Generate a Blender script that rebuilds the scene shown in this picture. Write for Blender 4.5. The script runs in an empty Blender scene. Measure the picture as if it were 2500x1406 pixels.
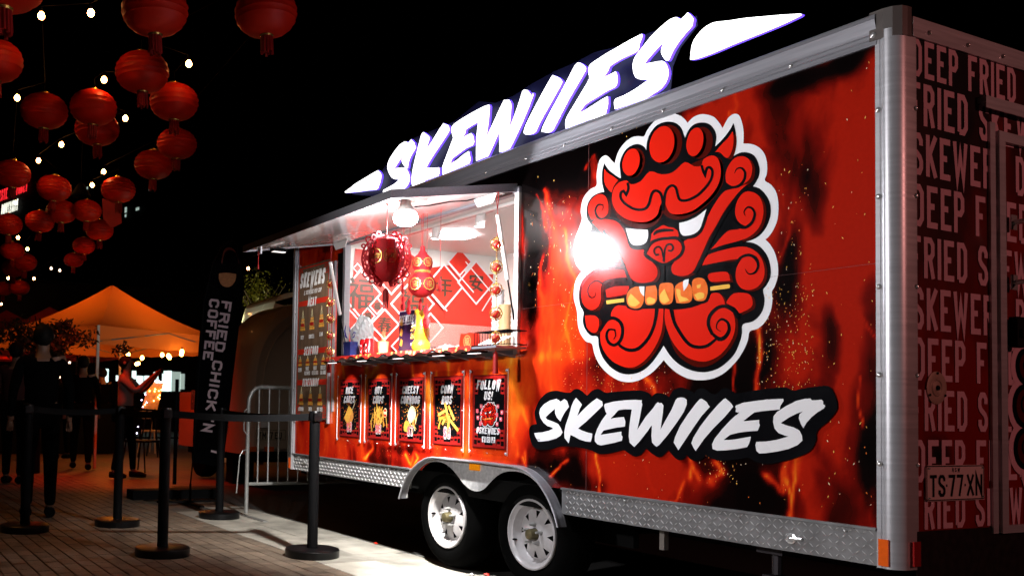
import bpy, bmesh, math, random
import numpy as np
from mathutils import Vector, Matrix
random.seed(7); RNG=np.random.RandomState(7)
SC=bpy.context.scene; COL=SC.collection
R=math.radians
# ---------------------------------------------------------------- camera
FOC,PCX,PCY=2230.38,672.94,901.82
CAM=np.array([2.0658,-3.4888,1.0371]); YAW,PITCH,ROLL=2.70556,.0390866,.0219565
_fw=np.array([math.cos(PITCH)*math.cos(YAW),math.cos(PITCH)*math.sin(YAW),math.sin(PITCH)])
_r0=np.array([math.sin(YAW),-math.cos(YAW),0]); _u0=np.cross(_r0,_fw)
_r=_r0*math.cos(ROLL)+_u0*math.sin(ROLL); _u=-_r0*math.sin(ROLL)+_u0*math.cos(ROLL)
cd=bpy.data.cameras.new('camera'); cam=bpy.data.objects.new('camera',cd); COL.objects.link(cam); SC.camera=cam
cam.matrix_world=Matrix(((_r[0],_u[0],-_fw[0],CAM[0]),(_r[1],_u[1],-_fw[1],CAM[1]),(_r[2],_u[2],-_fw[2],CAM[2]),(0,0,0,1)))
cd.sensor_width=36; cd.lens=FOC/2500*36; cd.shift_x=(1250-PCX)/2500; cd.shift_y=(PCY-703)/2500; cd.clip_end=600; cd.dof.use_dof=True; cd.dof.focus_distance=4.9; cd.dof.aperture_fstop=5.6; cd.clip_start=.05
# ---------------------------------------------------------------- world, exposure
W=bpy.data.worlds.new('World'); SC.world=W; W.use_nodes=True
nt=W.node_tree; bg=nt.nodes['Background']
sky=nt.nodes.new('ShaderNodeTexSky'); sky.sky_type='NISHITA'; sky.sun_disc=False; sky.sun_elevation=R(-6); sky.sun_rotation=R(200)
nt.links.new(sky.outputs[0],bg.inputs[0]); bg.inputs[1].default_value=.0008
vs=SC.view_settings; vs.view_transform='Standard'; vs.look='None'; vs.exposure=0; vs.gamma=1; vs.use_curve_mapping=False
SC.cycles.use_denoising=True
SC.cycles.max_bounces=6; SC.cycles.diffuse_bounces=3; SC.cycles.glossy_bounces=3; SC.cycles.transparent_max_bounces=8
SC.cycles.sample_clamp_indirect=4; SC.cycles.use_light_tree=True; SC.cycles.caustics_reflective=False; SC.cycles.caustics_refractive=False
def lamp(kind,name,loc,power,color=(1,1,1),target=None,size=.1,cone=60,blend=.5):
    l=bpy.data.lights.new(name,kind); l.energy=power; l.color=color
    if kind=='AREA': l.shape='DISK'; l.size=size
    else: l.shadow_soft_size=size
    if kind=='SPOT': l.spot_size=R(cone); l.spot_blend=blend
    o=bpy.data.objects.new(name,l); COL.objects.link(o); o.location=loc
    if target is not None: o.rotation_euler=(Vector(target)-Vector(loc)).to_track_quat('-Z','Y').to_euler()
    return o
# trailer and tent lamps, plus added fill lamps: side, rear, menu, path and hatch
SIDEFILL=(-.9,-6.2,2.35); REARFILL=(5.2,2.6,3.1)
lamp('SPOT','side_fill_light',SIDEFILL,880,(1,.96,.97),(-.95,0,1.62),.12,46,.6)  # added fill from out of view, brightens the trailer's long side
lamp('SPOT','rear_fill_light',REARFILL,250,(1,.36,.31),(0,.5,1.9),.1,60,.5)  # added warm fill from out of view for the rear face
lamp('POINT','awning_lamp_light',(-2.24,-.70,2.04),120,(.92,.94,1),None,.04)
lamp('SPOT','awning_lamp_beam',(-2.24,-.70,2.04),1000,(1,.96,.9),(-3.85,-.30,0),.04,72,.75)
lamp('SPOT','menu_fill_light',(-4.13,-.60,2.13),26,(1,.93,.85),(-4.72,0,1.62),.05,80,.7)  # added to brighten the menu board
lamp('AREA','ceiling_panel_light',(-4.05,.95,2.43),30,(1,.84,.76),(-4.05,.95,0),.34)
lamp('SPOT','ceiling_spot_light',(-3.2,.62,2.36),14,(.95,.93,1),(-4.6,1.3,1.5),.04,100,.6)
for x in (-4.04,-3.6,-3.12,-2.66,-2.3): lamp('SPOT','poster_lamp_light',(x,-.17,1.365),15,(1,.93,.95),(x,.02,1.02),.02,78,.55)
lamp('POINT','tent_light',(-14.2,.9,2.0),55,(1,.25,.025),None,.3)
lamp('SPOT','red_path_fill',(-9.5,-.9,3.6),430,(1,.035,.004),(-10.2,.2,0),.3,75,1)  # added red fill that tints the distant paving
lamp('AREA','caravan_hatch_fill',(-10.1,1.55,1.75),9,(.95,1,.8),(-10.9,1.5,2.4),.3)  # added to brighten the inside of the raised hatch
lamp('SPOT','amber_path_fill',(-6.6,-2.9,3.2),26,(1,.38,.07),(-5.0,-2.0,0),.25,70,1)  # added amber fill for the paving at near left
# ---------------------------------------------------------------- helpers
def ray(px,py):
    d=_fw+_r*(px-PCX)/FOC-_u*(py-PCY)/FOC; return d
def at(px,py,x=None,y=None,z=None):
    """measure: where the sight line of a photo pixel meets the plane x=, y= or z= of the place"""
    d=ray(px,py)
    t=(x-CAM[0])/d[0] if x is not None else (y-CAM[1])/d[1] if y is not None else (z-CAM[2])/d[2]
    return CAM+d*t
class MB:
    def __init__(s): s.v=[];s.f=[];s.m=[];s.k=0
    def add(s,vs,fs,m=0):
        n=len(s.v); s.v+= [tuple(map(float,p)) for p in vs]; s.f+=[[i+n for i in f] for f in fs]; s.m+=[m]*len(fs); return s
    def box(s,a,b,m=0):
        (x0,y0,z0),(x1,y1,z1)=a,b
        if x0>x1:x0,x1=x1,x0
        if y0>y1:y0,y1=y1,y0
        if z0>z1:z0,z1=z1,z0
        return s.add([(x0,y0,z0),(x1,y0,z0),(x1,y1,z0),(x0,y1,z0),(x0,y0,z1),(x1,y0,z1),(x1,y1,z1),(x0,y1,z1)],
          [(0,3,2,1),(4,5,6,7),(0,1,5,4),(1,2,6,5),(2,3,7,6),(3,0,4,7)],m)
    def tube(s,pts,r,n=8,m=0,cap=True):
        pts=[np.array(p,float) for p in pts]; rs=r if hasattr(r,'__len__') else [r]*len(pts)
        base=len(s.v); up=None
        for i,p in enumerate(pts):
            d=pts[min(i+1,len(pts)-1)]-pts[max(i-1,0)]; d=d/(np.linalg.norm(d)+1e-12)
            if up is None: up=np.array([0,0,1.]) if abs(d[2])<.9 else np.array([1.,0,0])
            a=np.cross(d,up); a/=np.linalg.norm(a)+1e-12; b=np.cross(a,d); up=b
            for k in range(n):
                t=2*math.pi*k/n; s.v.append(tuple(p+rs[i]*(a*math.cos(t)+b*math.sin(t))))
        for i in range(len(pts)-1):
            for k in range(n):
                q=(k+1)%n; s.f.append([base+i*n+k,base+i*n+q,base+(i+1)*n+q,base+(i+1)*n+k]); s.m.append(m)
        if cap:
            s.f.append([base+k for k in range(n)][::-1]); s.f.append([base+(len(pts)-1)*n+k for k in range(n)]); s.m+=[m,m]
        return s
    def lathe(s,prof,n=24,c=(0,0,0),axis='z',m=0,scale=(1,1),lobes=0,amp=0):
        base=len(s.v)
        for (r,h) in prof:
            for k in range(n):
                t=2*math.pi*k/n; rr=r*(1+amp*abs(math.cos(lobes*t/2)) if lobes else 1)
                a,b=rr*math.cos(t)*scale[0],rr*math.sin(t)*scale[1]
                p={'z':(a,b,h),'y':(a,h,b),'x':(h,a,b)}[axis]; s.v.append((p[0]+c[0],p[1]+c[1],p[2]+c[2]))
        for i in range(len(prof)-1):
            for k in range(n):
                q=(k+1)%n; s.f.append([base+i*n+k,base+i*n+q,base+(i+1)*n+q,base+(i+1)*n+k]); s.m.append(m)
        return s
    def prism(s,poly,fr,w0=0,w1=.01,m=0,side=None):
        """poly 2D, fr maps (u,v,w) to 3D; front face at w1"""
        n=len(poly); A=[fr(u,v,w0) for u,v in poly]; B=[fr(u,v,w1) for u,v in poly]
        s.add(A+B,[list(range(n))[::-1],list(range(n,2*n))],m)
        s.add(A+B,[(i,(i+1)%n,n+(i+1)%n,n+i) for i in range(n)],m if side is None else side); return s
    def flat(s,poly,fr,w=0,m=0):
        s.k+=1; w=w+(s.k%6)*1.3e-4
        return s.add([fr(u,v,w) for u,v in poly],[list(range(len(poly)))],m)
    def ribbon(s,pts,wid,fr,w=0,m=0,closed=False):
        """mitred flat stroke"""
        P=[np.array(p,float) for p in pts]; n=len(P); L=[];Rr=[]
        ws=wid if hasattr(wid,'__len__') else [wid]*n
        for i in range(n):
            a=P[i]-P[i-1] if (i>0 or closed) else P[1]-P[0]
            b=P[(i+1)%n]-P[i] if (i<n-1 or closed) else a
            a=a/(np.linalg.norm(a)+1e-12); b=b/(np.linalg.norm(b)+1e-12)
            t=a+b; l=np.linalg.norm(t)
            if l<.2: t=a;l=1
            t=t/l; nn=np.array([-t[1],t[0]]); c=max(.24,abs(nn@np.array([-a[1],a[0]])))
            L.append(P[i]+nn*ws[i]/2/c); Rr.append(P[i]-nn*ws[i]/2/c)
        s.k+=1; w=w+(s.k%6)*1.3e-4
        e=(7e-5 if n<16 else 1e-5)*(0 if closed else 1); V=[fr(q[0],q[1],w+i*e) for i,q in enumerate(L)]+[fr(q[0],q[1],w+i*e) for i,q in enumerate(Rr)]
        F=[(i,n+i,n+(i+1)%n,(i+1)%n) for i in range(n if closed else n-1)]
        return s.add(V,F,m)
def mesh(name,mb,mats,off=(0,0,0),smooth=False):
    me=bpy.data.meshes.new(name); o=np.array(off)
    me.from_pydata([tuple(np.array(v)-o) for v in mb.v],[],mb.f)
    for m in (mats if isinstance(mats,(list,tuple)) else [mats]): me.materials.append(m)
    if len(me.polygons): me.polygons.foreach_set('material_index',mb.m)
    if smooth:
        me.polygons.foreach_set('use_smooth',[True]*len(me.polygons))
        try: me.set_sharp_from_angle(angle=R(40))
        except Exception: pass
    me.update(); return me
def props(o,label=None,cat=None,group=None,kind=None):
    for k,v in (('label',label),('category',cat),('group',group),('kind',kind)):
        if v: o[k]=v
    return o
def obj(name,mb,mats,parent=None,smooth=False,local=False,**kw):
    """one mesh; verts in place coordinates unless local"""
    off=(0,0,0)
    if parent is not None and not local:
        q=parent
        while q is not None: off=tuple(a+b for a,b in zip(off,q.location)); q=q.parent
    o=bpy.data.objects.new(name,mesh(name,mb,mats,off,smooth)); COL.objects.link(o); o.parent=parent
    return props(o,**kw)
def thing(name,label,cat,loc=(0,0,0),group=None,rz=0):
    o=bpy.data.objects.new(name,None); COL.objects.link(o); o.location=loc; o.rotation_euler=(0,0,rz); o.empty_display_size=.1
    return props(o,label,cat,group)
def single(name,mb,mats,label,cat,group=None,smooth=False,base=None):
    vs=np.array(mb.v); b=base or (float(vs[:,0].mean()),float(vs[:,1].mean()),float(vs[:,2].min()))
    o=bpy.data.objects.new(name,mesh(name,mb,mats,b,smooth)); COL.objects.link(o); o.location=b
    return props(o,label,cat,group)
def dup(root,loc,label=None,rz=None):
    r=root.copy(); COL.objects.link(r); r.location=loc
    if rz is not None: r.rotation_euler=(0,0,rz)
    if label: r['label']=label
    for ch in list(root.children):
        c=ch.copy(); COL.objects.link(c); c.parent=r
        for g in list(ch.children):
            d=g.copy(); COL.objects.link(d); d.parent=c
    return r
def mat(name,col,rough=.5,metal=0,spec=.5,emit=0,ecol=None,var=.12,vs=8,bump=0,bs=60,coat=0,trans=0,alpha=1,translucent=0,stretch=None):
    m=bpy.data.materials.new(name); m.use_nodes=True; N=m.node_tree.nodes; Lk=m.node_tree.links; b=N['Principled BSDF']
    c=(*col,1); b.inputs['Base Color'].default_value=c; b.inputs['Roughness'].default_value=rough; b.inputs['Metallic'].default_value=metal
    b.inputs['Specular IOR Level'].default_value=spec; b.inputs['Coat Weight'].default_value=coat
    if trans: b.inputs['Transmission Weight'].default_value=trans; b.inputs['IOR'].default_value=1.3
    if alpha<1: b.inputs['Alpha'].default_value=alpha
    if emit: b.inputs['Emission Color'].default_value=(*(ecol or col),1); b.inputs['Emission Strength'].default_value=emit
    if var or bump:
        tc=N.new('ShaderNodeTexCoord'); src=tc.outputs['Object']
        if stretch:
            mp=N.new('ShaderNodeMapping'); mp.inputs['Scale'].default_value=stretch; Lk.new(src,mp.inputs[0]); src=mp.outputs[0]
    if var:
        n=N.new('ShaderNodeTexNoise'); n.inputs['Scale'].default_value=vs; n.inputs['Detail'].default_value=5; Lk.new(src,n.inputs['Vector'])
        mx=N.new('ShaderNodeMix'); mx.data_type='RGBA'; mx.inputs['A'].default_value=tuple(x*(1-var) for x in col)+(1,); mx.inputs['B'].default_value=tuple(min(1,x*(1+var)) for x in col)+(1,)
        Lk.new(n.outputs['Fac'],mx.inputs['Factor']); Lk.new(mx.outputs['Result'],b.inputs['Base Color'])
        if not emit:
            mr=N.new('ShaderNodeMapRange'); mr.inputs['To Min'].default_value=max(.03,rough-.08); mr.inputs['To Max'].default_value=min(1,rough+.08); Lk.new(n.outputs['Fac'],mr.inputs['Value']); Lk.new(mr.outputs[0],b.inputs['Roughness'])
    if bump:
        n2=N.new('ShaderNodeTexNoise'); n2.inputs['Scale'].default_value=bs; n2.inputs['Detail'].default_value=4; Lk.new(src,n2.inputs['Vector'])
        bp=N.new('ShaderNodeBump'); bp.inputs['Strength'].default_value=bump; bp.inputs['Distance'].default_value=.01; Lk.new(n2.outputs['Fac'],bp.inputs['Height']); Lk.new(bp.outputs[0],b.inputs['Normal'])
    if translucent:
        tr=N.new('ShaderNodeBsdfTranslucent'); tr.inputs[0].default_value=c; ms=N.new('ShaderNodeMixShader'); ms.inputs[0].default_value=translucent
        Lk.new(b.outputs[0],ms.inputs[1]); Lk.new(tr.outputs[0],ms.inputs[2]); Lk.new(ms.outputs[0],N['Material Output'].inputs['Surface'])
    return m
# ------------------------------------------------ stroke lettering (centre lines in a unit box)
_c=.22
def _o(): return [(_c,0),(1-_c,0),(1,_c*.6),(1,1-_c*.6),(1-_c,1),(_c,1),(0,1-_c*.6),(0,_c*.6),(_c,0)]
GL={'A':[[(0,0),(.42,1),(.58,1),(1,0)],[(.17,.3),(.83,.3)]],'B':[[(0,0),(0,1),(.7,1),(1,.88),(1,.65),(.72,.53),(0,.53)],[(.7,.53),(1,.4),(1,.12),(.7,0),(0,0)]],
'C':[[(1,.7),(1,.87),(.75,1),(.25,1),(0,.87),(0,.13),(.25,0),(.75,0),(1,.13),(1,.32)]],'D':[[(0,0),(0,1),(.65,1),(1,.85),(1,.15),(.65,0),(0,0)]],
'E':[[(1,1),(0,1),(0,0),(1,0)],[(0,.52),(.82,.52)]],'F':[[(1,1),(0,1),(0,0)],[(0,.5),(.82,.5)]],'G':[[(1,.72),(1,.87),(.75,1),(.25,1),(0,.87),(0,.13),(.25,0),(.75,0),(1,.13),(1,.45),(.55,.45)]],
'H':[[(0,0),(0,1)],[(1,0),(1,1)],[(0,.5),(1,.5)]],'I':[[(.5,0),(.5,1)]],'K':[[(0,0),(0,1)],[(1,1),(.12,.48)],[(.25,.58),(1,0)]],'L':[[(0,1),(0,0),(1,0)]],
'M':[[(0,0),(0,1),(.5,.3),(1,1),(1,0)]],'N':[[(0,0),(0,1),(1,0),(1,1)]],'O':[_o()],'P':[[(0,0),(0,1),(.7,1),(1,.88),(1,.58),(.7,.46),(0,.46)]],
'Q':[_o(),[(.6,.25),(1.05,-.05)]],'R':[[(0,0),(0,1),(.7,1),(1,.88),(1,.62),(.7,.5),(0,.5)],[(.6,.5),(1,0)]],
'S':[[(1,.74),(1,.88),(.75,1),(.25,1),(0,.87),(0,.67),(.2,.56),(.8,.42),(1,.3),(1,.13),(.75,0),(.25,0),(0,.12),(0,.27)]],
'T':[[(0,1),(1,1)],[(.5,1),(.5,0)]],'U':[[(0,1),(0,.13),(.25,0),(.75,0),(1,.13),(1,1)]],'V':[[(0,1),(.45,0),(.55,0),(1,1)]],'W':[[(0,1),(.22,0),(.5,.75),(.78,0),(1,1)]],
'X':[[(0,0),(1,1)],[(0,1),(1,0)]],'Y':[[(0,1),(.5,.45),(1,1)],[(.5,.5),(.5,0)]],'Z':[[(0,1),(1,1),(0,0),(1,0)]],
'3':[[(0,.8),(0,.9),(.25,1),(.75,1),(1,.88),(1,.64),(.75,.53),(.4,.53)],[(.7,.53),(1,.4),(1,.13),(.75,0),(.25,0),(0,.12),(0,.25)]],
'7':[[(0,1),(1,1),(.4,0)]],'8':[[(.25,.53),(0,.66),(0,.88),(.25,1),(.75,1),(1,.88),(1,.66),(.75,.53),(.25,.53),(0,.4),(0,.12),(.25,0),(.75,0),(1,.12),(1,.4),(.75,.53)]],
'1':[[(.2,.8),(.5,1),(.5,0)]],'5':[[(1,1),(.05,1),(0,.55),(.7,.6),(1,.45),(1,.12),(.75,0),(.2,0),(0,.15)]],'4':[[(.75,0),(.75,1),(0,.3),(1,.3)]],
'$':[[(1,.72),(1,.83),(.75,.92),(.25,.92),(0,.82),(0,.64),(.2,.55),(.8,.43),(1,.32),(1,.17),(.75,.08),(.25,.08),(0,.17),(0,.28)],[(.5,1.04),(.5,-.04)]],
"'":[[(.5,1),(.4,.78)]],'!':[[(.5,1),(.5,.32)],[(.5,.12),(.5,0)]],'.':[[(.45,0),(.55,0.02)]],'-':[[(.3,.5),(.7,.5)]],'@':[[(.7,.3),(.35,.35),(.35,.65),(.7,.7),(.7,.3),(.95,.35),(1,.8),(.7,1),(.25,1),(0,.8),(0,.2),(.3,0),(.9,0)]],
'o':[[(.35,.35),(.65,.35),(.65,.6),(.35,.6),(.35,.35)]]}
WID={'I':.35,"'":.35,'!':.35,'.':.3,'-':.5,'M':1.25,'W':1.4,'1':.6,' ':.55,'o':.5}
def text(mb,s,fr,x,y,h,weight=.17,width=.42,gap=.16,shear=0,m=0,w=0,anchor='l',jit=0):
    """upper case lettering; width, weight, gap are fractions of h"""
    tot=sum(WID.get(c,1)*width+gap for c in s)-gap
    if anchor=='c': x-=tot*h/2
    if anchor=='r': x-=tot*h
    hw=weight/2; rj=random.Random(len(s)+int(h*999))
    for c in s:
        cw=WID.get(c,1)*width; dy=rj.uniform(-jit,jit)*h
        for st in GL.get(c,[]):
            pts=[((hw+a*(cw-2*hw)) if cw>2*hw else cw/2, hw+b*(1-2*hw)) for a,b in st]
            # stretch stroke ends to the box
            q=[np.array(p,float) for p in pts]
            if st[0]!=st[-1]:
                for i,j in ((0,1),(-1,-2)):
                    d=q[i]-q[j]; d/=np.linalg.norm(d)+1e-9
                    e0,e1=st[i]
                    if (e0>.99 and d[0]>.3) or (e0<.01 and d[0]<-.3) or (e1>.99 and d[1]>.3) or (e1<.01 and d[1]<-.3): q[i]=q[i]+d*hw*.98
            q=[(x+h*(p[0]+shear*p[1]),y+h*p[1]+dy) for p in q]
            mb.ribbon(q,weight*h,fr,w,m)
        x+=(cw+gap)*h
    return mb
def cjk(ch):
    cu=bpy.data.curves.new('glyph','FONT'); cu.body=ch; o=bpy.data.objects.new('glyph',cu); COL.objects.link(o)
    dg=bpy.context.evaluated_depsgraph_get(); me=bpy.data.meshes.new_from_object(o.evaluated_get(dg))
    V=[(v.co.x,v.co.y) for v in me.vertices]; F=[list(p.vertices) for p in me.polygons]
    bpy.data.objects.remove(o); bpy.data.curves.remove(cu); bpy.data.meshes.remove(me)
    if not V: return V,F
    a=np.array(V); mn=a.min(0); mx=a.max(0); a=(a-(mn+mx)/2)/max(mx-mn)
    return [tuple(p) for p in a],F
_CJ={}
def glyph(mb,ch,fr,x,y,size,w=0,m=0,sx=1):
    if ch not in _CJ: _CJ[ch]=cjk(ch)
    V,F=_CJ[ch]; return mb.add([fr(x+p[0]*size*sx,y+p[1]*size,w) for p in V],F,m)
def crom(pts,k=4,closed=True):
    P=[np.array(p,float) for p in pts]; n=len(P); out=[]
    for i in range(n if closed else n-1):
        p0,p1,p2,p3=(P[(i-1)%n],P[i],P[(i+1)%n],P[(i+2)%n]) if closed else (P[max(i-1,0)],P[i],P[i+1],P[min(i+2,n-1)])
        # keep sharp corners sharp
        def sharp(a,b,c):
            u=b-a;v=c-b; return (u@v)/(np.linalg.norm(u)*np.linalg.norm(v)+1e-9)<.25
        t1=(p2-p0)*.5*(0 if sharp(p0,p1,p2) else 1); t2=(p3-p1)*.5*(0 if sharp(p1,p2,p3) else 1)
        l=np.linalg.norm(p2-p1)
        for t in (t1,t2):
            s=np.linalg.norm(t)
            if s>l*1.2: t*=l*1.2/s
        for j in range(k):
            t=j/k; out.append((2*t**3-3*t*t+1)*p1+(t**3-2*t*t+t)*t1+(-2*t**3+3*t*t)*p2+(t**3-t*t)*t2)
    if not closed: out.append(P[-1])
    return [tuple(p) for p in out]
def side_fr(u,v,w): return (u,-w,v)          # on the trailer's long wall, w metres proud
def rear_fr(u,v,w): return (w,u,v)           # on the trailer's rear wall
def zs(x0,y0,sc):                            # points read off an enlarged view of the photo, laid on the long wall
    def f(p,y=0.): q=at(x0+p[0]/sc,y0+p[1]/sc,y=y); return (float(q[0]),float(q[2]))
    return f
# ================================================================ materials
M={}
M['alu']=mat('brushed_aluminium',(.5,.5,.53),.38,.5,var=.15,vs=3,stretch=(1,1,30))
M['alu_h']=mat('rail_aluminium',(.30,.30,.33),.36,.5,var=.25,vs=3,stretch=(1,30,30))
M['steel']=mat('galvanised_steel',(.33,.33,.32),.38,.4,var=.3,vs=25)
M['tread']=mat('tread_plate_aluminium',(.24,.24,.245),.42,.55,var=.35,vs=14)
M['lozenge']=mat('lozenge_sparkle',(.85,.85,.85),.25,.3,var=.4,vs=9)  # pale colour stands in for the sparkle on the raised lozenges
M['chrome']=mat('chrome',(.75,.75,.75),.22,.7,var=.03)
M['black']=mat('matt_black',(.003,.003,.0035),.7,spec=.08,var=.4)
M['satin']=mat('satin_black_powder_coat',(.003,.003,.0035),.34,spec=.3,var=.5,vs=14)
M['pitch']=mat('underbody_black',(.003,.003,.003),.9,0,.1,var=.3)
M['rubber']=mat('tyre_rubber',(.0015,.0015,.0015),.95,spec=.02,var=.4,vs=20)
M['rim']=mat('white_rim_paint',(.38,.365,.37),.35,var=.2,vs=30)
M['dirty']=mat('greasy_hub',(.12,.1,.05),.5,.6,var=.4,vs=40)
M['white']=mat('white_vinyl',(.8,.8,.82),.3,var=.02)
M['cream']=mat('interior_white',(.8,.77,.72),.4,var=.05,vs=3)
M['awn']=mat('awning_white_laminate',(.78,.74,.7),.14,coat=.6,var=.03)
M['blackprint']=mat('black_print',(.004,.004,.005),.16,coat=.4,var=.3)
M['redprint']=mat('emblem_red',(.72,.016,.006),.16,coat=.4,var=.05,vs=2)
M['darkred']=mat('emblem_maroon',(.07,.004,.002),.16,coat=.4,var=.1)
M['orange']=mat('print_orange',(.85,.16,.02),.2,var=.2,vs=50)
M['yellow']=mat('print_yellow',(.9,.5,.08),.2,var=.12,vs=50)
M['panelred']=mat('decoration_red_paper',(.62,.022,.008),.45,var=.2,vs=12)
M['ink']=mat('brush_ink',(.05,.025,.012),.5,var=.3,vs=30)
M['gold']=mat('gold_foil',(.85,.55,.14),.25,.8,var=.2,vs=40)
M['felt']=mat('red_felt',(.42,.005,.010),.7,var=.2,vs=60,translucent=.2)
M['silk']=mat('lantern_silk',(.72,.022,.004),.5,spec=.35,var=.18,vs=5,translucent=.22)
M['tassel']=mat('red_tassel',(.35,.01,.008),.6,var=.3,vs=40,translucent=.25)
M['amber']=mat('amber_lens',(.95,.28,.01),.15,coat=1,emit=.25,ecol=(1,.3,0),var=.25,vs=60)
M['amberdark']=mat('amber_reflector',(.85,.12,.01),.2,coat=1,var=.25,vs=60)
M['acrylic']=mat('clear_acrylic',(1,1,1),.05,trans=1,alpha=.12,spec=.7,var=0)
M['signwhite']=mat('lit_sign_face',(1,1,1),.4,emit=3.2,ecol=(.96,.96,1),var=0)
M['halo']=mat('violet_edge_light',(.3,.2,1),.4,emit=2.4,ecol=(.12,.05,1),var=0)
M['backer']=mat('sign_backing_sheet',(.006,.007,.03),.6,spec=.1,var=.15,vs=3)
M['lamp']=mat('lamp_face',(1,1,1),.3,emit=60,ecol=(.95,.95,1),var=0)
M['flood']=mat('flood_led_face',(1,1,1),.3,emit=55,ecol=(.93,.94,1),var=0)
M['bulb']=mat('festoon_bulb_glass',(1,.9,.7),.3,emit=70,ecol=(1,.38,.10),var=0)
M['warmbulb']=mat('amber_bulb_glass',(1,.6,.2),.3,emit=40,ecol=(1,.42,.08),var=0)
M['led']=mat('fairy_light',(1,1,1),.3,emit=14,ecol=(.7,.6,1),var=0)
M['rubbercord']=M['black']
def wrap_mat(name,rough=.16,coat=.35,dark=1):
    m=bpy.data.materials.new(name); m.use_nodes=True; N=m.node_tree.nodes; L=m.node_tree.links; b=N['Principled BSDF']
    a=N.new('ShaderNodeVertexColor'); a.layer_name='print'
    n=N.new('ShaderNodeTexNoise'); n.inputs['Scale'].default_value=60; n.inputs['Detail'].default_value=4
    tc=N.new('ShaderNodeTexCoord'); L.new(tc.outputs['Object'],n.inputs['Vector'])
    mr=N.new('ShaderNodeMapRange'); mr.inputs['To Min'].default_value=.86; mr.inputs['To Max'].default_value=1.1; L.new(n.outputs['Fac'],mr.inputs['Value'])
    mx=N.new('ShaderNodeMix'); mx.data_type='RGBA'; mx.blend_type='MULTIPLY'; mx.inputs['Factor'].default_value=1
    L.new(a.outputs['Color'],mx.inputs['A']); L.new(mr.outputs[0],mx.inputs['B']); L.new(mx.outputs['Result'],b.inputs['Base Color'])
    b.inputs['Roughness'].default_value=rough; b.inputs['Coat Weight'].default_value=coat; b.inputs['Coat Roughness'].default_value=.04
    n2=N.new('ShaderNodeTexNoise'); n2.inputs['Scale'].default_value=2.5; L.new(tc.outputs['Object'],n2.inputs['Vector'])
    bp=N.new('ShaderNodeBump'); bp.inputs['Strength'].default_value=.12; bp.inputs['Distance'].default_value=.02; L.new(n2.outputs['Fac'],bp.inputs['Height']); L.new(bp.outputs[0],b.inputs['Normal'])
    return m
M['wrap']=wrap_mat('flame_vinyl_wrap')
M['rearwrap']=wrap_mat('rear_vinyl_wrap',.3,.1)
# ================================================================ printed flame pattern, computed per vertex
def vnoise(x,y,seed=0):
    xi=np.floor(x).astype(int); yi=np.floor(y).astype(int); xf=x-xi; yf=y-yi
    def h(a,b):
        n=(a*374761393+b*668265263+seed*982451653)&0xffffffff; n=((n^(n>>13))*1274126177)&0xffffffff; return ((n^(n>>16))&0xffff)/65535.
    u=xf*xf*(3-2*xf); v=yf*yf*(3-2*yf)
    return (h(xi,yi)*(1-u)+h(xi+1,yi)*u)*(1-v)+(h(xi,yi+1)*(1-u)+h(xi+1,yi+1)*u)*v
def fbm(x,y,seed=0,o=5):
    s=0;a=.5
    for i in range(o): s=s+a*vnoise(x*2**i,y*2**i,seed+i); a*=.5
    return s
RAMP=np.array([(0,.001,.0005,.0005),(.30,.004,.001,.001),(.42,.05,.002,.001),(.54,.17,.004,.002),(.68,.46,.014,.004),(.80,.72,.05,.006),(.90,.85,.22,.012),(1,.95,.6,.09)])
def ramp(t): return np.stack([np.interp(t,RAMP[:,0],RAMP[:,k]) for k in (1,2,3)],-1)
BL=[] # soft spots of the printed picture: photo px, radius px, change of heat
for b in ((1150,440,200,60,-.5),(1330,390,130,70,-.5),(1420,340,90,90,-.35),(1310,560,45,130,-.42),(1290,700,40,110,-.4),(1480,350,60,60,-.3),
 (1400,470,30,110,.18),(1360,560,40,110,.16),(1345,720,40,130,.12),(1455,420,25,70,.2),(1400,800,45,90,.16),(1290,1000,50,110,.14),(1320,900,40,60,.12),(1200,1110,120,20,.1),(1640,1190,120,40,.08),(1520,290,30,40,.15),(1560,260,60,60,-.4),(1650,250,120,40,-.4),
 (1800,230,60,50,.12),(1900,200,140,60,.1),(1960,195,110,22,-.3),(1870,170,70,18,-.2),(2065,150,35,28,-.55),(2110,110,40,25,-.5),(1790,280,20,50,.25),(2000,300,160,90,.08),(1860,300,80,60,.08),
 (1900,340,30,80,-.14),(1965,430,40,90,-.28),(1990,560,35,100,-.25),(1930,620,28,80,-.35),(1920,720,40,90,-.42),(1990,760,60,60,-.18),(2080,500,90,160,.06),(2100,330,60,120,.0),(2100,750,60,180,.03),
 (2030,830,22,90,-.35),(1870,870,30,60,-.18),(1920,850,60,80,-.05),(1960,980,40,60,-.15),(2110,1080,60,80,-.3),(2130,1160,40,90,-.45),(2100,1200,70,40,.0),(1870,1220,60,40,-.3),(1830,1200,30,50,-.3),
 (1560,880,80,30,-.25),(1480,860,60,60,-.25),(1420,920,40,40,-.2),(1400,1140,40,50,-.45),(1440,1190,60,30,-.3),(1350,1130,30,50,-.2),(1620,1180,160,50,.06),(1740,1200,90,60,.1),(1500,1170,30,60,.05),
 (760,1080,80,60,.0),(860,1110,30,50,.06),(1000,1100,80,12,-.2),(960,1130,60,20,-.15),(1260,950,40,120,.22),(1290,1060,30,80,.12),(820,1000,20,120,.16),(1050,1000,20,80,.1),(1150,880,300,14,.15),(900,960,200,60,.1),
 (1000,880,160,16,-.05),(890,1000,14,90,.25),(1090,960,200,40,.12)): BL.append(b)
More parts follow.
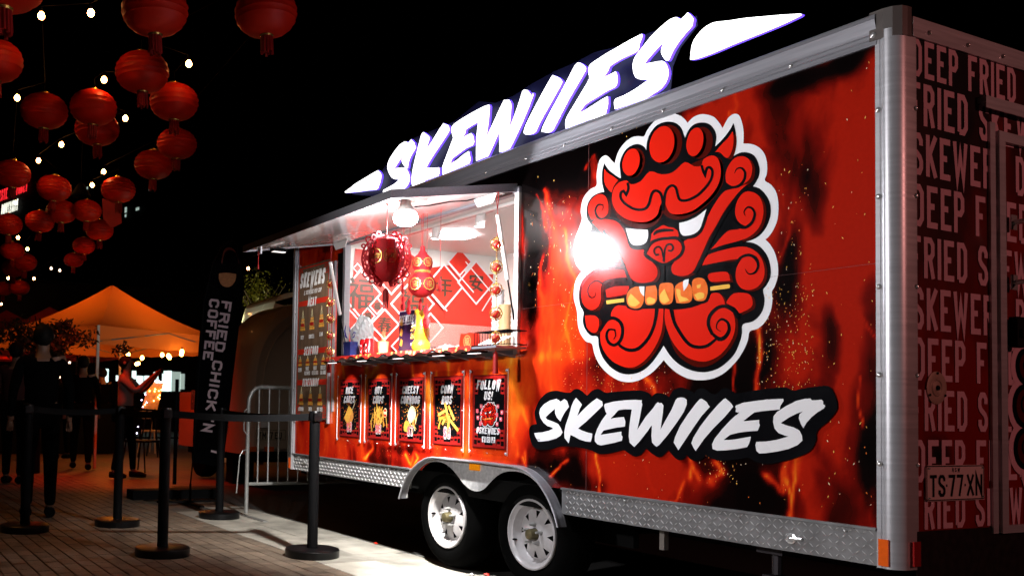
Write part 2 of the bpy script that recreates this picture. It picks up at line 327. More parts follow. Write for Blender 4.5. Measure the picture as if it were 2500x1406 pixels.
ST=[ # printed licks of flame: polyline in photo px, width, heat
 ([(1842,812),(1850,900),(1853,980)],12,.97),([(1690,1120),(1700,1150),(1712,1170),(1698,1135),(1686,1170)],16,.95),([(1745,1130),(1758,1150),(1738,1175)],20,.93),
 ([(1870,1150),(1885,1180),(1896,1200),(1915,1150),(1925,1130),(1910,1190),(1905,1205)],16,.93),([(1950,1130),(1945,1180),(1932,1230),(1928,1262)],17,.93),([(1928,1262),(1932,1230),(1920,1180)],12,.9),
 ([(1455,1110),(1460,1160),(1458,1200)],6,.92),([(1342,1165),(1365,1145),(1385,1120)],6,.9),([(1340,830),(1342,900),(1350,1000)],8,.84),([(1372,560),(1392,640),(1400,700)],14,.93),([(1395,700),(1380,800),(1400,880)],8,.86),
 ([(1328,470),(1350,560),(1372,640)],14,.8),([(1310,480),(1325,520),(1330,560)],6,.78),([(1430,420),(1440,380),(1445,440)],16,.72),([(1325,620),(1315,700),(1325,790)],16,.76),
 ([(1578,920),(1592,950),(1604,990)],10,.95),([(1500,1000),(1520,1100)],5,.8),([(1790,345),(1782,310),(1776,280)],8,.92),([(1780,300),(1800,260),(1790,230)],14,.76),
 ([(900,1060),(908,1090),(890,1125)],10,.96),([(893,900),(897,960),(905,1040)],14,.92),([(985,1115),(1000,1140),(1010,1105),(1022,1120),(1005,1150)],10,.97),([(1065,900),(1058,960),(1056,1020)],9,.9),([(1275,1120),(1290,1150),(1282,1110)],8,.9),
 ([(828,910),(822,960),(830,1040)],10,.85),([(842,925),(836,890),(848,880)],12,.93),([(1258,930),(1268,1000),(1250,1060),(1262,1110)],16,.86),([(1240,890),(1262,960),(1290,1050)],8,.88),
 ([(920,890),(900,930)],14,.95),([(1000,880),(1010,930)],12,.95),([(1095,870),(1098,925)],13,.97),([(1190,890),(1180,930)],14,.9),([(960,900),(968,950)],10,.88),([(1120,900),(1130,960)],8,.85),
 ([(2090,930),(2094,990),(2096,1050)],4,.8),([(1640,1230),(1655,1200),(1668,1180)],6,.86),([(2060,730),(2100,780),(2140,830)],4,.66),([(1790,880),(1800,940),(1790,985)],8,.7),([(1660,800),(1650,900)],5,.7),
 ([(1870,400),(1890,450),(1895,500)],12,.62),([(1930,520),(1920,600),(1905,640)],12,.62),([(1965,600),(1975,700),(1990,780)],14,.62),([(790,1000),(780,1060),(795,1120)],10,.7),([(1560,1100),(1580,1150),(1600,1200)],8,.68)]
def heat(X,Z):
    wx=fbm(X*1.1+3,Z*.9,11,4)-.5; wz=fbm(X*1.3,Z*1.1+7,23,4)-.5
    x=X+wx*.55; z=Z+wz*.6
    a=fbm(x*2.6,z*1.15-1,5,5); rid=1-np.abs(2*fbm(x*3.1+9,z*1.0,31,4)-1)
    w2=fbm(X*3.4+1,Z*2.6+5,51,4)-.5; fine=1-np.abs(2*fbm((X+w2*.35)*7.5,(Z+w2*.5)*2.1-3,61,5)-1); smoke=fbm(X*4.5+w2*1.5,Z*3.2+w2*1.2,71,5)
    h=.13+.46*a+.40*(rid-.55)*1.5+.13+.26*(fine-.62)+.34*(smoke-.48)
    return h
_pxc={}
def to_px(X,Z):
    d=np.stack([X-CAM[0],np.full_like(X,-CAM[1]),Z-CAM[2]],-1); zz=d@_fw
    return PCX+FOC*(d@_r)/zz, PCY-FOC*(d@_u)/zz
def flame_colour(X,Z,blobs=True):
    h=heat(X,Z); amp=np.zeros_like(h)
    if blobs:
        # the artwork's blobs and licks live on the wall: converted to wall metres once
        for (px,py,rx,ry,dh) in BL:
            c=at(px,py,y=0); ex=abs(at(px+rx,py,y=0)[0]-at(px-rx,py,y=0)[0])/2; ez=abs(at(px,py+ry,y=0)[2]-at(px,py-ry,y=0)[2])/2
            amp+=dh*(1.1 if dh<0 else 1)*np.exp(-(((X-c[0])/ex)**2+((Z-c[2])/ez)**2)*.9)
        h=h+amp*(.65+.75*fbm(X*6+2,Z*4,99,4))
        k_=np.clip((X+1.75)/.5,0,1); sm=fbm(X*2.2+5,Z*1.2,90,5); hr=.475+(h-.60)*.9+(sm-.47)*.75; h=.585+(h-.57)*1.15; h=np.where(h>.64,.64+(h-.64)*.45,h); h=h*(1-k_)+np.clip(hr,.08,.64)*k_
        wob=.085*(fbm(X*8,Z*6,77,4)-.5); wob2=.09*(fbm(X*5+4,Z*5,78,4)-.5); fr=fbm(X*16,Z*9,79,4)
        for pts,wd,ht in ST:
            Q=[at(*p,y=0) for p in pts]; Q=[(q[0],q[2]) for q in Q]; s=abs(at(pts[0][0],pts[0][1]+10,y=0)[2]-at(pts[0][0],pts[0][1]-10,y=0)[2])/20
            w=wd*s*.62; D=np.full_like(X,9.)
            for (a,b) in zip(Q[:-1],Q[1:]):
                dx,dz=b[0]-a[0],b[1]-a[1]; t=np.clip(((X+wob-a[0])*dx+(Z+wob2-a[1])*dz)/(dx*dx+dz*dz),0,1)
                D=np.minimum(D,np.hypot(X+wob-a[0]-t*dx,Z+wob2-a[1]-t*dz))
            w=w*1.25; k=np.exp(-(D/w)**1.5*1.3)*(.30+1.15*fr); k=np.clip(k,0,1)*.93
            h=h*(1-k)+np.maximum(h,ht)*k
    return ramp(np.clip(h,0,1))
def grid_mesh(name,rects,step,fr,colf,mt,parent,inside=None,**kw):
    V=[];F=[];CC=[]; n0=0
    for (x0,x1,z0,z1) in rects:
        nx=max(1,int(round((x1-x0)/step))); nz=max(1,int(round((z1-z0)/step)))
        xs=np.linspace(x0,x1,nx+1); zz=np.linspace(z0,z1,nz+1); XX,ZZ=np.meshgrid(xs,zz,indexing='ij')
        V.append(fr(XX.ravel(),ZZ.ravel())); CC.append(colf(XX,ZZ).reshape(-1,3))
        i=np.arange(nx)[:,None]*(nz+1)+np.arange(nz)[None,:]
        q=np.stack([i,i+nz+1,i+nz+2,i+1],-1).reshape(-1,4)
        if inside is not None:
            cx=(xs[:-1,None]+xs[1:,None])/2+0*zz[None,:-1]; cz=0*xs[:-1,None]+(zz[None,:-1]+zz[None,1:])/2
            q=q[~inside(cx,cz).ravel()]
        F.append(q+n0); n0+=len(V[-1])
    V=np.concatenate(V);F=np.concatenate(F);CC=np.concatenate(CC)
    off=np.array(parent.location) if parent else 0
    me=bpy.data.meshes.new(name); me.from_pydata((V-off).tolist(),[],F.tolist()); me.materials.append(mt)
    ca=me.color_attributes.new('print','FLOAT_COLOR','POINT'); ca.data.foreach_set('color',np.concatenate([CC,np.ones((len(CC),1))],1).astype(np.float32).ravel())
    me.update(); o=bpy.data.objects.new(name,me); COL.objects.link(o); o.parent=parent; return props(o,**kw)
def in_poly(px,pz,poly):
    ins=np.zeros(px.shape,bool); n=len(poly)
    for i in range(n):
        (x1,y1),(x2,y2)=poly[i],poly[(i+1)%n]
        if y1==y2: continue
        c=((y1>pz)!=(y2>pz))&(px<(x2-x1)*(pz-y1)/(y2-y1)+x1); ins^=c
    return ins
# ================================================================ the food trailer
L=5.06; ZB,ZS,ZT=.491,.625,2.57; OX0,OX1,OZ0,OZ1=-4.14,-2.135,1.392,2.30
T=thing('food_trailer','large red flame wrapped food trailer with lit serving window and glowing roof sign','food trailer',(-2.5,1.05,0))
# fender profile, traced on the enlarged photo and laid on the wall plane
zf=zs(900,1080,4.313)
F_OUT=[(400,580),(430,470),(480,350),(560,250),(640,185),(740,150),(900,165),(1100,185),(1300,205),(1500,230),(1620,245),(1740,290),(1840,370),(1920,470),(1990,590),(2050,740),(2085,880)]
F_IN=[(2040,885),(2000,760),(1930,620),(1850,500),(1760,400),(1650,325),(1530,300),(1430,315),(1350,360),(1280,430),(1220,490),(1150,512),(1080,490),(1010,430),(950,350),(880,270),(800,215),(710,200),(620,220),(540,280),(470,380),(430,480),(415,580)]
fo=crom([zf(p) for p in F_OUT],3,False); fi=crom([zf(p) for p in F_IN],3,False); fpoly=fo+fi
hole=fo+[(fo[-1][0],.2),(fo[0][0],.2)]
def inhole(x,z): return in_poly(x,z,[(hx+(-.012 if hx<-2.5 else .012)*-1,hz-.014) for hx,hz in hole])
grid_mesh('flame_wrap_panel',[(-L+.06,OX0,ZS,2.49),(OX1,-.07,ZS,2.49),(OX0,OX1,ZS,OZ0),(OX0,OX1,OZ1,2.49)],.0085,lambda x,z:np.stack([x,0*x,z],-1),flame_colour,M['wrap'],T,inhole)
# seams between the sheets of vinyl
mb=MB()
for px in (1436,): 
    x=at(px,600,y=0)[0]; mb.flat([(x-.0012,ZS),(x+.0012,ZS),(x+.0012,2.49),(x-.0012,2.49)],side_fr,.0012)
mb.flat([(-2.1,1.62),(-.08,1.62),(-.08,1.6210),(-2.1,1.6210)],side_fr,.0012)
obj('vinyl_seam',mb,mat('seam_grey',(.12,.05,.05),.3),T)
# sparks printed over the flames
mb=MB()
def sparks(px0,px1,py0,py1,n,smin=2,smax=6,elong=2):
    for i in range(n):
        px,py=random.uniform(px0,px1),random.uniform(py0,py1); a=at(px,py,y=0); x,z=a[0],a[2]
        if OX0<x<OX1+.06 and z>1.2: continue
        if in_poly(np.array([x]),np.array([z]),hole)[0]: continue
        s=random.uniform(smin,smax)**1.0*.00066; e=s*random.uniform(1,elong); t=random.gauss(1.5,.4); c,d=math.cos(t),math.sin(t)
        if z<.64 or z>2.46: continue
        mb.flat([(x-e*c,z-e*d),(x+s*.5*d,z-s*.5*c),(x+e*c,z+e*d),(x-s*.5*d,z+s*.5*c)],side_fr,.0010,random.choice((0,0,1,2)))
sparks(1370,1480,740,960,150,2,5); sparks(1480,1640,880,985,90,2,6); sparks(1845,1990,690,960,260,2,5); sparks(1900,1980,400,700,45,2,6)
sparks(1270,2130,1100,1240,70); sparks(1290,1400,480,760,60,2,6,4); sparks(740,1250,1070,1130,90,2,5); sparks(1990,2130,140,1200,40); sparks(1455,1560,270,340,14,3,8,1); sparks(1290,1360,380,700,26,3,8,1.4); sparks(1700,1800,1100,1180,60)
obj('printed_sparks',mb,[mat('spark_yellow',(.9,.5,.1),.3),mat('spark_orange',(.85,.2,.03),.3),mat('spark_pale',(.9,.75,.5),.3)],T,kind='stuff')
# body shell behind the print: floor, roof, walls with thickness
mb=MB(); mb.box((-L+.02,.06,ZB),(-.03,2.1,.62)); obj('floor_pan',mb,M['pitch'],T)
mb=MB(); mb.box((-L+.03,.03,2.475),(-.03,2.1,2.545)); obj('roof',mb,M['white'],T)
mb=MB(); mb.box((-L,.03,.62),(-4.76,2.1,2.475)); mb.box((-4.76,1.92,.62),(-.03,2.1,2.475)); mb.box((-1.9,.03,.62),(-1.86,1.92,2.475)); obj('inner_wall',mb,M['cream'],T)
mb=MB(); mb.box((-4.76,.03,2.462),(-1.9,1.92,2.4745)); obj('ceiling',mb,M['cream'],T)
mb=MB(); mb.box((-4.76,.002,.75),(OX0-.03,.03,2.462)); mb.box((OX1+.03,.002,.75),(-.06,.03,2.462)); mb.box((OX0-.03,.002,.75),(OX1+.03,.03,OZ0-.03)); mb.box((OX0-.03,.002,OZ1+.03),(OX1+.03,.03,2.462))
obj('side_wall_core',mb,M['cream'],T)
mb=MB(); mb.box((-4.76,.03,1.30),(-1.9,.42,1.37)); mb.box((-4.76,1.5,1.0),(-1.9,1.92,1.35)); obj('worktop',mb,M['alu'],T)
# front end wall
mb=MB(); mb.box((-L-.004,.05,ZB),(-L+.0,2.1,2.5)); obj('front_wall',mb,M['blackprint'],T)
# roof rail along the long side, with rivets
mb=MB(); prof=[(0,2.452),(.010,2.452),(.010,2.470),(.006,2.474),(.010,2.478),(.010,2.490),(.0065,2.493),(.010,2.497),(.012,2.512),(.017,2.53),(.022,2.548),(.018,2.566),(.004,2.574),(-.05,2.574),(-.05,2.5),(0,2.5)]
mb.prism([(-y,z) for y,z in prof],lambda u,v,w:(w,u,v),-L,-.075); obj('roof_rail',mb,M['alu_h'],T)
def rivets(parent,pts,r=.008,nrm='y',name='rivet',m='chrome'):
    src=None
    for p in pts:
        if src is None:
            b=MB(); pr=[(r*1.25,0),(r*1.2,.0015),(r,.0025),(r*.8,.005),(r*.4,.0065),(0.0001,.007)]
            if nrm=='y': b.lathe([(a,-h) for a,h in pr],10,axis='y')
            else: b.lathe(pr,10,axis='x')
            src=mesh(name,b,M[m],smooth=True)
        o=bpy.data.objects.new(name,src); COL.objects.link(o); o.parent=parent
        q=parent; off=Vector((0,0,0))
        while q is not None: off+=q.location; q=q.parent
        o.location=Vector(p)-off
rail=T.children[-1]
rivets(T,[(at(px,py,y=0)[0],-.0105,2.484) for px,py in ((1078,420),(1190,380),(1286,340),(1382,303),(1497,298),(1622,252),(1768,201),(1935,142),(960,455),(1010,440))])
# front corner post and rear corner post (rounded extrusion)
mb=MB(); mb.box((-L-.012,-.012,ZB),(-L+.055,.004,2.452)); mb.box((-L+.02,-.018,ZB),(-L+.035,-.012,2.452)); obj('corner_post',mb,M['alu'],T)
mb=MB(); pr=[(-.082,.0),(-.082,-.007),(-.066,-.007),(-.064,-.004),(-.060,-.004),(-.058,-.007),(-.052,-.010)]
for k in range(0,11):
    t=R(-90+9*k); pr.append((-.048+.050*math.cos(t), .045+.056*math.sin(t)))
pr+=[(.004,.088),(.004,.100),(.0,.100),(-.02,.05),(-.05,.012)]
mb.prism(pr,lambda u,v,w:(u,v,w),ZB-.005,2.50); obj('corner_post',mb,M['alu'],T,smooth=True,label='wide rounded aluminium post at the rear corner')
rivets(T,[(-.071,-.0075,z) for z in (2.2,1.87,1.53,1.20,.87,.545)],.009); rivets(T,[(.0045,.094,z) for z in (2.2,1.87,1.53,1.20,.87)],.008,'x')
# corner cap
mb=MB(); mb.prism([(-.10,-.012),(-.05,-.012),(-.02,-.002),(.002,.02),(.006,.045),(.006,.07),(-.1,.07)],lambda u,v,w:(u,v,w),2.468,2.580); obj('roof_corner_cap',mb,mat('cap_grey_plastic',(.09,.075,.07),.4),T)
rivets(T,[(-.085,-.0135,2.49)],.009)
mb=MB(); mb.box((-.003,.072,2.47),(.010,2.1,2.545)); obj('rear_roof_rail',mb,M['alu'],T); rivets(T,[(.0125,y,2.5) for y in (.17,.42,.66,.9,1.14,1.4)],.007,'x')
# tread plate skirt with raised lozenges, amber lamps, grab hole
xl=fo[0][0]; xr=fo[-1][0]
def skirt(x0,x1):
    b=MB(); b.box((x0,-.006,ZB),(x1,.004,ZS)); b.box((x0,-.016,ZS-.004),(x1,.0,ZS+.006)); obj('skirt_plate',b,M['tread'],T)
    s=T.children[-1]; b=MB(); p=.0262; n=int((x1-x0)/p)
    for i in range(n):
        for j in range(5):
            cx=x0+(i+.5)*p+ (p*.0 if j%2 else 0); cz=ZB+.014+j*.0262
            a=R(38) if (i+j)%2 else R(-52+180-90+0); a=R(42) if (i+j)%2 else R(-42)
            l,w=.0125,.0028; c,d=math.cos(a),math.sin(a)
            if cx<x0+.014 or cx>x1-.014: continue
            q=[(cx+l*c,cz+l*d),(cx-w*d,cz+w*c),(cx-l*c,cz-l*d),(cx+w*d,cz-w*c)]
            b.add([(u,-.0061,v) for u,v in q]+[(cx+.5*l*c,-.0092,cz+.5*l*d),(cx-.5*l*c,-.0092,cz-.5*l*d)],[(0,1,4),(1,5,4),(1,2,5),(2,3,5),(3,4,5),(3,0,4)])
    obj('tread_lozenges',b,M['lozenge'],s,kind='stuff')
# skirt stops under the wheel arches
skirt(-L+.0,-3.2); skirt(-1.74,-.082)
rivets(T,[(x,-.008,ZS-.02) for x in (-1.62,-1.3,-.98,-.66,-.2,-4.9)],.006)
for (x,z,w,h,y) in ((-.052,.545,.036,.098,-.012),):
    b=MB(); b.box((x-w/2,y-.007,z-h/2),(x+w/2,y,z+h/2)); obj('side_marker_reflector',b,M['amberdark'],T)
b=MB(); b.box((.0085,.055,.5),(.014,.095,.59)); obj('side_marker_reflector',b,mat('red_reflector',(.3,.01,.01),.2,coat=1),T)
b=MB(); b.box((-L-.02,-.02,.50),(-L+.012,-.012,.59)); obj('side_marker_reflector',b,M['amberdark'],T)
b=MB(); b.lathe([(.022,0),(.022,-.006),(.014,-.009),(.001,-.009)],12,(0,0,0),'y'); b.tube([(0,-.008,0),(.05,-.01,.004)],.006,6)
o=obj('latch_handle',b,M['chrome'],T,local=True); o.location=(Vector((-.42,-.006,.545))-T.location); o2=o.copy(); COL.objects.link(o2); o2.location=Vector((-4.8,-.006,.56))-T.location
# double fender: flat cheek and rolled lip
mb=MB(); mb.prism(fpoly,side_fr,.006,.009)
f=obj('fender',mb,mat('fender_aluminium',(.72,.72,.72),.34,.45,var=.5,vs=40,bump=.2,bs=90),T)
mb=MB()
up=[(x,z) for x,z in fo]
for (a,b_) in zip(up[:-1],up[1:]):
    mb.add([(a[0],.0,a[1]),(a[0],-.062,a[1]),(b_[0],-.062,b_[1]),(b_[0],.0,b_[1]),(a[0],0,a[1]-.003),(a[0],-.062,a[1]-.003),(b_[0],-.062,b_[1]-.003),(b_[0],0,b_[1]-.003)],[(0,1,2,3),(4,7,6,5),(1,5,6,2)])
mb.tube([(x,-.062,z-.004) for x,z in up],.0065,8)
obj('fender_lip',mb,M['alu_h'],f,smooth=True)
mb=MB(); mb.box((at(1151,1135,y=0)[0],-.018,.668),(at(1176,1135,y=0)[0],-.0095,.706)); obj('marker_lamp',mb,M['amber'],f)
# wheel wells and chassis in the dark
mb=MB(); mb.box((-3.3,.42,.3),(-1.65,.46,.85)); mb.box((-3.3,.036,.76),(-1.65,.46,.80)); mb.box((-3.34,.036,.5),(-3.30,.46,.8)); mb.box((-1.65,.036,.5),(-1.61,.46,.8)); obj('wheel_well',mb,M['pitch'],T)
mb=MB(); mb.box((-L-.9,.55,.38),(-.1,.62,.49)); mb.box((-L-.9,1.5,.38),(-.1,1.57,.49)); mb.tube([(-2.876,.2,.335),(-2.876,1.9,.335)],.03); mb.tube([(-2.061,.2,.335),(-2.061,1.9,.335)],.03); obj('chassis',mb,M['pitch'],T)
for x,y,px in ((-1.17,.1,0),):
    mb=MB(); mb.box((x-.014,y,.38),(x+.014,y+.03,.5)); obj('drop_leg',mb,mat('leg_dull_steel',(.2,.18,.16),.6,.3),T)
mb=MB(); mb.box((-.66,.1,.45),(-.54,.2,.49)); mb.tube([(-.6,.15,.46),(-.6,.15,.36)],.02); mb.box((-.64,.11,.345),(-.56,.19,.357)); obj('drop_leg',mb,mat('jack_metal',(.03,.025,.03),.5,.5),T)
# wheels
def wheel(x,rot):
    y=.062; zc=.335
    b=MB(); b.lathe([(.19,.15),(.2,.02),(.215,-.0),(.26,-.012),(.295,.004),(.318,.03),(.326,.06),(.326,.15),(.3,.19),(.19,.2)],48,axis='y')
    for k in range(48):
        t=2*math.pi*k/48; c,s=math.cos(t),math.sin(t); 
    w=bpy.data.objects.new('wheel',mesh('wheel',b,M['rubber'],smooth=True)); COL.objects.link(w); w.parent=T; w.location=Vector((x,y,zc))-T.location
    # rim: lip, barrel, dished disc with eight triangular vents
    b=MB(); b.lathe([(.200,.012),(.201,-.002),(.196,-.007),(.190,-.006),(.184,.004),(.178,.008),(.170,.012),(.160,.045),(.150,.058)],48,axis='y')
    n=96; rings=[(.150,.058),(.140,.050),(.134,.046),(.092,.036),(.075,.032),(.060,.030),(.036,.028)]
    vb=[]
    for (r,h) in rings:
        for k in range(n): t=2*math.pi*k/n; vb.append((r*math.cos(t),h,r*math.sin(t)))
    fs=[]
    for i in range(len(rings)-1):
        for k in range(n):
            ph=(k%12)
            if i==2 and 4<=ph<8: continue
            q=(k+1)%n; fs.append((i*n+k,i*n+q,(i+1)*n+q,(i+1)*n+k))
    b.add(vb,fs)
    # slanted edges turn the openings into triangles
    for k in range(8):
        k0=k*12+4; P=lambda i,kk: vb[i*n+kk%n]
        b.add([P(2,k0),P(3,k0),P(3,k0+2)],[(0,1,2)]); b.add([P(2,k0+4),P(3,k0+4),P(3,k0+2)],[(0,1,2)])
    rm=bpy.data.objects.new('rim',mesh('rim',b,M['rim'],smooth=True)); COL.objects.link(rm); rm.parent=w; rm.rotation_euler=(0,rot,0)
    b=MB()
    for k in range(5):
        t=2*math.pi*k/5+.3; b.lathe([(.010,.03),(.010,.008),(.007,.002),(.0065,-.012),(.0001,-.014)],8,(.056*math.cos(t),0,.056*math.sin(t)),'y')
    o=bpy.data.objects.new('wheel_nuts',mesh('wheel_nuts',b,M['steel'],smooth=True)); COL.objects.link(o); o.parent=w; o['kind']='stuff'
    b=MB(); b.lathe([(.034,.03),(.032,-.006),(.028,-.02),(.012,-.026),(.0001,-.027)],16,axis='y'); o=bpy.data.objects.new('hub_cap',mesh('hub_cap',b,M['dirty'],smooth=True)); COL.objects.link(o); o.parent=w
    b=MB(); b.tube([(.168*math.cos(rot+3.0),.03,.168*math.sin(rot+3.0)),(.16*math.cos(rot+3.0),.0,.16*math.sin(rot+3.0))],.006,6); o=bpy.data.objects.new('valve',mesh('valve',b,M['black'])); COL.objects.link(o); o.parent=w
    b=MB(); b.lathe([(.150,.06),(.04,.06),(.0001,.06)],24,axis='y'); o=bpy.data.objects.new('brake_drum',mesh('brake_drum',b,M['pitch'])); COL.objects.link(o); o.parent=w
wheel(-2.876,.1); wheel(-2.061,.45)
# ---------------------------------------------------------------- emblem printed on the wall
def emblem_art():
    W_=[(410,457),(440,465),(470,500),(497,525),(510,470),(540,400),(590,340),(650,300),(700,292),(748,292),(775,240),(830,170),(900,115),(970,98),(1040,108),(1090,140),(1122,178),(1170,130),(1230,105),(1290,108),(1350,130),(1395,180),(1422,222),(1450,170),(1480,125),(1525,100),(1565,115),(1590,180),(1603,260),(1600,355),(1660,358),(1730,385),(1785,450),(1805,540),(1800,620),(1785,672),(1840,710),(1885,780),(1902,880),(1895,1000),(1860,1090),(1820,1150),(1788,1177),(1830,1220),(1870,1290),(1895,1380),(1900,1440),(1895,1500),(1870,1580),(1845,1625),(1850,1700),(1835,1790),(1790,1880),(1725,1940),(1655,1965),(1640,2040),(1600,2130),(1540,2220),(1450,2310),(1350,2365),(1240,2383),(1130,2370),(1030,2320),(960,2260),(917,2210),(870,2265),(800,2330),(700,2385),(610,2400),(520,2380),(430,2320),(360,2240),(320,2150),(300,2070),(250,2050),(205,1990),(180,1910),(175,1820),(165,1760),(145,1680),(150,1580),(170,1510),(213,1450),(170,1400),(148,1320),(145,1250),(160,1160),(190,1080),(215,1000),(205,940),(215,860),(240,800),(290,745),(340,715),(340,640),(350,560),(370,490)]
    K_=[(410,525),(440,575),(500,625),(550,655),(545,600),(540,530),(560,460),(600,400),(650,368),(700,360),(745,380),(768,412),(775,340),(800,270),(850,205),(910,175),(965,168),(1020,180),(1070,225),(1100,310),(1130,240),(1180,190),(1250,175),(1310,190),(1355,240),(1370,300),(1360,380),(1430,310),(1490,230),(1515,178),(1535,250),(1540,330),(1530,400),(1518,462),(1570,435),(1630,430),(1690,455),(1725,510),(1742,580),(1730,650),(1685,722),(1740,740),(1790,790),(1825,850),(1838,930),(1825,1010),(1780,1100),(1710,1165),(1620,1198),(1680,1205),(1740,1235),(1790,1290),(1820,1350),(1838,1440),(1830,1510),(1800,1570),(1770,1610),(1783,1680),(1775,1760),(1740,1830),(1680,1880),(1595,1905),(1590,1980),(1570,2060),(1530,2150),(1470,2220),(1390,2280),(1300,2310),(1220,2312),(1130,2290),(1040,2240),(970,2170),(917,2085),(870,2160),(800,2250),(720,2310),(620,2333),(530,2315),(450,2260),(390,2180),(360,2090),(350,2010),(290,2000),(240,1940),(222,1870),(230,1800),(200,1740),(190,1650),(205,1560),(250,1490),(330,1430),(250,1410),(205,1350),(200,1280),(230,1180),(290,1100),(300,1060),(262,1000),(255,930),(270,860),(310,805),(370,775),(408,770),(390,700),(388,620),(395,565)]
    def ell(cx,cy,rx,ry,a=12):
        a=R(a); return [(cx+rx*math.cos(t)*math.cos(a)-ry*math.sin(t)*math.sin(a),cy+rx*math.cos(t)*math.sin(a)+ry*math.sin(t)*math.cos(a)) for t in np.linspace(0,2*math.pi,20,endpoint=False)]
    S=[('W',0,W_),('K',1,K_)]
    D=lambda p:S.append(('D',2,p)); Rd=lambda p:S.append(('R',3,p)); K=lambda p:S.append(('K',4,p)); Wh=lambda p:S.append(('W',5,p))
    Rsh=[[(410,575),(440,610),(490,640),(525,670),(490,720),(470,775),(430,730),(408,670)],[(1512,250),(1520,320),(1510,400),(1480,470),(1450,475),(1400,430),(1360,430),(1420,360),(1470,310)]]
    D(ell(668,520,88,128)); D(ell(950,365,125,172)); D(ell(1238,350,100,138))
    Rsh+= [ell(640,515,72,118),ell(905,362,104,158),ell(1188,342,70,124)]
    D([(470,800),(480,900),(520,985),(600,1050),(700,1085),(800,1075),(870,1030),(915,950),(950,985),(1030,1010),(1140,985),(1260,910),(1360,810),(1430,690),(1430,560),(1400,480),(1300,470),(1000,600),(650,720),(520,720)])
    Rsh.append([(600,672),(640,705),(720,680),(800,595),(900,620),(1000,600),(1100,515),(1180,550),(1240,545),(1262,490),(1330,458),(1385,485),(1408,570),(1400,670),(1350,770),(1265,860),(1160,935),(1050,962),(975,950),(940,890),(925,830),(915,830),(885,900),(865,965),(815,1010),(740,1030),(650,1020),(570,985),(510,930),(478,850),(485,760),(530,695)])
    face=[[(440,1180),(490,1245),(540,1320),(590,1420),(630,1500),(680,1540),(760,1548),(830,1530),(865,1480),(860,1420),(820,1370),(765,1320),(750,1270),(720,1250),(650,1245),(620,1210),(590,1130),(560,1070),(510,1020),(430,1005),(340,1000),(305,1030),(370,1100)],
     [(1095,1190),(1190,1155),(1250,1100),(1290,1000),(1340,900),(1400,810),(1450,760),(1530,740),(1600,715),(1640,700),(1560,780),(1500,850),(1430,950),(1370,1060),(1310,1160),(1260,1270),(1210,1380),(1180,1440),(1130,1480),(1060,1490),(1000,1470),(985,1420),(1010,1370),(1060,1330),(1095,1270)],
     [(775,1300),(815,1225),(880,1190),(960,1180),(1040,1185),(1075,1240),(1055,1300),(1000,1345),(925,1380),(850,1355)],
     [(915,1055),(870,1080),(840,1100),(805,1150),(800,1200),(860,1180),(960,1165),(1040,1165),(1050,1120),(1010,1080),(960,1070)]]
    Rsh+=face
    Rsh+=[[(1455,600),(1480,540),(1530,480),(1600,465),(1650,490),(1680,560),(1665,650),(1610,700),(1550,738),(1490,728),(1455,680)],
     [(1640,765),(1580,800),(1540,880),(1535,970),(1570,1035),(1620,1060),(1560,1090),(1480,1100),(1420,1150),(1370,1210),(1320,1265),(1420,1230),(1560,1190),(1660,1150),(1740,1070),(1775,960),(1765,860),(1720,790)],
     [(1300,1310),(1420,1270),(1560,1240),(1660,1250),(1740,1310),(1780,1400),(1780,1500),(1730,1580),(1650,1610),(1580,1590),(1540,1520),(1545,1420),(1590,1340),(1500,1350),(1400,1370),(1250,1400)],
     [(1310,1470),(1400,1455),(1470,1460),(1490,1530),(1330,1540),(1300,1500)],
     [(270,930),(290,850),(350,795),(410,800),(440,860),(440,950),(400,1000),(340,1000),(300,1010)],
     [(205,1290),(230,1200),(330,1150),(450,1170),(520,1270),(570,1375),(400,1380),(280,1380),(220,1340)],
     [(215,1640),(240,1550),(310,1480),(430,1440),(580,1440),(600,1500),(480,1510),(400,1540),(380,1620),(380,1700),(350,1760),(290,1780),(230,1730)],
     [(420,1610),(500,1580),(620,1575),(610,1640),(430,1675)],
     [(917,1770),(905,1950),(850,2090),(770,2200),(680,2265),(590,2270),(480,2220),(400,2120),(375,2020),(385,1930),(430,1870),(470,1860),(470,1800),(530,1740),(700,1770),(850,1770)],
     [(930,1770),(1000,1780),(1160,1760),(1300,1700),(1330,1640),(1400,1640),(1440,1700),(1450,1740),(1500,1780),(1530,1860),(1530,1960),(1490,2060),(1410,2160),(1310,2215),(1220,2220),(1110,2180),(1020,2090),(960,1980),(930,1870)],
     [(1460,1710),(1520,1640),(1640,1640),(1680,1690),(1670,1760),(1570,1810),(1530,1760),(1470,1730)],[(245,1830),(330,1830),(365,1880),(350,1960),(310,1975),(260,1930)]]
    for p in Rsh: D([(x+24,y+14) for x,y in p])
    D([(905,1780),(935,1780),(950,1930),(990,2080),(1050,2180),(1150,2250),(1230,2270),(1330,2250),(1430,2180),(1500,2100),(1410,2120),(1310,2185),(1220,2190),(1110,2150),(1020,2060),(960,1950)])
    for p in Rsh: Rd(p)
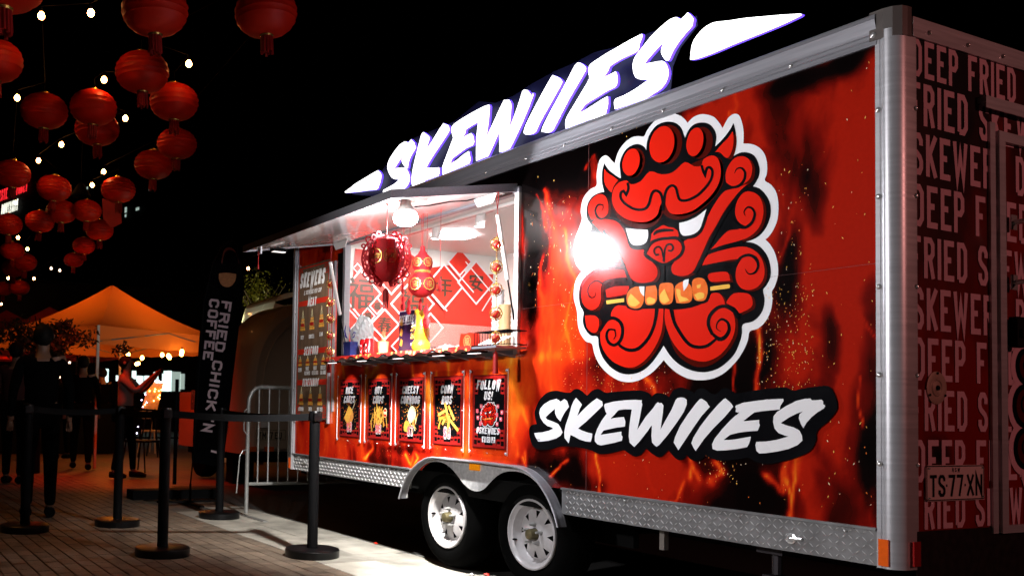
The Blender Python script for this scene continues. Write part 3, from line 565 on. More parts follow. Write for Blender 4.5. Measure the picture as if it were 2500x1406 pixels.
    # black brush lines: (points, width)
    kl=[([(1245,540),(1258,590),(1275,625),(1290,570),(1315,560),(1338,590),(1332,650),(1290,720),(1210,800),(1120,842),(1060,838),(1040,790),(1025,735),(990,715),(950,745),(930,800),(922,880)],20),
     ([(608,690),(618,740),(598,795),(575,762),(552,780),(555,830),(600,880),(680,920),(760,915),(795,870),(810,810),(830,770),(860,760),(895,785),(912,850),(915,930)],20),
     ([(1450,690),(1500,728),(1560,722),(1608,675),(1620,610),(1592,568),(1550,572),(1528,612)],(8,16,22,22,20,16,10,3)),([(1510,1000),(1560,1062),(1620,1075),(1680,1030),(1702,960),(1680,912),(1640,902),(1610,940),(1622,975)],(10,20,24,22,20,16,12,8,3)),
     ([(1530,1400),(1580,1335),(1650,1310),(1710,1340),(1732,1400),(1705,1460),(1650,1472),(1620,1430)],(18,20,22,24,20,16,10,3)),
     ([(445,960),(400,1000),(355,988),(333,930),(358,880),(398,882),(400,912),(385,932)],(6,14,18,16,14,10,6,3)),([(410,1570),(350,1530),(290,1560),(268,1620),(290,1672),(328,1668),(335,1630)],(12,14,14,14,12,8,3)),
     ([(862,1765),(842,1900),(790,2020),(705,2110),(622,2125),(550,2092),(530,2060)],(30,24,24,26,26,22,14)),([(370,1960),(430,1870),(490,1850),(550,1890),(568,1960),(550,2040),(500,2082),(450,2060),(430,2000),(450,1950),(500,1952),(508,2000),(490,2032)],(24,26,26,26,24,24,22,24,20,16,12,9,4)),
     ([(985,1760),(1010,1880),(1070,1990),(1140,2075),(1220,2100),(1300,2085),(1370,2030)],(34,26,26,26,26,24,18)),([(1340,1990),(1305,1910),(1318,1830),(1380,1765),(1450,1750),(1520,1790),(1560,1850)],26),([(1340,1985),(1395,2030),(1450,2010),(1482,1950),(1470,1890),(1420,1860),(1382,1890),(1375,1940),(1412,1965)],(20,32,30,26,22,18,12,8,3)),
     ([(915,1330),(905,1270),(880,1240),(850,1250),(838,1280),(855,1312),(880,1305)],14),([(925,1335),(930,1270),(950,1225),(985,1220),(1002,1250),(985,1275),(960,1270)],14),([(922,1300),(922,1370)],18),
     ([(835,1140),(860,1112),(930,1098),(1005,1100)],(10,26,24,14)),([(917,1390),(917,1530)],20),([(400,1100),(500,1250),(560,1360),(610,1480),(650,1560)],22),([(1640,720),(1560,800),(1450,960),(1370,1100),(1290,1260),(1220,1410),(1180,1470)],26),
     ([(1300,1290),(1440,1240),(1600,1200)],30),([(1240,1430),(1400,1390),(1530,1390)],34),([(330,1400),(480,1400),(590,1410)],34),([(400,1560),(480,1530),(600,1520)],22),
     ([(755,1300),(805,1212),(870,1178),(960,1165),(1050,1168),(1092,1240),(1068,1310),(1000,1360),(925,1393),(850,1370),(780,1330),(755,1300)],20),([(610,1125),(640,1235),(720,1252),(780,1225),(800,1150),(800,1090)],24),([(1050,1040),(1055,1110),(1085,1160),(1180,1150),(1240,1100),(1275,1010),(1300,920)],24)]
    for p,w in kl: S.append(('k',4,p,w))
    Wh([(595,1080),(680,1090),(785,1095),(788,1150),(770,1200),(735,1222),(680,1228),(640,1210),(615,1150)]); Wh([(1288,918),(1200,985),(1120,1020),(1055,1035),(1058,1100),(1080,1140),(1120,1145),(1180,1130),(1230,1090),(1260,1010)])
    K([(420,1690),(590,1660),(620,1600),(720,1555),(1090,1525),(1180,1480),(1270,1490),(1320,1560),(1500,1545),(1510,1600),(1320,1630),(1300,1710),(1180,1740),(1000,1760),(800,1750),(700,1785),(610,1765),(590,1710),(430,1740)])
    Y=lambda p:S.append(('Y',6,p)); O=lambda p:S.append(('O',5,p))
    Y([(428,1700),(583,1680),(583,1712),(432,1732)]); Y([(1322,1582),(1480,1560),(1492,1575),(1485,1595),(1322,1615)])
    ch=[[(605,1650),(640,1600),(700,1580),(745,1620),(750,1700),(720,1760),(650,1765),(610,1730)],[(770,1580),(850,1570),(865,1620),(860,1700),(830,1735),(775,1735),(760,1690)],[(885,1570),(940,1548),(1000,1560),(1005,1640),(990,1720),(920,1735),(885,1700)],[(1015,1600),(1050,1550),(1120,1540),(1165,1600),(1160,1700),(1100,1725),(1030,1720)],[(1165,1540),(1210,1505),(1270,1520),(1300,1600),(1280,1690),(1220,1705),(1180,1680)]]
    for c in ch: O(c)
    for p in ([(615,1690),(640,1640),(680,1680),(720,1720),(680,1750),(630,1740)],[(775,1690),(800,1670),(850,1690),(840,1725),(785,1730)],[(890,1650),(930,1600),(950,1650),(975,1700),(930,1725),(892,1700)],[(1030,1600),(1065,1610),(1070,1660),(1120,1680),(1140,1700),(1060,1715),(1035,1650)],[(1185,1650),(1230,1630),(1270,1640),(1265,1680),(1210,1695)],[(1205,1570),(1240,1560),(1235,1590),(1210,1595)]): Y(p)
    S.append(('W',7,[(712,1580),(758,1580),(755,1665),(725,1630)])); S.append(('W',7,[(1090,1535),(1138,1518),(1130,1570),(1095,1620)]))
    return S
ART=emblem_art(); EM=props(bpy.data.objects.new('emblem',None)); COL.objects.link(EM); EM.parent=T
def place_art(par,fr2,base=.0012,step=.0007,scale=1,mats=None,names=None,simple=False):
    """fr2 maps emblem drawing points to wall (u,v,w)"""
    mm=mats or {'W':M['white'],'K':M['blackprint'],'D':M['darkred'],'R':M['redprint'],'O':M['orange'],'Y':M['yellow']}
    nm={'W0':'white_border','K1':'black_ground','D2':'maroon_shading','R3':'red_mane_and_face','K4':'black_line_work','W5':'eye','O5':'skewer_chunk','Y6':'skewer_stick_and_glaze','W7':'fang'}
    acc={}
    for s in ART:
        key=('K' if s[0]=='k' else s[0])+str(s[1])
        if s[0] in 'WOY' and s[1]>=5: key+='#%d'%len(acc)
        b=acc.setdefault(key,MB())
        if s[0]=='k':
            if simple: continue
            w=s[3]; n=len(s[2]); pts=crom(s[2],3,False)
            ws=list(np.interp(np.linspace(0,n-1,len(pts)),range(n),w if hasattr(w,'__len__') else [w]*n)*1.12)
            b.ribbon(pts,ws,lambda u,v,q,l=s[1]:fr2(u,v,q),base+step*s[1])
        else: b.flat(crom(s[2],2 if simple else 3),fr2,base+step*s[1])
    for key,b in acc.items():
        if not b.v: continue
        obj(nm[key.split('#')[0]],b,mm[key[0]],par)
_ze=zs(1360,250,3.515)
def fr_em(u,v,w): x,z=_ze((u,v)); return (x,-w,z)
place_art(EM,fr_em)
# ---------------------------------------------------------------- brush lettering on the wall
LET=[[(265,138),(272,148),(280,145),(285,155),(295,160),(325,140),(345,155),(360,200),(330,240),(305,285),(293,315),(265,285),(252,255),(250,225),(252,215),(215,245),(175,285),(190,300),(240,318),(275,335),(295,365),(310,400),(295,425),(260,448),(200,465),(140,472),(118,472),(108,455),(95,430),(88,405),(150,400),(200,388),(235,372),(225,362),(190,350),(160,325),(135,285),(127,250),(135,215),(165,180),(210,152)],
[(415,130),(432,148),(448,165),(462,185),(445,215),(425,272),(480,215),(535,165),(578,134),(600,148),(620,158),(626,190),(560,255),(490,320),(430,370),(460,385),(500,400),(542,410),(540,440),(530,475),(495,472),(440,455),(405,435),(372,420),(358,485),(345,470),(325,445),(322,400),(335,340),(360,270),(380,195),(398,155)],
[(640,178),(700,162),(790,150),(880,146),(932,150),(928,165),(934,180),(925,230),(910,310),(895,380),(960,280),(1020,210),(1040,180),(1055,165),(1070,172),(1085,170),(1100,190),(1095,250),(1085,320),(1077,378),(1120,300),(1165,220),(1195,150),(1210,132),(1235,128),(1262,130),(1282,145),(1283,180),(1260,240),(1200,330),(1130,425),(1065,500),(1045,512),(1030,500),(1010,480),(1005,430),(1010,345),(960,410),(905,480),(872,515),(855,500),(835,480),(828,430),(832,360),(843,280),(852,222),(800,220),(755,225),(743,232),(725,250),(697,290),(740,285),(790,280),(802,315),(798,355),(740,362),(690,372),(630,385),(608,420),(660,412),(720,402),(772,394),(770,420),(780,435),(775,465),(700,485),(610,502),(585,495),(562,470),(562,430),(580,375),(615,310),(655,255),(645,235),(640,215),(635,195)],
[(1400,138),(1420,150),(1440,165),(1450,185),(1464,200),(1400,270),(1330,370),(1270,460),(1217,540),(1205,520),(1180,480),(1190,440),(1230,350),(1290,260),(1350,180),(1385,140)],
[(1585,134),(1610,155),(1630,175),(1646,200),(1580,280),(1490,370),(1420,450),(1352,546),(1335,520),(1318,485),(1335,440),(1390,350),(1460,260),(1530,180),(1570,142)],
[(1670,190),(1720,170),(1800,158),(1900,145),(2038,138),(2040,155),(2028,175),(2015,195),(2010,222),(1940,228),(1870,235),(1810,245),(1780,270),(1738,312),(1790,308),(1850,303),(1848,325),(1855,345),(1845,370),(1838,388),(1770,392),(1690,402),(1620,420),(1570,460),(1640,458),(1720,445),(1785,433),(1780,460),(1770,490),(1755,515),(1680,530),(1590,540),(1520,543),(1485,530),(1480,495),(1500,450),(1560,375),(1620,310),(1690,245),(1680,245),(1665,240),(1668,215),(1662,200)],
[(2250,135),(2262,150),(2280,150),(2310,148),(2338,145),(2352,160),(2350,180),(2368,192),(2355,215),(2310,240),(2260,280),(2220,325),(2195,367),(2175,335),(2160,290),(2165,260),(2192,236),(2140,255),(2080,285),(2018,328),(2060,345),(2120,362),(2165,385),(2185,430),(2188,465),(2150,500),(2080,530),(1990,550),(1900,563),(1850,565),(1828,545),(1820,500),(1828,475),(1900,472),(1990,458),(2080,433),(2050,425),(2000,405),(1970,370),(1958,320),(1962,275),(1990,240),(2060,195),(2140,155),(2200,140)]]
BACK=[(105,335),(88,250),(120,160),(180,95),(250,75),(310,85),(365,90),(400,65),(440,65),(500,115),(540,75),(590,62),(640,90),(700,85),(830,75),(930,75),(990,100),(997,130),(1040,95),(1100,100),(1142,125),(1170,75),(1230,50),(1290,65),(1340,95),(1370,60),(1420,60),(1480,100),(1520,95),(1560,58),(1610,60),(1670,95),(1800,75),(1950,55),(2060,50),(2110,75),(2180,60),(2280,45),(2390,40),(2440,110),(2460,200),(2440,250),(2380,320),(2300,390),(2290,470),(2240,550),(2130,600),(2000,635),(1900,650),(1820,630),(1760,600),(1650,615),(1520,620),(1430,575),(1400,610),(1350,625),(1310,610),(1282,580),(1250,610),(1210,615),(1170,580),(1135,540),(1090,585),(1050,592),(1000,560),(963,525),(920,575),(870,588),(820,560),(780,540),(700,560),(600,570),(540,545),(440,520),(300,510),(200,535),(120,535),(70,500),(48,420),(50,365),(75,340)]
_zl=zs(1280,930,3.205)
def fr_let(u,v,w): x,z=_zl((u,v)); return (x,-w,z)
NM=bpy.data.objects.new('painted_name',None); COL.objects.link(NM); NM.parent=T
mb=MB(); mb.flat(crom(BACK,3),fr_let,.0075); obj('black_shape',mb,M['blackprint'],NM)
for p in LET: mb=MB(); mb.flat(p,fr_let,.0090); obj('letter',mb,M['white'],NM)
mb=MB()
for q in ([(690,290),(735,245),(738,250),(697,296)],[(905,488),(960,420),(1005,350),(1000,368),(950,440),(910,492)],[(925,470),(975,400),(978,405),(930,475)],[(1730,310),(1790,262),(1792,266),(1738,314)],[(1665,265),(1690,242),(1694,246),(1672,268)],[(105,455),(135,456),(135,460),(108,459)]): mb.flat(q,fr_let,.0105)
obj('brush_gap',mb,M['blackprint'],NM,kind='stuff')
# ---------------------------------------------------------------- lit sign on the roof
SIGN=bpy.data.objects.new('roof_sign',None); COL.objects.link(SIGN); SIGN.parent=T; props(SIGN,label='glowing white brush lettering sign standing on the roof edge')
YS=.03
s1=lambda p:(840+p[0]/5,240+p[1]/5); s2=lambda p:(1260+p[0]/4.686,20+p[1]/4.686); s3=lambda p:(1640+p[0]/4.135,p[1]/4.135)
SL=[(s1,[(35,1145),(110,1090),(150,1055),(250,995),(340,940),(440,885),(455,900),(475,925),(480,960),(470,1020),(450,1075),(425,1118),(320,1128),(200,1145),(40,1158)]),
(s1,[(848,507),(865,530),(885,550),(890,580),(905,605),(880,650),(840,720),(815,790),(805,862),(780,855),(735,790),(732,745),(738,718),(690,785),(640,865),(700,855),(760,855),(800,885),(825,950),(828,1000),(805,1060),(760,1110),(650,1160),(508,1215),(500,1150),(510,1122),(590,1080),(660,1035),(700,995),(650,992),(605,970),(575,920),(555,860),(560,800),(590,730),(650,640),(710,570),(760,538),(785,535),(808,552)]),
(s1,[(995,420),(1025,440),(1050,462),(1072,490),(1055,550),(1030,635),(1100,530),(1180,400),(1240,312),(1265,325),(1295,335),(1310,365),(1312,405),(1260,490),(1180,610),(1100,730),(1030,850),(1110,858),(1187,850),(1190,900),(1178,950),(1000,1010),(1050,1030),(930,1060),(862,1080),(850,1030),(855,940),(870,850),(900,720),(940,560),(970,450)]),
(s1,[(1335,400),(1340,360),(1370,320),(1450,265),(1550,205),(1650,150),(1740,105),(1800,85),(1808,110),(1803,180),(1795,280),(1780,390),(1762,490),(1820,370),(1880,240),(1930,130),(1980,30),(2010,30),(2045,28),(2068,70),(2070,110),(2062,240),(2045,380),(2100,240),(2150,100),(2185,-10),(2205,-75),(2225,-95),(2270,-90),(2330,-10),(2335,-60),(2340,-40),(2290,110),(2210,300),(2130,470),(2055,620),(1990,650),(1925,665),(1925,560),(1922,420),(1860,560),(1790,712),(1640,770),(1640,640),(1645,470),(1665,297),(1590,340),(1518,385),(1510,410),(1512,425),(1475,490),(1530,455),(1580,432),(1605,470),(1618,540),(1600,580),(1520,615),(1430,680),(1350,740),(1320,810),(1400,765),(1490,690),(1552,652),(1562,700),(1572,750),(1560,800),(1230,940),(1225,850),(1260,750),(1310,620),(1360,490)]),
(s2,[(445,775),(470,785),(510,800),(535,820),(558,855),(480,1000),(390,1160),(300,1320),(255,1420),(200,1450),(130,1450),(115,1420),(140,1340),(220,1180),(310,1010),(400,850)]),
(s2,[(735,633),(770,640),(805,665),(828,690),(825,725),(740,870),(640,1040),(540,1230),(450,1400),(400,1430),(320,1420),(330,1370),(420,1190),(530,990),(640,780),(700,665)]),
(s2,[(860,690),(880,650),(950,600),(1060,530),(1200,450),(1330,375),(1470,305),(1475,330),(1462,375),(1440,430),(1425,498),(1300,560),(1200,610),(1115,665),(1095,690),(1085,725),(1028,805),(1100,770),(1168,735),(1185,770),(1190,850),(1165,910),(1080,950),(950,1030),(815,1115),(755,1210),(860,1150),(1000,1060),(1078,1018),(1082,1100),(1065,1180),(1040,1230),(850,1290),(595,1385),(592,1320),(610,1250),(700,1100),(790,950),(867,815),(858,760)]),
(s2,[(1995,62),(2030,95),(2062,135),(2055,170),(2048,215),(1980,290),(1900,390),(1840,480),(1800,560),(1778,605),(1750,612),(1720,580),(1690,520),(1695,470),(1720,398),(1640,480),(1560,570),(1497,650),(1600,630),(1700,615),(1740,640),(1765,690),(1775,760),(1750,850),(1690,930),(1600,990),(1500,1050),(1160,1165),(1150,1090),(1170,1045),(1260,1010),(1400,930),(1500,860),(1562,820),(1480,828),(1420,815),(1390,790),(1370,730),(1365,650),(1390,570),(1450,490),(1560,350),(1680,230),(1790,140),(1870,115),(1915,140)]),
(s3,[(213,612),(220,540),(235,450),(280,370),(350,295),(420,250),(480,232),(600,220),(760,195),(900,182),(1100,165),(1330,150),(1343,158),(1330,172),(1200,235),(1050,300),(850,380),(650,460),(450,545),(280,605)])]
def fr_sign(cv):
    def f(u,v,w): q=at(*cv((u,v)),y=YS); return (q[0],YS-w,q[2])
    return f
for i,(cv,p) in enumerate(SL):
    q=p if i==3 else crom(p,2)
    mb=MB(); mb.prism(q,fr_sign(cv),-.0,.018,0,side=1)
    obj('swoosh' if i in (0,8) else 'letter',mb,[M['signwhite'],M['halo']],SIGN)
mb=MB(); bk=[(850,474),(860,462),(925,415),(965,352),(1035,322),(1100,295),(1160,246),(1200,250),(1245,232),(1290,202),(1345,172),(1400,148),(1440,126),(1520,106),(1565,82),(1640,52),(1690,36),(1692,60),(1650,115),(1632,160),(1625,235),(1560,262),(1400,320),(1200,395),(1050,450),(950,488),(935,490),(900,478)]
mb.prism([(float(at(x,y,y=YS)[0]),float(at(x,y,y=YS)[2])) for x,y in bk],lambda u,v,w:(u,YS+.03-w,v),-.004,.0); obj('backing_sheet',mb,M['backer'],SIGN)
mb=MB()
for x in np.linspace(-3.9,-1.3,12): mb.box((x,YS+.034,2.53),(x+.03,YS+.06,2.66))
mb.box((-4.1,YS+.034,2.53),(-.6,YS+.05,2.555));
obj('sign_bracket',mb,M['steel'],SIGN)
M['fin']=mat('cut_felt_red',(.38,.004,.012),.8,var=.2,vs=60)
# ================================================================ rear face of the trailer
def rear_colour(Y,Z):
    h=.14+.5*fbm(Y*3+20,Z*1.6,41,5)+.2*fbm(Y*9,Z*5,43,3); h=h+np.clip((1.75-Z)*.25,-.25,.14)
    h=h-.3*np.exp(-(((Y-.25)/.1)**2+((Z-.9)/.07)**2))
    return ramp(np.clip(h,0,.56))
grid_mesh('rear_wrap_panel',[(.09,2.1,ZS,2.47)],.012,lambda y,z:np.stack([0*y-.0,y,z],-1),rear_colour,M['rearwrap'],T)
mb=MB(); mb.box((-.03,.05,ZB),(-.004,2.1,2.47)); obj('rear_wall_core',mb,M['pitch'],T)
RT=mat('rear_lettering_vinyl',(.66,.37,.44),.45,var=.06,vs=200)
rows=[('DEEP FRIED',2.325,2.468,.072),('FRIED SKEWERS',2.142,2.303,.045),('SKEWERS DEEP',1.952,2.112,.060),('DEEP FRIED',1.758,1.918,.068),('FRIED SKEWERS',1.566,1.722,.045),('SKEWERS DEEP',1.372,1.53,.058),('DEEP FRIED',1.182,1.342,.068),('FRIED SKEWERS',.995,1.148,.045),('DEEP FRIED',.805,.962,.068),('FRIED SKEWERS',.63,.775,.045)]
for s,z0,z1,y0 in rows:
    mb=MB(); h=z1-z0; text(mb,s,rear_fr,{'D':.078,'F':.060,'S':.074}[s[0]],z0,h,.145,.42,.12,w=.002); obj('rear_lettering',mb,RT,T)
# door, frame, gutter, handle
mb=MB()
for y0,y1,x1 in ((.565,.60,.012),(.612,.655,.02)): mb.box((.0,y0,.60),(x1,y1,2.22 if x1<.015 else 2.19))
mb.box((.0,.655,2.15),(.02,1.5,2.19)); mb.box((.0,1.46,.6),(.02,1.5,2.15)); mb.box((0,.655,.6),(.02,1.46,.63)); obj('door_frame',mb,M['alu'],T)
mb=MB(); mb.box((.0,.50,2.285),(.03,1.55,2.31)); mb.box((.028,.50,2.262),(.032,1.55,2.31)); obj('rain_gutter',mb,M['alu'],T)
dr=bpy.data.objects.new('rear_door',None); COL.objects.link(dr); dr.parent=T
mb=MB(); mb.tube([(.02,.70,1.83),(.075,.70,1.83),(.085,.70,1.80),(.085,.70,1.62),(.075,.70,1.59),(.02,.70,1.59)],.011,10); mb.box((.02,.68,1.80),(.026,.72,1.86)); mb.box((.02,.68,1.56),(.026,.72,1.62)); obj('grab_handle',mb,M['chrome'],dr,smooth=True)
mb=MB(); mb.box((.02,.665,1.33),(.05,.73,1.45)); mb.box((.05,.68,1.37),(.06,.72,1.40)); obj('door_lock',mb,M['black'],dr)
# emblem on the door, partly in view
mb=MB()
def scal(mb,cx,cz,r,m,n=22,w=.003): mb.flat([(cx+r*math.cos(t),cz+r*1.0*math.sin(t)) for t in np.linspace(0,2*math.pi,n,endpoint=False)],rear_fr,w,m)
EMD=[(.81,1.26,.10),(.80,1.10,.115),(.80,.93,.11),(.86,1.40,.10),(.88,.83,.10)]
for cy,cz,r in EMD: scal(mb,cy,cz,r,0)
mb.flat([(.8,.85),(1.2,.75),(1.4,1.0),(1.4,1.5),(1.1,1.6),(.85,1.45)],rear_fr,.0032,0)
obj('white_border',mb,RT,dr); mb=MB()
for cy,cz,r in EMD: scal(mb,cy+.008,cz,r-.025,0,w=.0045)
mb.flat([(.84,.87),(1.2,.8),(1.36,1.0),(1.36,1.5),(1.1,1.55),(.87,1.42)],rear_fr,.0048,0); obj('black_ground',mb,M['blackprint'],dr); mb=MB()
for cy,cz,r in EMD: scal(mb,cy+.012,cz,r-.045,0,w=.006)
obj('red_curl',mb,M['darkred'],dr); mb=MB()
for cy,cz,r in EMD: mb.ribbon([(cy+.012+(r-.06)*a*math.cos(t),cz+(r-.06)*a*math.sin(t)) for t,a in zip(np.linspace(0,7,14),np.linspace(1,.2,14))],.008,rear_fr,.0075)
obj('curl_line',mb,M['blackprint'],dr)
# number plate
PL=bpy.data.objects.new('number_plate',None); COL.objects.link(PL); PL.parent=T
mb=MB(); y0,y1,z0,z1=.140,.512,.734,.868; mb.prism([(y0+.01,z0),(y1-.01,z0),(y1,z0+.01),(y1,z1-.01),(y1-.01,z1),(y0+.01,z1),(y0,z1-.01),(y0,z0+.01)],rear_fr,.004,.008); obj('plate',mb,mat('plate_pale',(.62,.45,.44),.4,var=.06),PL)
mb=MB(); mb.ribbon([(y0+.004,z0+.004),(y1-.004,z0+.004),(y1-.004,z1-.004),(y0+.004,z1-.004)],.004,rear_fr,.0085,closed=True); text(mb,'TS',rear_fr,y0+.022,z0+.016,.082,.15,.52,.12,w=.0085); text(mb,'77',rear_fr,y0+.138,z0+.016,.082,.15,.52,.12,w=.0085); text(mb,'XN',rear_fr,y0+.256,z0+.016,.082,.15,.56,.12,w=.0085)
for y in (y0+.126,y0+.244): mb.flat([(y-.004,z0+.053),(y+.004,z0+.053),(y+.004,z0+.062),(y-.004,z0+.062)],rear_fr,.0085)
text(mb,'NSW',rear_fr,(y0+y1)/2,z0+.108,.016,.16,.6,.5,w=.0085,anchor='c')
obj('plate_characters',mb,M['black'],PL); rivets(PL,[(.009,y,z) for y in (y0+.014,y1-.014) for z in (z0+.012,z1-.012)],.003,'x',name='screw')
mb=MB(); c=(.002,.213,1.157); mb.lathe([(.062,0),(.062,.004),(.05,.006),(.034,.004),(.03,.007),(.026,.004),(.008,.006),(.0001,.007)],24,c,'x'); vt=obj('vent_cover',mb,mat('vent_bronze_paint',(.45,.3,.24),.4,.3),T,smooth=True)
mb=MB()
for k in range(3): t=R(90+120*k); mb.lathe([(.005,.007),(.005,.009),(.0001,.0095)],8,(c[0],c[1]+.055*math.cos(t),c[2]+.055*math.sin(t)),'x')
mb.lathe([(.01,.007),(.008,.012),(.0001,.013)],10,c,'x'); obj('vent_screws',mb,M['black'],vt,kind='stuff')
mb=MB(); mb.box((-.0,.09,ZB-.08),(.006,2.0,ZS)); obj('rear_tread_plate',mb,mat('dark_tread_plate',(.03,.02,.02),.4,.7,var=.5,vs=30),T)
# ================================================================ serving window
wf=[(OX0-.02,OZ0-.02),(OX1+.02,OZ0-.02),(OX1+.02,OZ1+.01),(OX0-.02,OZ1+.01)]
mb=MB(); mb.box((OX1-.0,-.02,OZ0-.03),(OX1+.034,.03,OZ1)); obj('window_post',mb,M['awn'],T,label='bright aluminium post on the right of the window')
mb=MB(); mb.box((OX0-.032,-.02,OZ0-.03),(OX0,.03,OZ1)); mb.box((OX0-.20,-.012,1.0),(OX0-.175,.0,2.2)); obj('window_post',mb,M['alu'],T)
mb=MB(); mb.box((OX0-.135,-.008,OZ0),(OX0-.05,.001,2.25)); obj('black_seal',mb,M['black'],T)
mb=MB(); mb.box((OX0-.03,-.018,OZ1),(OX1+.034,.03,OZ1+.035)); obj('window_head',mb,M['alu_h'],T)
mb=MB(); mb.box((OX0,-.02,OZ0-.035),(OX1,.05,OZ0-.005)); obj('window_sill',mb,M['alu_h'],T)
# awning hatch, hinged along the head, outer edge a little lower
AX0,AX1=-4.16,-2.13; AY=-.865; hz=2.315; az=2.175
def aw(x,t,dz=0): return (x,AY*t,hz+(az-hz)*t+dz)
A=bpy.data.objects.new('awning_hatch',None); COL.objects.link(A); A.parent=T
mb=MB(); mb.add([aw(AX0,.02,0),aw(AX1,.02,0),aw(AX1,1,0),aw(AX0,1,0),aw(AX0,.02,.034),aw(AX1,.02,.034),aw(AX1,1,.034),aw(AX0,1,.034)],[(0,1,2,3),(4,7,6,5),(0,4,5,1),(1,5,6,2),(2,6,7,3),(3,7,4,0)]); obj('hatch_panel',mb,M['awn'],A)
mb=MB()
for (p,q) in (((AX0,1),(AX1,1)),):
    mb.add([aw(AX0,1.0,-.006),aw(AX1,1.0,-.006),aw(AX1,1.012,-.006),aw(AX0,1.012,-.006),aw(AX0,1.0,.042),aw(AX1,1.0,.042),aw(AX1,1.012,.042),aw(AX0,1.012,.042)],[(0,1,2,3),(4,7,6,5),(0,4,5,1),(1,5,6,2),(2,6,7,3),(3,7,4,0)])
for xx in (AX0-.012,AX1): mb.add([aw(xx,.02,-.006),aw(xx+.012,.02,-.006),aw(xx+.012,1.012,-.006),aw(xx,1.012,-.006),aw(xx,.02,.042),aw(xx+.012,.02,.042),aw(xx+.012,1.012,.042),aw(xx,1.012,.042)],[(0,1,2,3),(4,7,6,5),(0,4,5,1),(1,5,6,2),(2,6,7,3),(3,7,4,0)])
obj('hatch_edge_trim',mb,M['alu_h'],A)
def br(x,t):
    mb=MB(); zz=aw(x,t)[2]; y=aw(x,t)[1]
    mb.prism([(x-.11,zz-.002),(x+.11,zz-.002),(x+.07,zz-.055),(x-.07,zz-.055)],lambda u,v,w:(u,y-w,v),0,.006); mb.box((x-.11,y-.006,zz-.004),(x+.11,y+.05,zz-.001)); obj('strut_bracket',mb,M['awn'],A)
br(AX1-.12,.16); br(AX0+.16,.16)
def strut(a,b,f=.62):
    a,b=Vector(a),Vector(b); c=a.lerp(b,f); mb=MB(); mb.tube([a,c],.013,10); obj('gas_strut_cylinder',mb,M['awn'],A,smooth=True); mb=MB(); mb.tube([c,b],.005,8); obj('gas_strut_rod',mb,M['black'],A)
strut(tuple(at(1215,525,x=-2.19)),(-2.13,-.02,1.56)); strut(tuple(at(806,640,x=-4.06)),(-4.10,-.02,1.50))
mb=MB(); pts=[at(x,y,z=2.20) for x,y in ((1010,516),(1050,519),(1100,515),(1140,520),(1160,517))]; mb.tube([(p[0],p[1],aw(0,p[1]/AY)[2]-.008) for p in pts],.004,6); obj('lamp_cable',mb,M['black'],A)
FL=bpy.data.objects.new('awning_flood_lamp',None); COL.objects.link(FL); FL.parent=T
mb=MB(); mb.lathe([(.03,2.20),(.034,2.17),(.05,2.15),(.052,2.135)],20,(-2.24,-.70,0)); obj('lamp_body',mb,M['awn'],FL,smooth=True)
mb=MB(); mb.lathe([(.05,2.137),(.064,2.12),(.07,2.10),(.064,2.078),(.045,2.062),(.0001,2.056)],24,(-2.24,-.70,0)); obj('lamp_face',mb,M['flood'],FL,smooth=True)
# five small lamps and the rack under the shelf
for i,x in enumerate((-4.04,-3.6,-3.12,-2.66,-2.3)):
    mb=MB(); mb.box((x-.10,-.19,1.368),(x+.10,-.15,1.378)); lp=obj('poster_lamp',mb,M['black'],T); mb=MB(); mb.box((x-.05,-.182,1.3655),(x+.05,-.158,1.3678)); obj('lamp_strip',mb,mat('strip_light',(1,1,1),.3,emit=2.5,ecol=(1,.85,.85),var=0),lp)
# fold-down shelf with cloth
SX0,SX1=-4.02,-2.02
mb=MB(); mb.box((SX0,-.235,OZ0-.006),(SX1,-.02,OZ0+.006))
obj('shelf',mb,M['alu_h'],T)
mb=MB()
n=60
for i in range(n):
    x0=SX0+(SX1-.22-SX0)*i/n; x1=SX0+(SX1-.22-SX0)*(i+1)/n; d0=.018+.010*math.sin(i*1.3)+.006*math.sin(i*.37); d1=.018+.010*math.sin((i+1)*1.3)+.006*math.sin((i+1)*.37)
    mb.add([(x0,-.02,1.4),(x1,-.02,1.4),(x1,-.238,1.4),(x0,-.238,1.4),(x1,-.243,1.397-d1),(x0,-.243,1.397-d0)],[(0,3,2,1),(3,5,4,2)])
cl=mat('brocade_red_gold',(.45,.015,.012),.5,var=.3,vs=40)
N=cl.node_tree.nodes; Lk=cl.node_tree.links; vo=N.new('ShaderNodeTexVoronoi'); vo.inputs['Scale'].default_value=26; tc=N.new('ShaderNodeTexCoord'); Lk.new(tc.outputs['Object'],vo.inputs['Vector']); cr=N.new('ShaderNodeValToRGB'); cr.color_ramp.elements[0].position=.28; cr.color_ramp.elements[0].color=(.8,.5,.12,1); cr.color_ramp.elements[1].position=.34; cr.color_ramp.elements[1].color=(.42,.015,.012,1); Lk.new(vo.outputs['Distance'],cr.inputs[0]); Lk.new(cr.outputs[0],N['Principled BSDF'].inputs['Base Color'])
o=obj('brocade_runner',mb,cl,None); o.location=(0,0,.007); props(o,'red and gold brocade cloth lying along the serving shelf','tablecloth')
for i,x in enumerate(np.linspace(-3.9,-2.15,9)):
    mb=MB(); mb.tube([(x,-.22,1.385),(x+.01,-.16,1.372),(x+.01,.0,1.345)],.004,6); obj('shelf_stay',mb,M['steel'],T)
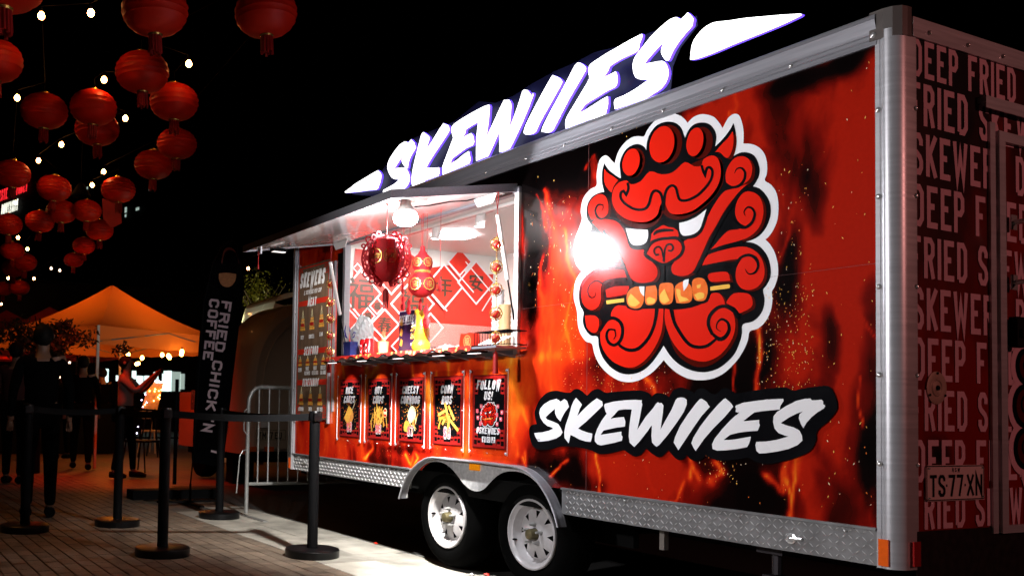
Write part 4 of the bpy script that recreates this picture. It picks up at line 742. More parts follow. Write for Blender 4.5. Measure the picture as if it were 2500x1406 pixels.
# ---------------------------------------------------------------- posters in acrylic frames
PO=[((829,922),(885,922),(829,1068.6),(881,1074)),((897.6,920),(960,918),(896,1076),(955,1081)),((973,915.6),(1040,915.6),(971,1081.7),(1037,1088)),((1058,914),(1136,912),(1056,1090),(1131,1098)),((1155,909),(1244,909),(1151,1099),(1238,1107.6))]
TX=[('RICE','CAKES','$3'),('HOT','CHIPS','$8'),('CHEESY','CORNDOG','$7'),('CORN','RIBS','$8'),('FOLLOW','US!','')]
M['frite']=mat('fried_gold_print',(.9,.42,.06),.4,var=.35,vs=60); M['crumb']=mat('toasted_print',(.75,.26,.05),.4,var=.5,vs=80); M['pale']=mat('cheese_print',(.9,.75,.45),.4,var=.25,vs=50); M['pink']=mat('pink_print',(.85,.12,.16),.4,var=.05); M['herb']=mat('herb_print',(.15,.25,.03),.4,var=.3)
pred=mat('poster_border_red',(.35,.012,.01),.3,var=.1); cardm=mat('poster_card_red',(.12,.004,.004),.3,var=.2)
for i,q in enumerate(PO):
    w3=[at(*p,y=0) for p in q]; x0=(w3[0][0]+w3[2][0])/2-.012; x1=(w3[1][0]+w3[3][0])/2+.012; z1=1.283; z0=.772
    P=bpy.data.objects.new('poster',None); COL.objects.link(P); P.parent=T
    cx=(x0+x1)/2; hw=(x1-x0)/2
    if i==4: props(P,label='poster with the red emblem and three social media icons')
    fr=lambda u,v,w,cx=cx,hw=hw:(cx+u*(hw-.032),-w,.815+v*.425)   # u -1..1, v 0..1
    S=(hw-.032)
    b=MB(); b.flat([(-1.06,-.02),(1.06,-.02),(1.06,1.02),(-1.06,1.02)],fr,.0040); obj('poster_card',b,cardm,P)
    b=MB(); b.flat([(-.93,.02),(.93,.02),(.93,.98),(-.93,.98)],fr,.0052); obj('black_field',b,M['blackprint'],P)
    b=MB(); b.ribbon([(-.96,.01),(.96,.01),(.96,.985),(-.96,.985)],.035,fr,.006,closed=True)
    for sx in (-1,1):
        for zz,dz in ((.93,1),(.07,-1)):
            for (u,v,s) in ((.62,.0,.11),(.36,.0,.09),(.82,-.07*dz,.1),(.82,-.14*dz,.09)):
                cxx,cz=sx*u,zz+v+dz*.0; b.ribbon([(cxx-s,cz-s*.32),(cxx+s,cz-s*.32),(cxx+s,cz+s*.32),(cxx-s,cz+s*.32)],.03,fr,.006,closed=True)
    obj('border_ornament',b,pred,P)
    sc=1/S*.07
    fru=lambda u,v,w,cx=cx:(cx+u,-w,.815+v)
    b=MB(); a1,a2,pr=TX[i]; hh=.066 if i<4 else .072; wd=min(.5,2*S*.84/(hh*.82*max(len(a1),len(a2) if i<4 else 6))-.14)
    if i<4: text(b,a1,fru,.0-.012,.322,hh*.82,.20,wd,.13,.22,w=.0065,anchor='c',jit=.05); text(b,a2,fru,-.012,.252,hh*.82,.20,wd,.13,.22,w=.0065,anchor='c',jit=.05)
    else: text(b,a1,fru,-.012,.345,hh*.78,.21,.52,.13,.22,w=.0065,anchor='c',jit=.04); text(b,a2,fru,-.012,.282,hh*.72,.21,.52,.13,.22,w=.0065,anchor='c')
    obj('title_lettering',b,M['white'],P)
    rr=random.Random(i+3)
    if i<4:
        b=MB()
        for k in range(150):
            u=rr.gauss(0,.42)*S*1.2; v=.19+rr.gauss(0,.085)
            if abs(u)>S*.86 or not .04<v<.37: continue
            s=rr.uniform(.0012,.003); b.flat([(u-s,v-s*1.4),(u+s,v-s),(u+s,v+s*1.4),(u-s,v+s)],fru,.0060,rr.choice((0,1,1)))
        obj('printed_crumbs',b,[M['yellow'],M['orange']],P,kind='stuff')
        b=MB()
        def stick(u0,v0,u1,v1,wd,m=0): b.ribbon([(u0*S,v0),(u1*S,v1)],wd,fru,.0072,m)
        if i==0:
            b.flat([(-.55*S,.14),(-.1*S,.21),(.35*S,.19),(.42*S,.15),(.1*S,.07),(-.05*S,.06)],fru,.0072,1); b.flat([(-.5*S,.135),(-.08*S,.235),(.3*S,.20),(-.1*S,.10)],fru,.0074,0); stick(.1,.16,.6,.27,.006,2)
            for k in range(14): u,v=rr.uniform(-.3,.25)*S,rr.uniform(.11,.2); b.flat([(u-.004,v-.003),(u+.004,v-.004),(u+.003,v+.004)],fru,.0078,1)
        if i==1:
            for k in range(38):
                a=rr.gauss(1.75 if k%2 else 1.2,.35); u,v=rr.gauss(0,.26),.145+rr.gauss(0,.035); l=.042; stick(u-l*math.cos(a)/S,v-l*math.sin(a),u+l*math.cos(a)/S,v+l*math.sin(a),.0085,rr.choice((0,0,3)))
            b.flat([(.62*S+.022*math.cos(t),.185+.034*math.sin(t)) for t in np.linspace(0,6.28,16,endpoint=False)],fru,.0092,2); b.flat([(.62*S+.019*math.cos(t),.185+.03*math.sin(t)) for t in np.linspace(0,6.28,16,endpoint=False)],fru,.0096,4)
            b.flat([(.62*S-.018,.176),(.62*S+.018,.176),(.62*S+.018,.194),(.62*S-.018,.194)],fru,.0100,2)
        if i==2:
            b.flat(crom([(-.25*S,.17),(.0,.235),(.3*S,.23),(.45*S,.18),(.3*S,.14),(-.05*S,.12)],2),fru,.0072,2); b.flat(crom([(-.55*S,.085),(-.45*S,.13),(-.2*S,.135),(-.05*S,.1),(-.1*S,.065),(-.45*S,.06)],2),fru,.0072,0)
            for k in range(20): a=rr.gauss(2.0,.5); u,v=rr.gauss(.25,.18),.115+rr.gauss(0,.03); l=.024; stick(u-l*math.cos(a)/S,v-l*math.sin(a),u+l*math.cos(a)/S,v+l*math.sin(a),.005,rr.choice((2,0,1)))
            stick(.3,.2,.75,.25,.005,0); stick(.4,.13,.62,.19,.005,0)
        if i==3:
            for (u,v,a,l) in ((-.35,.2,.35,.05),(-.3,.165,.1,.05),(-.05,.21,1.9,.055),(.3,.2,2.2,.055),(.1,.12,1.45,.06),(.5,.12,2.5,.055),(-.55,.125,1.2,.035),(-.15,.16,.9,.05)):
                c,d=l*math.cos(a),l*math.sin(a); b.flat(crom([(u*S-c-.4*d*.5,v-d+.4*c*.5),(u*S-c+.4*d*.5,v-d-.4*c*.5),(u*S+c+.35*d*.5,v+d-.35*c*.5),(u*S+c-.35*d*.5,v+d+.35*c*.5)],3),fru,.0072,rr.choice((0,0,3)))
            for k in range(26): u,v=rr.gauss(0,.25)*S,.165+rr.gauss(0,.03); b.flat([(u-.003,v-.003),(u+.003,v-.002),(u+.001,v+.004)],fru,.0088,5)
        obj('printed_food',b,[M['frite'],M['crumb'],M['pale'],mat('fried_shade_print',(.7,.26,.03),.4,var=.3),M['redprint'],M['herb']],P)
        b=MB(); text(b,pr,fru,0,.032,.076,.30,.5,.03,w=.0068,anchor='c'); obj('price_outline',b,M['white'],P); b=MB(); text(b,pr,fru,0,.038,.064,.16,.52,.09,w=.0078,anchor='c'); obj('price_lettering',b,M['pink'],P)
    else:
        b=MB(); text(b,'@SKEWIIES',fru,-.012,.078,.040,.20,.56,.11,.22,w=.0068,anchor='c'); obj('handle_lettering',b,M['white'],P)
        em=bpy.data.objects.new('small_emblem',None); COL.objects.link(em); em.parent=P
        acc=MB()
        for s in ART:
            k=(.15/2000); f2=lambda u,v,w:fru((u-1020)*.000090,.272-(v-100)*.0000665,w)
            mi={'W':0,'K':1,'D':2,'R':3,'k':1,'O':4,'Y':5}[s[0]]
            if s[0]=='k': acc.ribbon(s[2],34,f2,.0066+.00035*s[1],mi)
            else: acc.flat(s[2],f2,.0066+.00035*s[1],mi)
        obj('emblem_print',acc,[M['white'],M['blackprint'],M['darkred'],M['redprint'],M['orange'],M['yellow']],P); bpy.data.objects.remove(em)
        b=MB()
        for (u,v) in ((-.5,.245),(.55,.245),(-.74,.215),(.8,.21),(-.48,.2),(.5,.195),(-.7,.175),(.74,.17),(-.52,.14),(.52,.14),(-.64,.105),(.64,.1)):
            s=.0115; b.flat([(u*S-s,v-s),(u*S-.3*s,v-s),(u*S,v-1.5*s),(u*S+.3*s,v-s),(u*S+s,v-s),(u*S+s,v+s),(u*S-s,v+s)],fru,.0066,0); b.flat([(u*S-.5*s,v+.1*s),(u*S,v-.5*s),(u*S+.5*s,v+.1*s),(u*S+.25*s,v+.5*s),(u*S-.25*s,v+.5*s)],fru,.0072,1)
        obj('heart_bubbles',b,[M['pink'],M['white']],P,kind='stuff')
        for k,u in enumerate((-.045,0,.045)):
            b=MB(); s=.0175; b.flat([(u-s,.045-s),(u+s,.045-s),(u+s,.045+s),(u-s,.045+s)],fru,.0070,0)
            if k==0: b.ribbon([(u+.009,.056),(u+.003,.056),(u+.001,.052),(u+.001,.028)],.006,fru,.0080,1); b.ribbon([(u-.006,.045),(u+.009,.045)],.005,fru,.0083,1)
            if k==1: b.ribbon([(u+.009*math.cos(t),.045+.009*math.sin(t)) for t in np.linspace(0,6.0,10)],.003,fru,.0080,1,True); b.flat([(u+.010,.055),(u+.013,.055),(u+.013,.058),(u+.010,.058)],fru,.0080,1)
            if k==2: b.ribbon([(u+.010,.05),(u+.004,.053),(u+.002,.060),(u+.002,.036),(u-.003,.032),(u-.008,.036),(u-.006,.042)],.0045,fru,.0080,1)
            obj('social_icon',b,[M['white'],M['blackprint']],P)
    b=MB(); b.box((x0,-.0145,z0),(x1,-.0115,z1)); obj('acrylic_cover',b,M['acrylic'],P)
    for xx in (x0,x1-.0012): b=MB(); b.box((xx,-.0155,z0),(xx+.0012,-.0110,z1)); obj('acrylic_edge',b,M['cream'],P)
    rivets(P,[(x0+.012,-.0155,z1-.012),(x1-.012,-.0155,z1-.012),(x0+.012,-.0155,z0+.012),(x1-.012,-.0155,z0+.012)],.0075,name='screw')
    rivets(P,[(cx,-.0155,z0+.008),(x0+.01,-.0155,1.03),(x1-.01,-.0155,1.03)],.003,name='screw')
# ---------------------------------------------------------------- menu board
MN=bpy.data.objects.new('menu_board',None); COL.objects.link(MN); MN.parent=T; props(MN,label='tall brown menu board listing meat, seafood and vegetarian skewers')
mx0,mx1,mz0,mz1=-4.975,-4.395,.93,2.225
fm=lambda u,v,w:(u,-w,v)
bm_=mat('menu_brown_timber_print',(.16,.10,.065),.14,coat=.8,var=.6,vs=3,stretch=(6,1,.4))
b=MB(); b.box((mx0,-.012,mz0),(mx1,-.006,mz1)); obj('board',b,bm_,MN)
b=MB(); cxm=(mx0+mx1)/2-.01
b.ribbon([(mx0+.02,mz0+.02),(mx1-.02,mz0+.02),(mx1-.02,mz1-.02),(mx0+.02,mz1-.02)],.012,fm,.0130,closed=True)
for zz in (1.905,1.495,1.235): b.flat([(mx0+.03,zz-.022),(mx1-.03,zz-.022),(mx1-.03,zz+.022),(mx0+.03,zz+.022)],fm,.0132)
for sx in (mx0+.06,mx1-.06):
    for zz in (mz0+.07,mz1-.07): b.ribbon([(sx-.03,zz-.03),(sx+.03,zz-.03),(sx+.03,zz+.03),(sx-.03,zz+.03)],.008,fm,.0134,closed=True); b.ribbon([(sx-.012,zz-.012),(sx+.012,zz-.012),(sx+.012,zz+.045),(sx-.012,zz+.045)],.006,fm,.0136,closed=True)
obj('red_border',b,mat('menu_red',(.55,.03,.015),.2,var=.15),MN)
b=MB(); text(b,'SKEWERS',fm,cxm-.02,2.04,.125,.22,.40,.1,.25,w=.015,anchor='c',jit=.03); obj('title_lettering',b,M['white'],MN)
b=MB(); text(b,'5 SKEWERS PER CUP',fm,cxm,1.975,.036,.18,.38,.16,.25,w=.015,anchor='c')
obj('heading_lettering',b,M['white'],MN)
for s_,z_,h_,g_ in (('MEAT',1.872,.072,.42),('SEAFOOD',1.462,.072,.40),('VEGETARIAN',1.202,.066,.36)): b=MB(); text(b,s_,fm,cxm-.01,z_,h_,.2,g_,.12,.2,w=.015,anchor='c'); obj('heading_lettering',b,M['white'],MN)
b=MB(); hh=.034
for s,u,z in (('BEEF',-.17,1.60),('CHICKEN',0,1.60),('LAMB',.17,1.61),('SQUID',-.205,1.325),('BABY',-.065,1.335),('OCTOPUS',-.065,1.295),('BABY',.075,1.335),('CUTTLEFISH',.075,1.295),('CHEESY',.215,1.335),('FISH TOFU',.215,1.295),('MUSHROOM',-.17,.995),('TOFU',0,.995),('RICE CAKE',.17,.995)):
    text(b,s,fm,cxm+u,z,hh,.2,.34 if len(s)<8 else .25,.1,w=.015,anchor='c')
obj('item_lettering',b,M['white'],MN)
for (u,z0,z1) in [(-.17,1.66,1.85),(0,1.66,1.85),(.17,1.67,1.86),(-.205,1.375,1.46),(-.065,1.375,1.46),(.075,1.375,1.46),(.215,1.375,1.46),(-.17,1.035,1.2),(0,1.035,1.2),(.17,1.035,1.2)]:
    b=MB(); x=cxm+u; H=z1-z0
    for k in range(5):
        dx=(k-2)*.017*(.5+H*3); b.ribbon([(x,z1),(x+dx,z0+H*.3)],.003,fm,.0140,1)
        for j in range(4): xx=x+dx*(.55+.15*j); zc=z0+H*(.55-.14*j); s=.012; b.flat([(xx-s*.6,zc-s*.9),(xx+s*.6,zc-s*.9),(xx+s*.75,zc),(xx+s*.5,zc+s),(xx-s*.5,zc+s),(xx-s*.75,zc)],fm,.0144,0 if (j+k)%3 else 2)
    b.flat([(x-.034,z0+H*.26),(x+.034,z0+H*.26),(x+.034,z0+H*.40),(x-.034,z0+H*.40)],fm,.0158,3)
    obj('printed_skewers',b,[M['frite'],M['pale'],M['crumb'],pred],MN)
b=MB(); b.box((mx1+.0,-.022,mz0-.03),(mx1+.022,-.004,2.2)); b.box((mx0-.022,-.018,mz0-.03),(mx0-.006,-.004,2.25)); obj('board_channel',b,M['alu'],MN)
rivets(MN,[(mx0-.014,-.019,z) for z in (1.18,1.45,1.83,2.12)],.006)
# ================================================================ inside: lamps, decorations
mb=MB(); mb.lathe([(.175,2.452),(.175,2.462)],32,(-4.05,.95,0)); mb.lathe([(.0001,2.453),(.165,2.453)],32,(-4.05,.95,0)); obj('ceiling_panel_lamp',mb,M['lamp'],T)
for p in ((-3.28,.62),(-3.83,.62)):
    mb=MB(); mb.tube([(p[0],p[1],2.46),(p[0]-.03,p[1]+.01,2.37)],.035,12); o=obj('track_spot_lamp',mb,M['awn'],T,smooth=True); mb=MB(); mb.tube([(p[0]-.0302,p[1]+.01,2.3694),(p[0]-.031,p[1]+.0105,2.366)],.031,12); obj('lamp_face',mb,M['lamp'],o)
mb=MB(); mb.box((-4.7,.56,2.44),(-2.2,.60,2.46)); obj('lamp_track',mb,M['awn'],T)
XE=-4.755
fe=lambda u,v,w:(XE+w,u,v)
def ef(px,py): q=at(px,py,x=XE); return (float(q[1]),float(q[2]))
WD=bpy.data.objects.new('decorated_end_wall',None); COL.objects.link(WD); WD.parent=T
grid=[]
# diamonds read off the photo: centre px, half width px, half height px, character, size
DI=[((880,717),49,57,'福',.20),((955,668),44,50,'福',.12),((1006,742),52,60,'福',.19),((938,792),34,37,'春',.10),((919,747),17,19,'福',.05),((896,772),17,19,'福',.05),((871,655),9,10,'',0),((1082,700),46,54,'年',.13),((1160,690),44,52,'安',.12),((1120,640),28,32,'',0),((978,845),24,26,'乐',.06),((1048,800),30,34,'',0),((850,782),22,25,'',0),((905,850),30,30,'',0)]
b=MB(); a=[ef(848,618),ef(1100,600),ef(1194,640),ef(1196,840),ef(848,868)]
b.flat([(a[0][0],1.36),(1.9,1.36),(1.9,2.30),(1.62,2.26),(1.5,2.36),(1.2,2.30),(1.0,2.40),(.42,2.40)],fe,.001); obj('red_backing',b,M['panelred'],WD)
for k,((cx,cy),hw,hh,chh,sz) in enumerate(DI):
    L_,R_,Tp,Bt=ef(cx-hw,cy),ef(cx+hw,cy),ef(cx,cy-hh),ef(cx,cy+hh)
    c=((L_[0]+R_[0]+Tp[0]+Bt[0])/4,(L_[1]+R_[1]+Tp[1]+Bt[1])/4)
    sh=lambda p:(c[0]+(p[0]-c[0])*.93,c[1]+(p[1]-c[1])*.93)
    b=MB(); lift=.003+.0016*k; b.ribbon([L_,Bt,R_,Tp],.016,fe,lift-.0006,closed=True); o=obj('white_lattice_strip',b,M['white'],WD)
    b=MB(); b.prism([sh(L_),sh(Bt),sh(R_),sh(Tp)],fe,lift-.0012,lift); o=obj('red_panel',b,M['panelred'],WD)
    if chh: b=MB(); [glyph(b,chh,fe,c[0]+e1,c[1]+e2,sz*1.35,lift+.0008+.0001*ee) for ee,(e1,e2) in enumerate(((0,0),(.006,.003),(-.006,-.003)))]; obj('brush_character',b,M['ink'],o)
# red background sheets to the right and above
for (u0,u1,z0,z1,ch) in ((1.02,1.34,1.62,2.30,'恭'),(1.36,1.86,1.55,2.24,'喜')):
    b=MB(); b.prism([(u0,z0),(u1,z0),(u1,z1-.04),(u1-.08,z1),(u0,z1)],fe,.0016,.0024); o=obj('red_panel',b,M['panelred'],WD)
b=MB()
for k,(p,q) in enumerate((((1085,640),(1150,715)),((1130,640),(1190,712)),((1050,720),(1085,760)),((1195,720),(1170,760)))): b.ribbon([ef(*p),ef(*q)],.012,fe,.040)
obj('white_lattice_strip',b,M['white'],WD)
# splash guard of shining plastic, cups, rack
mb=MB(); mb.box((-4.70,1.05,1.36),(-4.69,1.85,1.80)); obj('clear_splash_guard',mb,mat('clear_film',(1,.7,.62),.25,alpha=.22,coat=.6,var=0),T)
# ================================================================ things on the counter (each its own)
def item_at(px,py,y): q=at(px,py,y=y); return q
CZ=1.408
def setz(px,y=-.12): q=at(px,850,y=y); return float(q[0])
# drink cans
def can(x,y,label):
    t=thing('drink_can',label,'drink can',(x,y,CZ),'red drink cans on the shelf')
    b=MB(); b.lathe([(.0001,0),(.026,0),(.033,.008),(.033,.108),(.028,.118)],24,(x,y,CZ)); obj('can_body',b,mat('can_red_paint',(.7,.01,.015),.25,.2,coat=.6,var=.05),t,smooth=True)
    b=MB(); b.lathe([(.028,.118),(.027,.122),(.024,.118),(.0001,.117)],20,(x,y,CZ)); obj('can_lid',b,M['chrome'],t,smooth=True)
    b=MB(); cf=lambda u,v,w:(x+(.0335+w)*math.sin(u),y-(.0335+w)*math.cos(u),CZ+v)
    g=[(-.1,.065),(-.2,.075),(-.4,.07),(-.5,.05),(-.45,.03),(-.25,.028),(-.1,.04)]; b.ribbon([(u*1.2+.6,v) for u,v in g],.011,lambda u,v,w:cf(u,v,w),.0004)
    b.ribbon([(.8,.05),(.9,.06),(1.05,.05),(1.0,.035),(.85,.035),(.8,.05)],.009,lambda u,v,w:cf(u,v,w),.0004); b.ribbon([(.3,.022),(1.0,.024)],.004,cf,.0004)
    obj('white_script',b,M['white'],t)
can(setz(889),-.12,'red drink can with white script, left one beside the plastic bag'); can(setz(907),-.14,'red drink can standing against the paper cup')
x=setz(935,-.14); t=thing('paper_cup','tan paper cup holding wooden sticks on the shelf','paper cup',(x,-.14,CZ))
b=MB(); b.lathe([(.0001,0),(.032,0),(.041,.085),(.043,.087),(.039,.085),(.03,.004)],24,(x,-.14,CZ)); obj('cup_wall',b,mat('kraft_paper',(.75,.5,.25),.6,var=.06),t,smooth=True)
for k,(dx,dy) in enumerate(((-.012,.05),(.004,-.01),(-.02,.02),(.012,.01))):
    b=MB(); b.tube([(x+dx*.4,-.14+dy*.2,CZ+.01),(x+dx*2,-.14+dy*.6,CZ+.185-.02*k)],.0022,5); obj('wooden_stick',b,mat('bamboo',(.75,.42,.15),.6),t)
x=setz(862,-.1); b=MB(); b.box((x-.055,-.15,CZ),(x+.045,-.05,CZ+.11)); b.box((x-.058,-.153,CZ+.095),(x+.048,-.047,CZ+.112)); t=single('tissue_box',b,mat('navy_card',(.02,.03,.16),.4,var=.5,vs=30),'small dark blue box at the left end of the shelf','box')
# crumpled plastic carrier bag
def blob(name,c,rad,n1,n2,amp,seed,m,label,cat,sq=(1,1,1),base=None):
    b=MB(); rr=np.random.RandomState(seed); V=[]
    for i in range(n1+1):
        th=math.pi*i/n1
        for k in range(n2):
            ph=2*math.pi*k/n2; r=rad*(1+amp*(2*float(fbm(np.array([math.cos(ph)*2.2+seed+th]),np.array([math.sin(ph)*2.2+th*1.7]),seed,4)[0])-1)); V.append((c[0]+sq[0]*r*math.sin(th)*math.cos(ph),c[1]+sq[1]*r*math.sin(th)*math.sin(ph),max(base if base is not None else -9,c[2]+sq[2]*r*math.cos(th))))
    b.add(V,[(i*n2+k,i*n2+(k+1)%n2,(i+1)*n2+(k+1)%n2,(i+1)*n2+k) for i in range(n1) for k in range(n2)])
    return single(name,b,m,label,cat,smooth=False)
bagm=mat('thin_white_plastic',(.85,.87,.85),.25,var=.12,vs=25,translucent=.3)
xx=setz(876,-.05); o=blob('carrier_bag',(xx,-.02,CZ+.155),.10,18,28,.45,4,bagm,'white plastic carrier bag with blue print slumped behind the cans','plastic bag',(1.0,.8,1.45),CZ)
b=MB(); c=(xx,-.135,CZ+.17)
for pts in ([(-.07,.07),(-.085,.03),(-.07,-.01),(-.04,-.03)],[(.03,-.01),(.05,.01),(.075,.005),(.06,-.02),(.035,-.03)],[(-.01,.06),(-.005,.02)]): b.ribbon([(xx+u,CZ+.17+v) for u,v in pts],[.006,.02,.02,.006][:len(pts)] if len(pts)<5 else .009,lambda u,v,w:(u,-.125-w,v),.0)
bo=obj('blue_print',b,mat('bag_blue',(.03,.02,.5),.4),o)
# small menu stand
x0,x1=float(at(975,800,y=-.06)[0]),float(at(1012,800,y=-.06)[0]); zt=float(at(990,760,y=-.06)[2])
t=thing('menu_stand','dark purple skewer menu card standing in a white frame on the shelf','menu card',((x0+x1)/2,-.06,CZ))
b=MB(); b.box((x0-.006,-.058,CZ),(x1+.006,-.052,zt+.006)); obj('card_frame',b,M['white'],t); b=MB(); b.box((x0,-.062,CZ+.004),(x1,-.058,zt)); obj('card',b,mat('menu_purple',(.035,.012,.06),.3,var=.4),t)
fc=lambda u,v,w:(u,-.0625-w,v); b=MB(); text(b,'SKEWERS',fc,(x0+x1)/2-.008,zt-.075,.048,.2,.42,.1,.2,anchor='c'); obj('card_title',b,M['white'],t); b=MB()
for zz in (.19,.12,.05): text(b,'FOR',fc,x1-.008,CZ+zz,.020,.22,.45,.14,.1,anchor='r')
b.flat([(x0+.02,zt-.093),(x1-.05,zt-.09),(x1-.05,zt-.085),(x0+.02,zt-.088)],fc); obj('card_lettering',b,M['white'],t)
b=MB()
for zz in (.20,.13,.06): b.flat(crom([(x0+.01,CZ+zz),(x0+.04,CZ+zz-.01),(x0+.05,CZ+zz+.03),(x0+.025,CZ+zz+.045)],2),fc,.0004)
obj('printed_food',b,M['frite'],t)
# second card, red
x2=x1+.10; b=MB(); b.box((x1+.015,-.03,CZ),(x2+.03,-.025,CZ+.215)); t=single('menu_card',b,M['white'],'red card half hidden behind the golden ornament','menu card')
b=MB(); b.box((x1+.02,-.033,CZ+.004),(x2+.025,-.0305,CZ+.21)); 
o=obj('card_face',b,mat('card_red',(.5,.012,.03),.3),t); b=MB(); text(b,'FRI',lambda u,v,w:(u,-.0335-w,v),x1+.03,CZ+.165,.03,.2,.45,.12); text(b,'AND',lambda u,v,w:(u,-.0335-w,v),x1+.025,CZ+.12,.03,.2,.45,.12); obj('card_lettering',b,M['white'],t)
# golden ornament: an upright drooping plume on a round pot
x=setz(1028,-.14); t=thing('golden_ornament','tall golden yellow ornament with a drooping tip on the shelf','ornament',(x,-.14,CZ)); gm=mat('golden_yellow_gloss',(.85,.45,.02),.25,.2,coat=.6,var=.35,vs=30,bump=.6,bs=40)
b=MB(); b.lathe([(.0001,0),(.05,.0),(.062,.02),(.06,.05),(.045,.075),(.04,.08)],20,(x,-.14,CZ)); obj('pot',b,gm,t,smooth=True)
b=MB(); pts=[(x,-.14,CZ+.07),(x+.01,-.14,CZ+.12),(x+.008,-.14,CZ+.18),(x-.005,-.14,CZ+.23),(x-.03,-.14,CZ+.262),(x-.058,-.14,CZ+.262),(x-.075,-.14,CZ+.245)]; b.tube(pts,[.045,.05,.04,.032,.024,.018,.006],12); obj('plume',b,gm,t,smooth=True)
b=MB()
for k in range(22): a=random.uniform(1.6,4.6); zz=random.uniform(.07,.17); c0=(x+.05*math.cos(a),-.14+.05*math.sin(a),CZ+zz); b.tube([c0,(c0[0]+.02*math.cos(a),c0[1]+.02*math.sin(a),c0[2]+random.uniform(-.01,.02))],[.010,.004],6)
obj('golden_leaves',b,M['gold'],t,kind='stuff')
# pile of white bags, red pouch, rack, cups
for k,(px,r) in enumerate(((1062,.075),(1090,.085),(1118,.07))):
    blob('plastic_bag',(setz(px,.12),.12,CZ-.02),r,12,20,.35,20+k,bagm,('crumpled white plastic bag just right of the golden ornament','crumpled white plastic bag in the middle of the heap on the counter','crumpled white plastic bag against the red pouch')[k],'plastic bag',(1.5,1.0,.9),1.372)['group']='white plastic bags heaped on the counter'
x=float(at(1147,820,y=.0)[0]); b=MB(); pl=crom([(x-.075,CZ),(x-.08,CZ+.05),(x-.065,CZ+.105),(x-.02,CZ+.10),(x+.02,CZ+.105),(x+.06,CZ+.10),(x+.065,CZ+.05),(x+.06,CZ)],3); b.prism(pl,lambda u,v,w:(u,.0-w,v),-.025,.02); t=single('red_pouch',b,M['panelred'],'red cloth pouch with a gold character standing by the wire rack','pouch')
b=MB(); b.ribbon([(x+.036*math.cos(k),CZ+.052+.036*math.sin(k)) for k in np.linspace(0,6.28,24,endpoint=False)],.004,lambda u,v,w:(u,-.0205-w,v),0,closed=True); glyph(b,'龍',lambda u,v,w:(u,-.0208-w,v),x,CZ+.052,.05); obj('gold_character',b,mat('gold_ink',(.85,.42,.15),.4),t)
xa,xb=float(at(1172,830,y=-.1)[0]),float(at(1252,830,y=-.1)[0]); t=thing('wire_rack','black wire rack at the right end of the shelf','wire rack',((xa+xb)/2,-.08,CZ))
b=MB()
for zz in (CZ+.005,CZ+.085): b.tube([(xa,-.14,zz),(xb,-.14,zz),(xb,-.0,zz),(xa,.0,zz),(xa,-.14,zz)],.0025,6)
obj('rack_frame',b,M['black'],t); src=None
for k in range(13):
    xk=xa+(xb-xa)*k/12; b=MB(); b.tube([(xk,-.14,CZ),(xk,-.14,CZ+.085),(xk,-.0,CZ+.085)],.0018,5); obj('rack_wire',b,M['black'],t)
b=MB(); b.add([(xa+.02,-.13,CZ+.01),(xb-.1,-.13,CZ+.01),(xb-.08,-.03,CZ+.06),(xa+.04,-.03,CZ+.06)],[(0,1,2,3)]); b.add([(xa+.02,-.13,CZ+.013),(xb-.1,-.13,CZ+.013),(xb-.08,-.03,CZ+.063),(xa+.04,-.03,CZ+.063)],[(0,1,2,3)]); single('paper_sheets',b,M['white'],'white paper sheets lying in the wire rack','paper')
for k,(px,yy,h,m,lab) in enumerate(((1215,.30,.40,M['white'],'tall stack of white cups against the far wall'),(1232,.30,.30,mat('cup_tan',(.8,.5,.25),.5),'shorter stack of tan cups beside the white cups'))):
    x=float(at(px,780,y=yy)[0]); t=thing('cup_stack',lab,'cup stack',(x,yy,1.37),'stacks of cups')
    for j in range(int(h/.035)):
        if j==0: b=MB(); b.lathe([(.0001,0),(.028,0),(.04,.09),(.042,.09),(.042,.096),(.038,.094)],16,(0,0,0)); me=mesh('cup',b,m,smooth=True)
        o=bpy.data.objects.new('cup',me); COL.objects.link(o); o.parent=t; o.location=(0,0,.035*j)
# ================================================================ decorations hung from the awning
def cyl_text(b,ch,c,r,ang,z,s,m=0):
    glyph(b,ch,lambda u,v,w:(c[0]+(r+.001)*math.sin(ang+u/r),c[1]-(r+.001)*math.cos(ang+u/r),v),0,z,s,0,m)
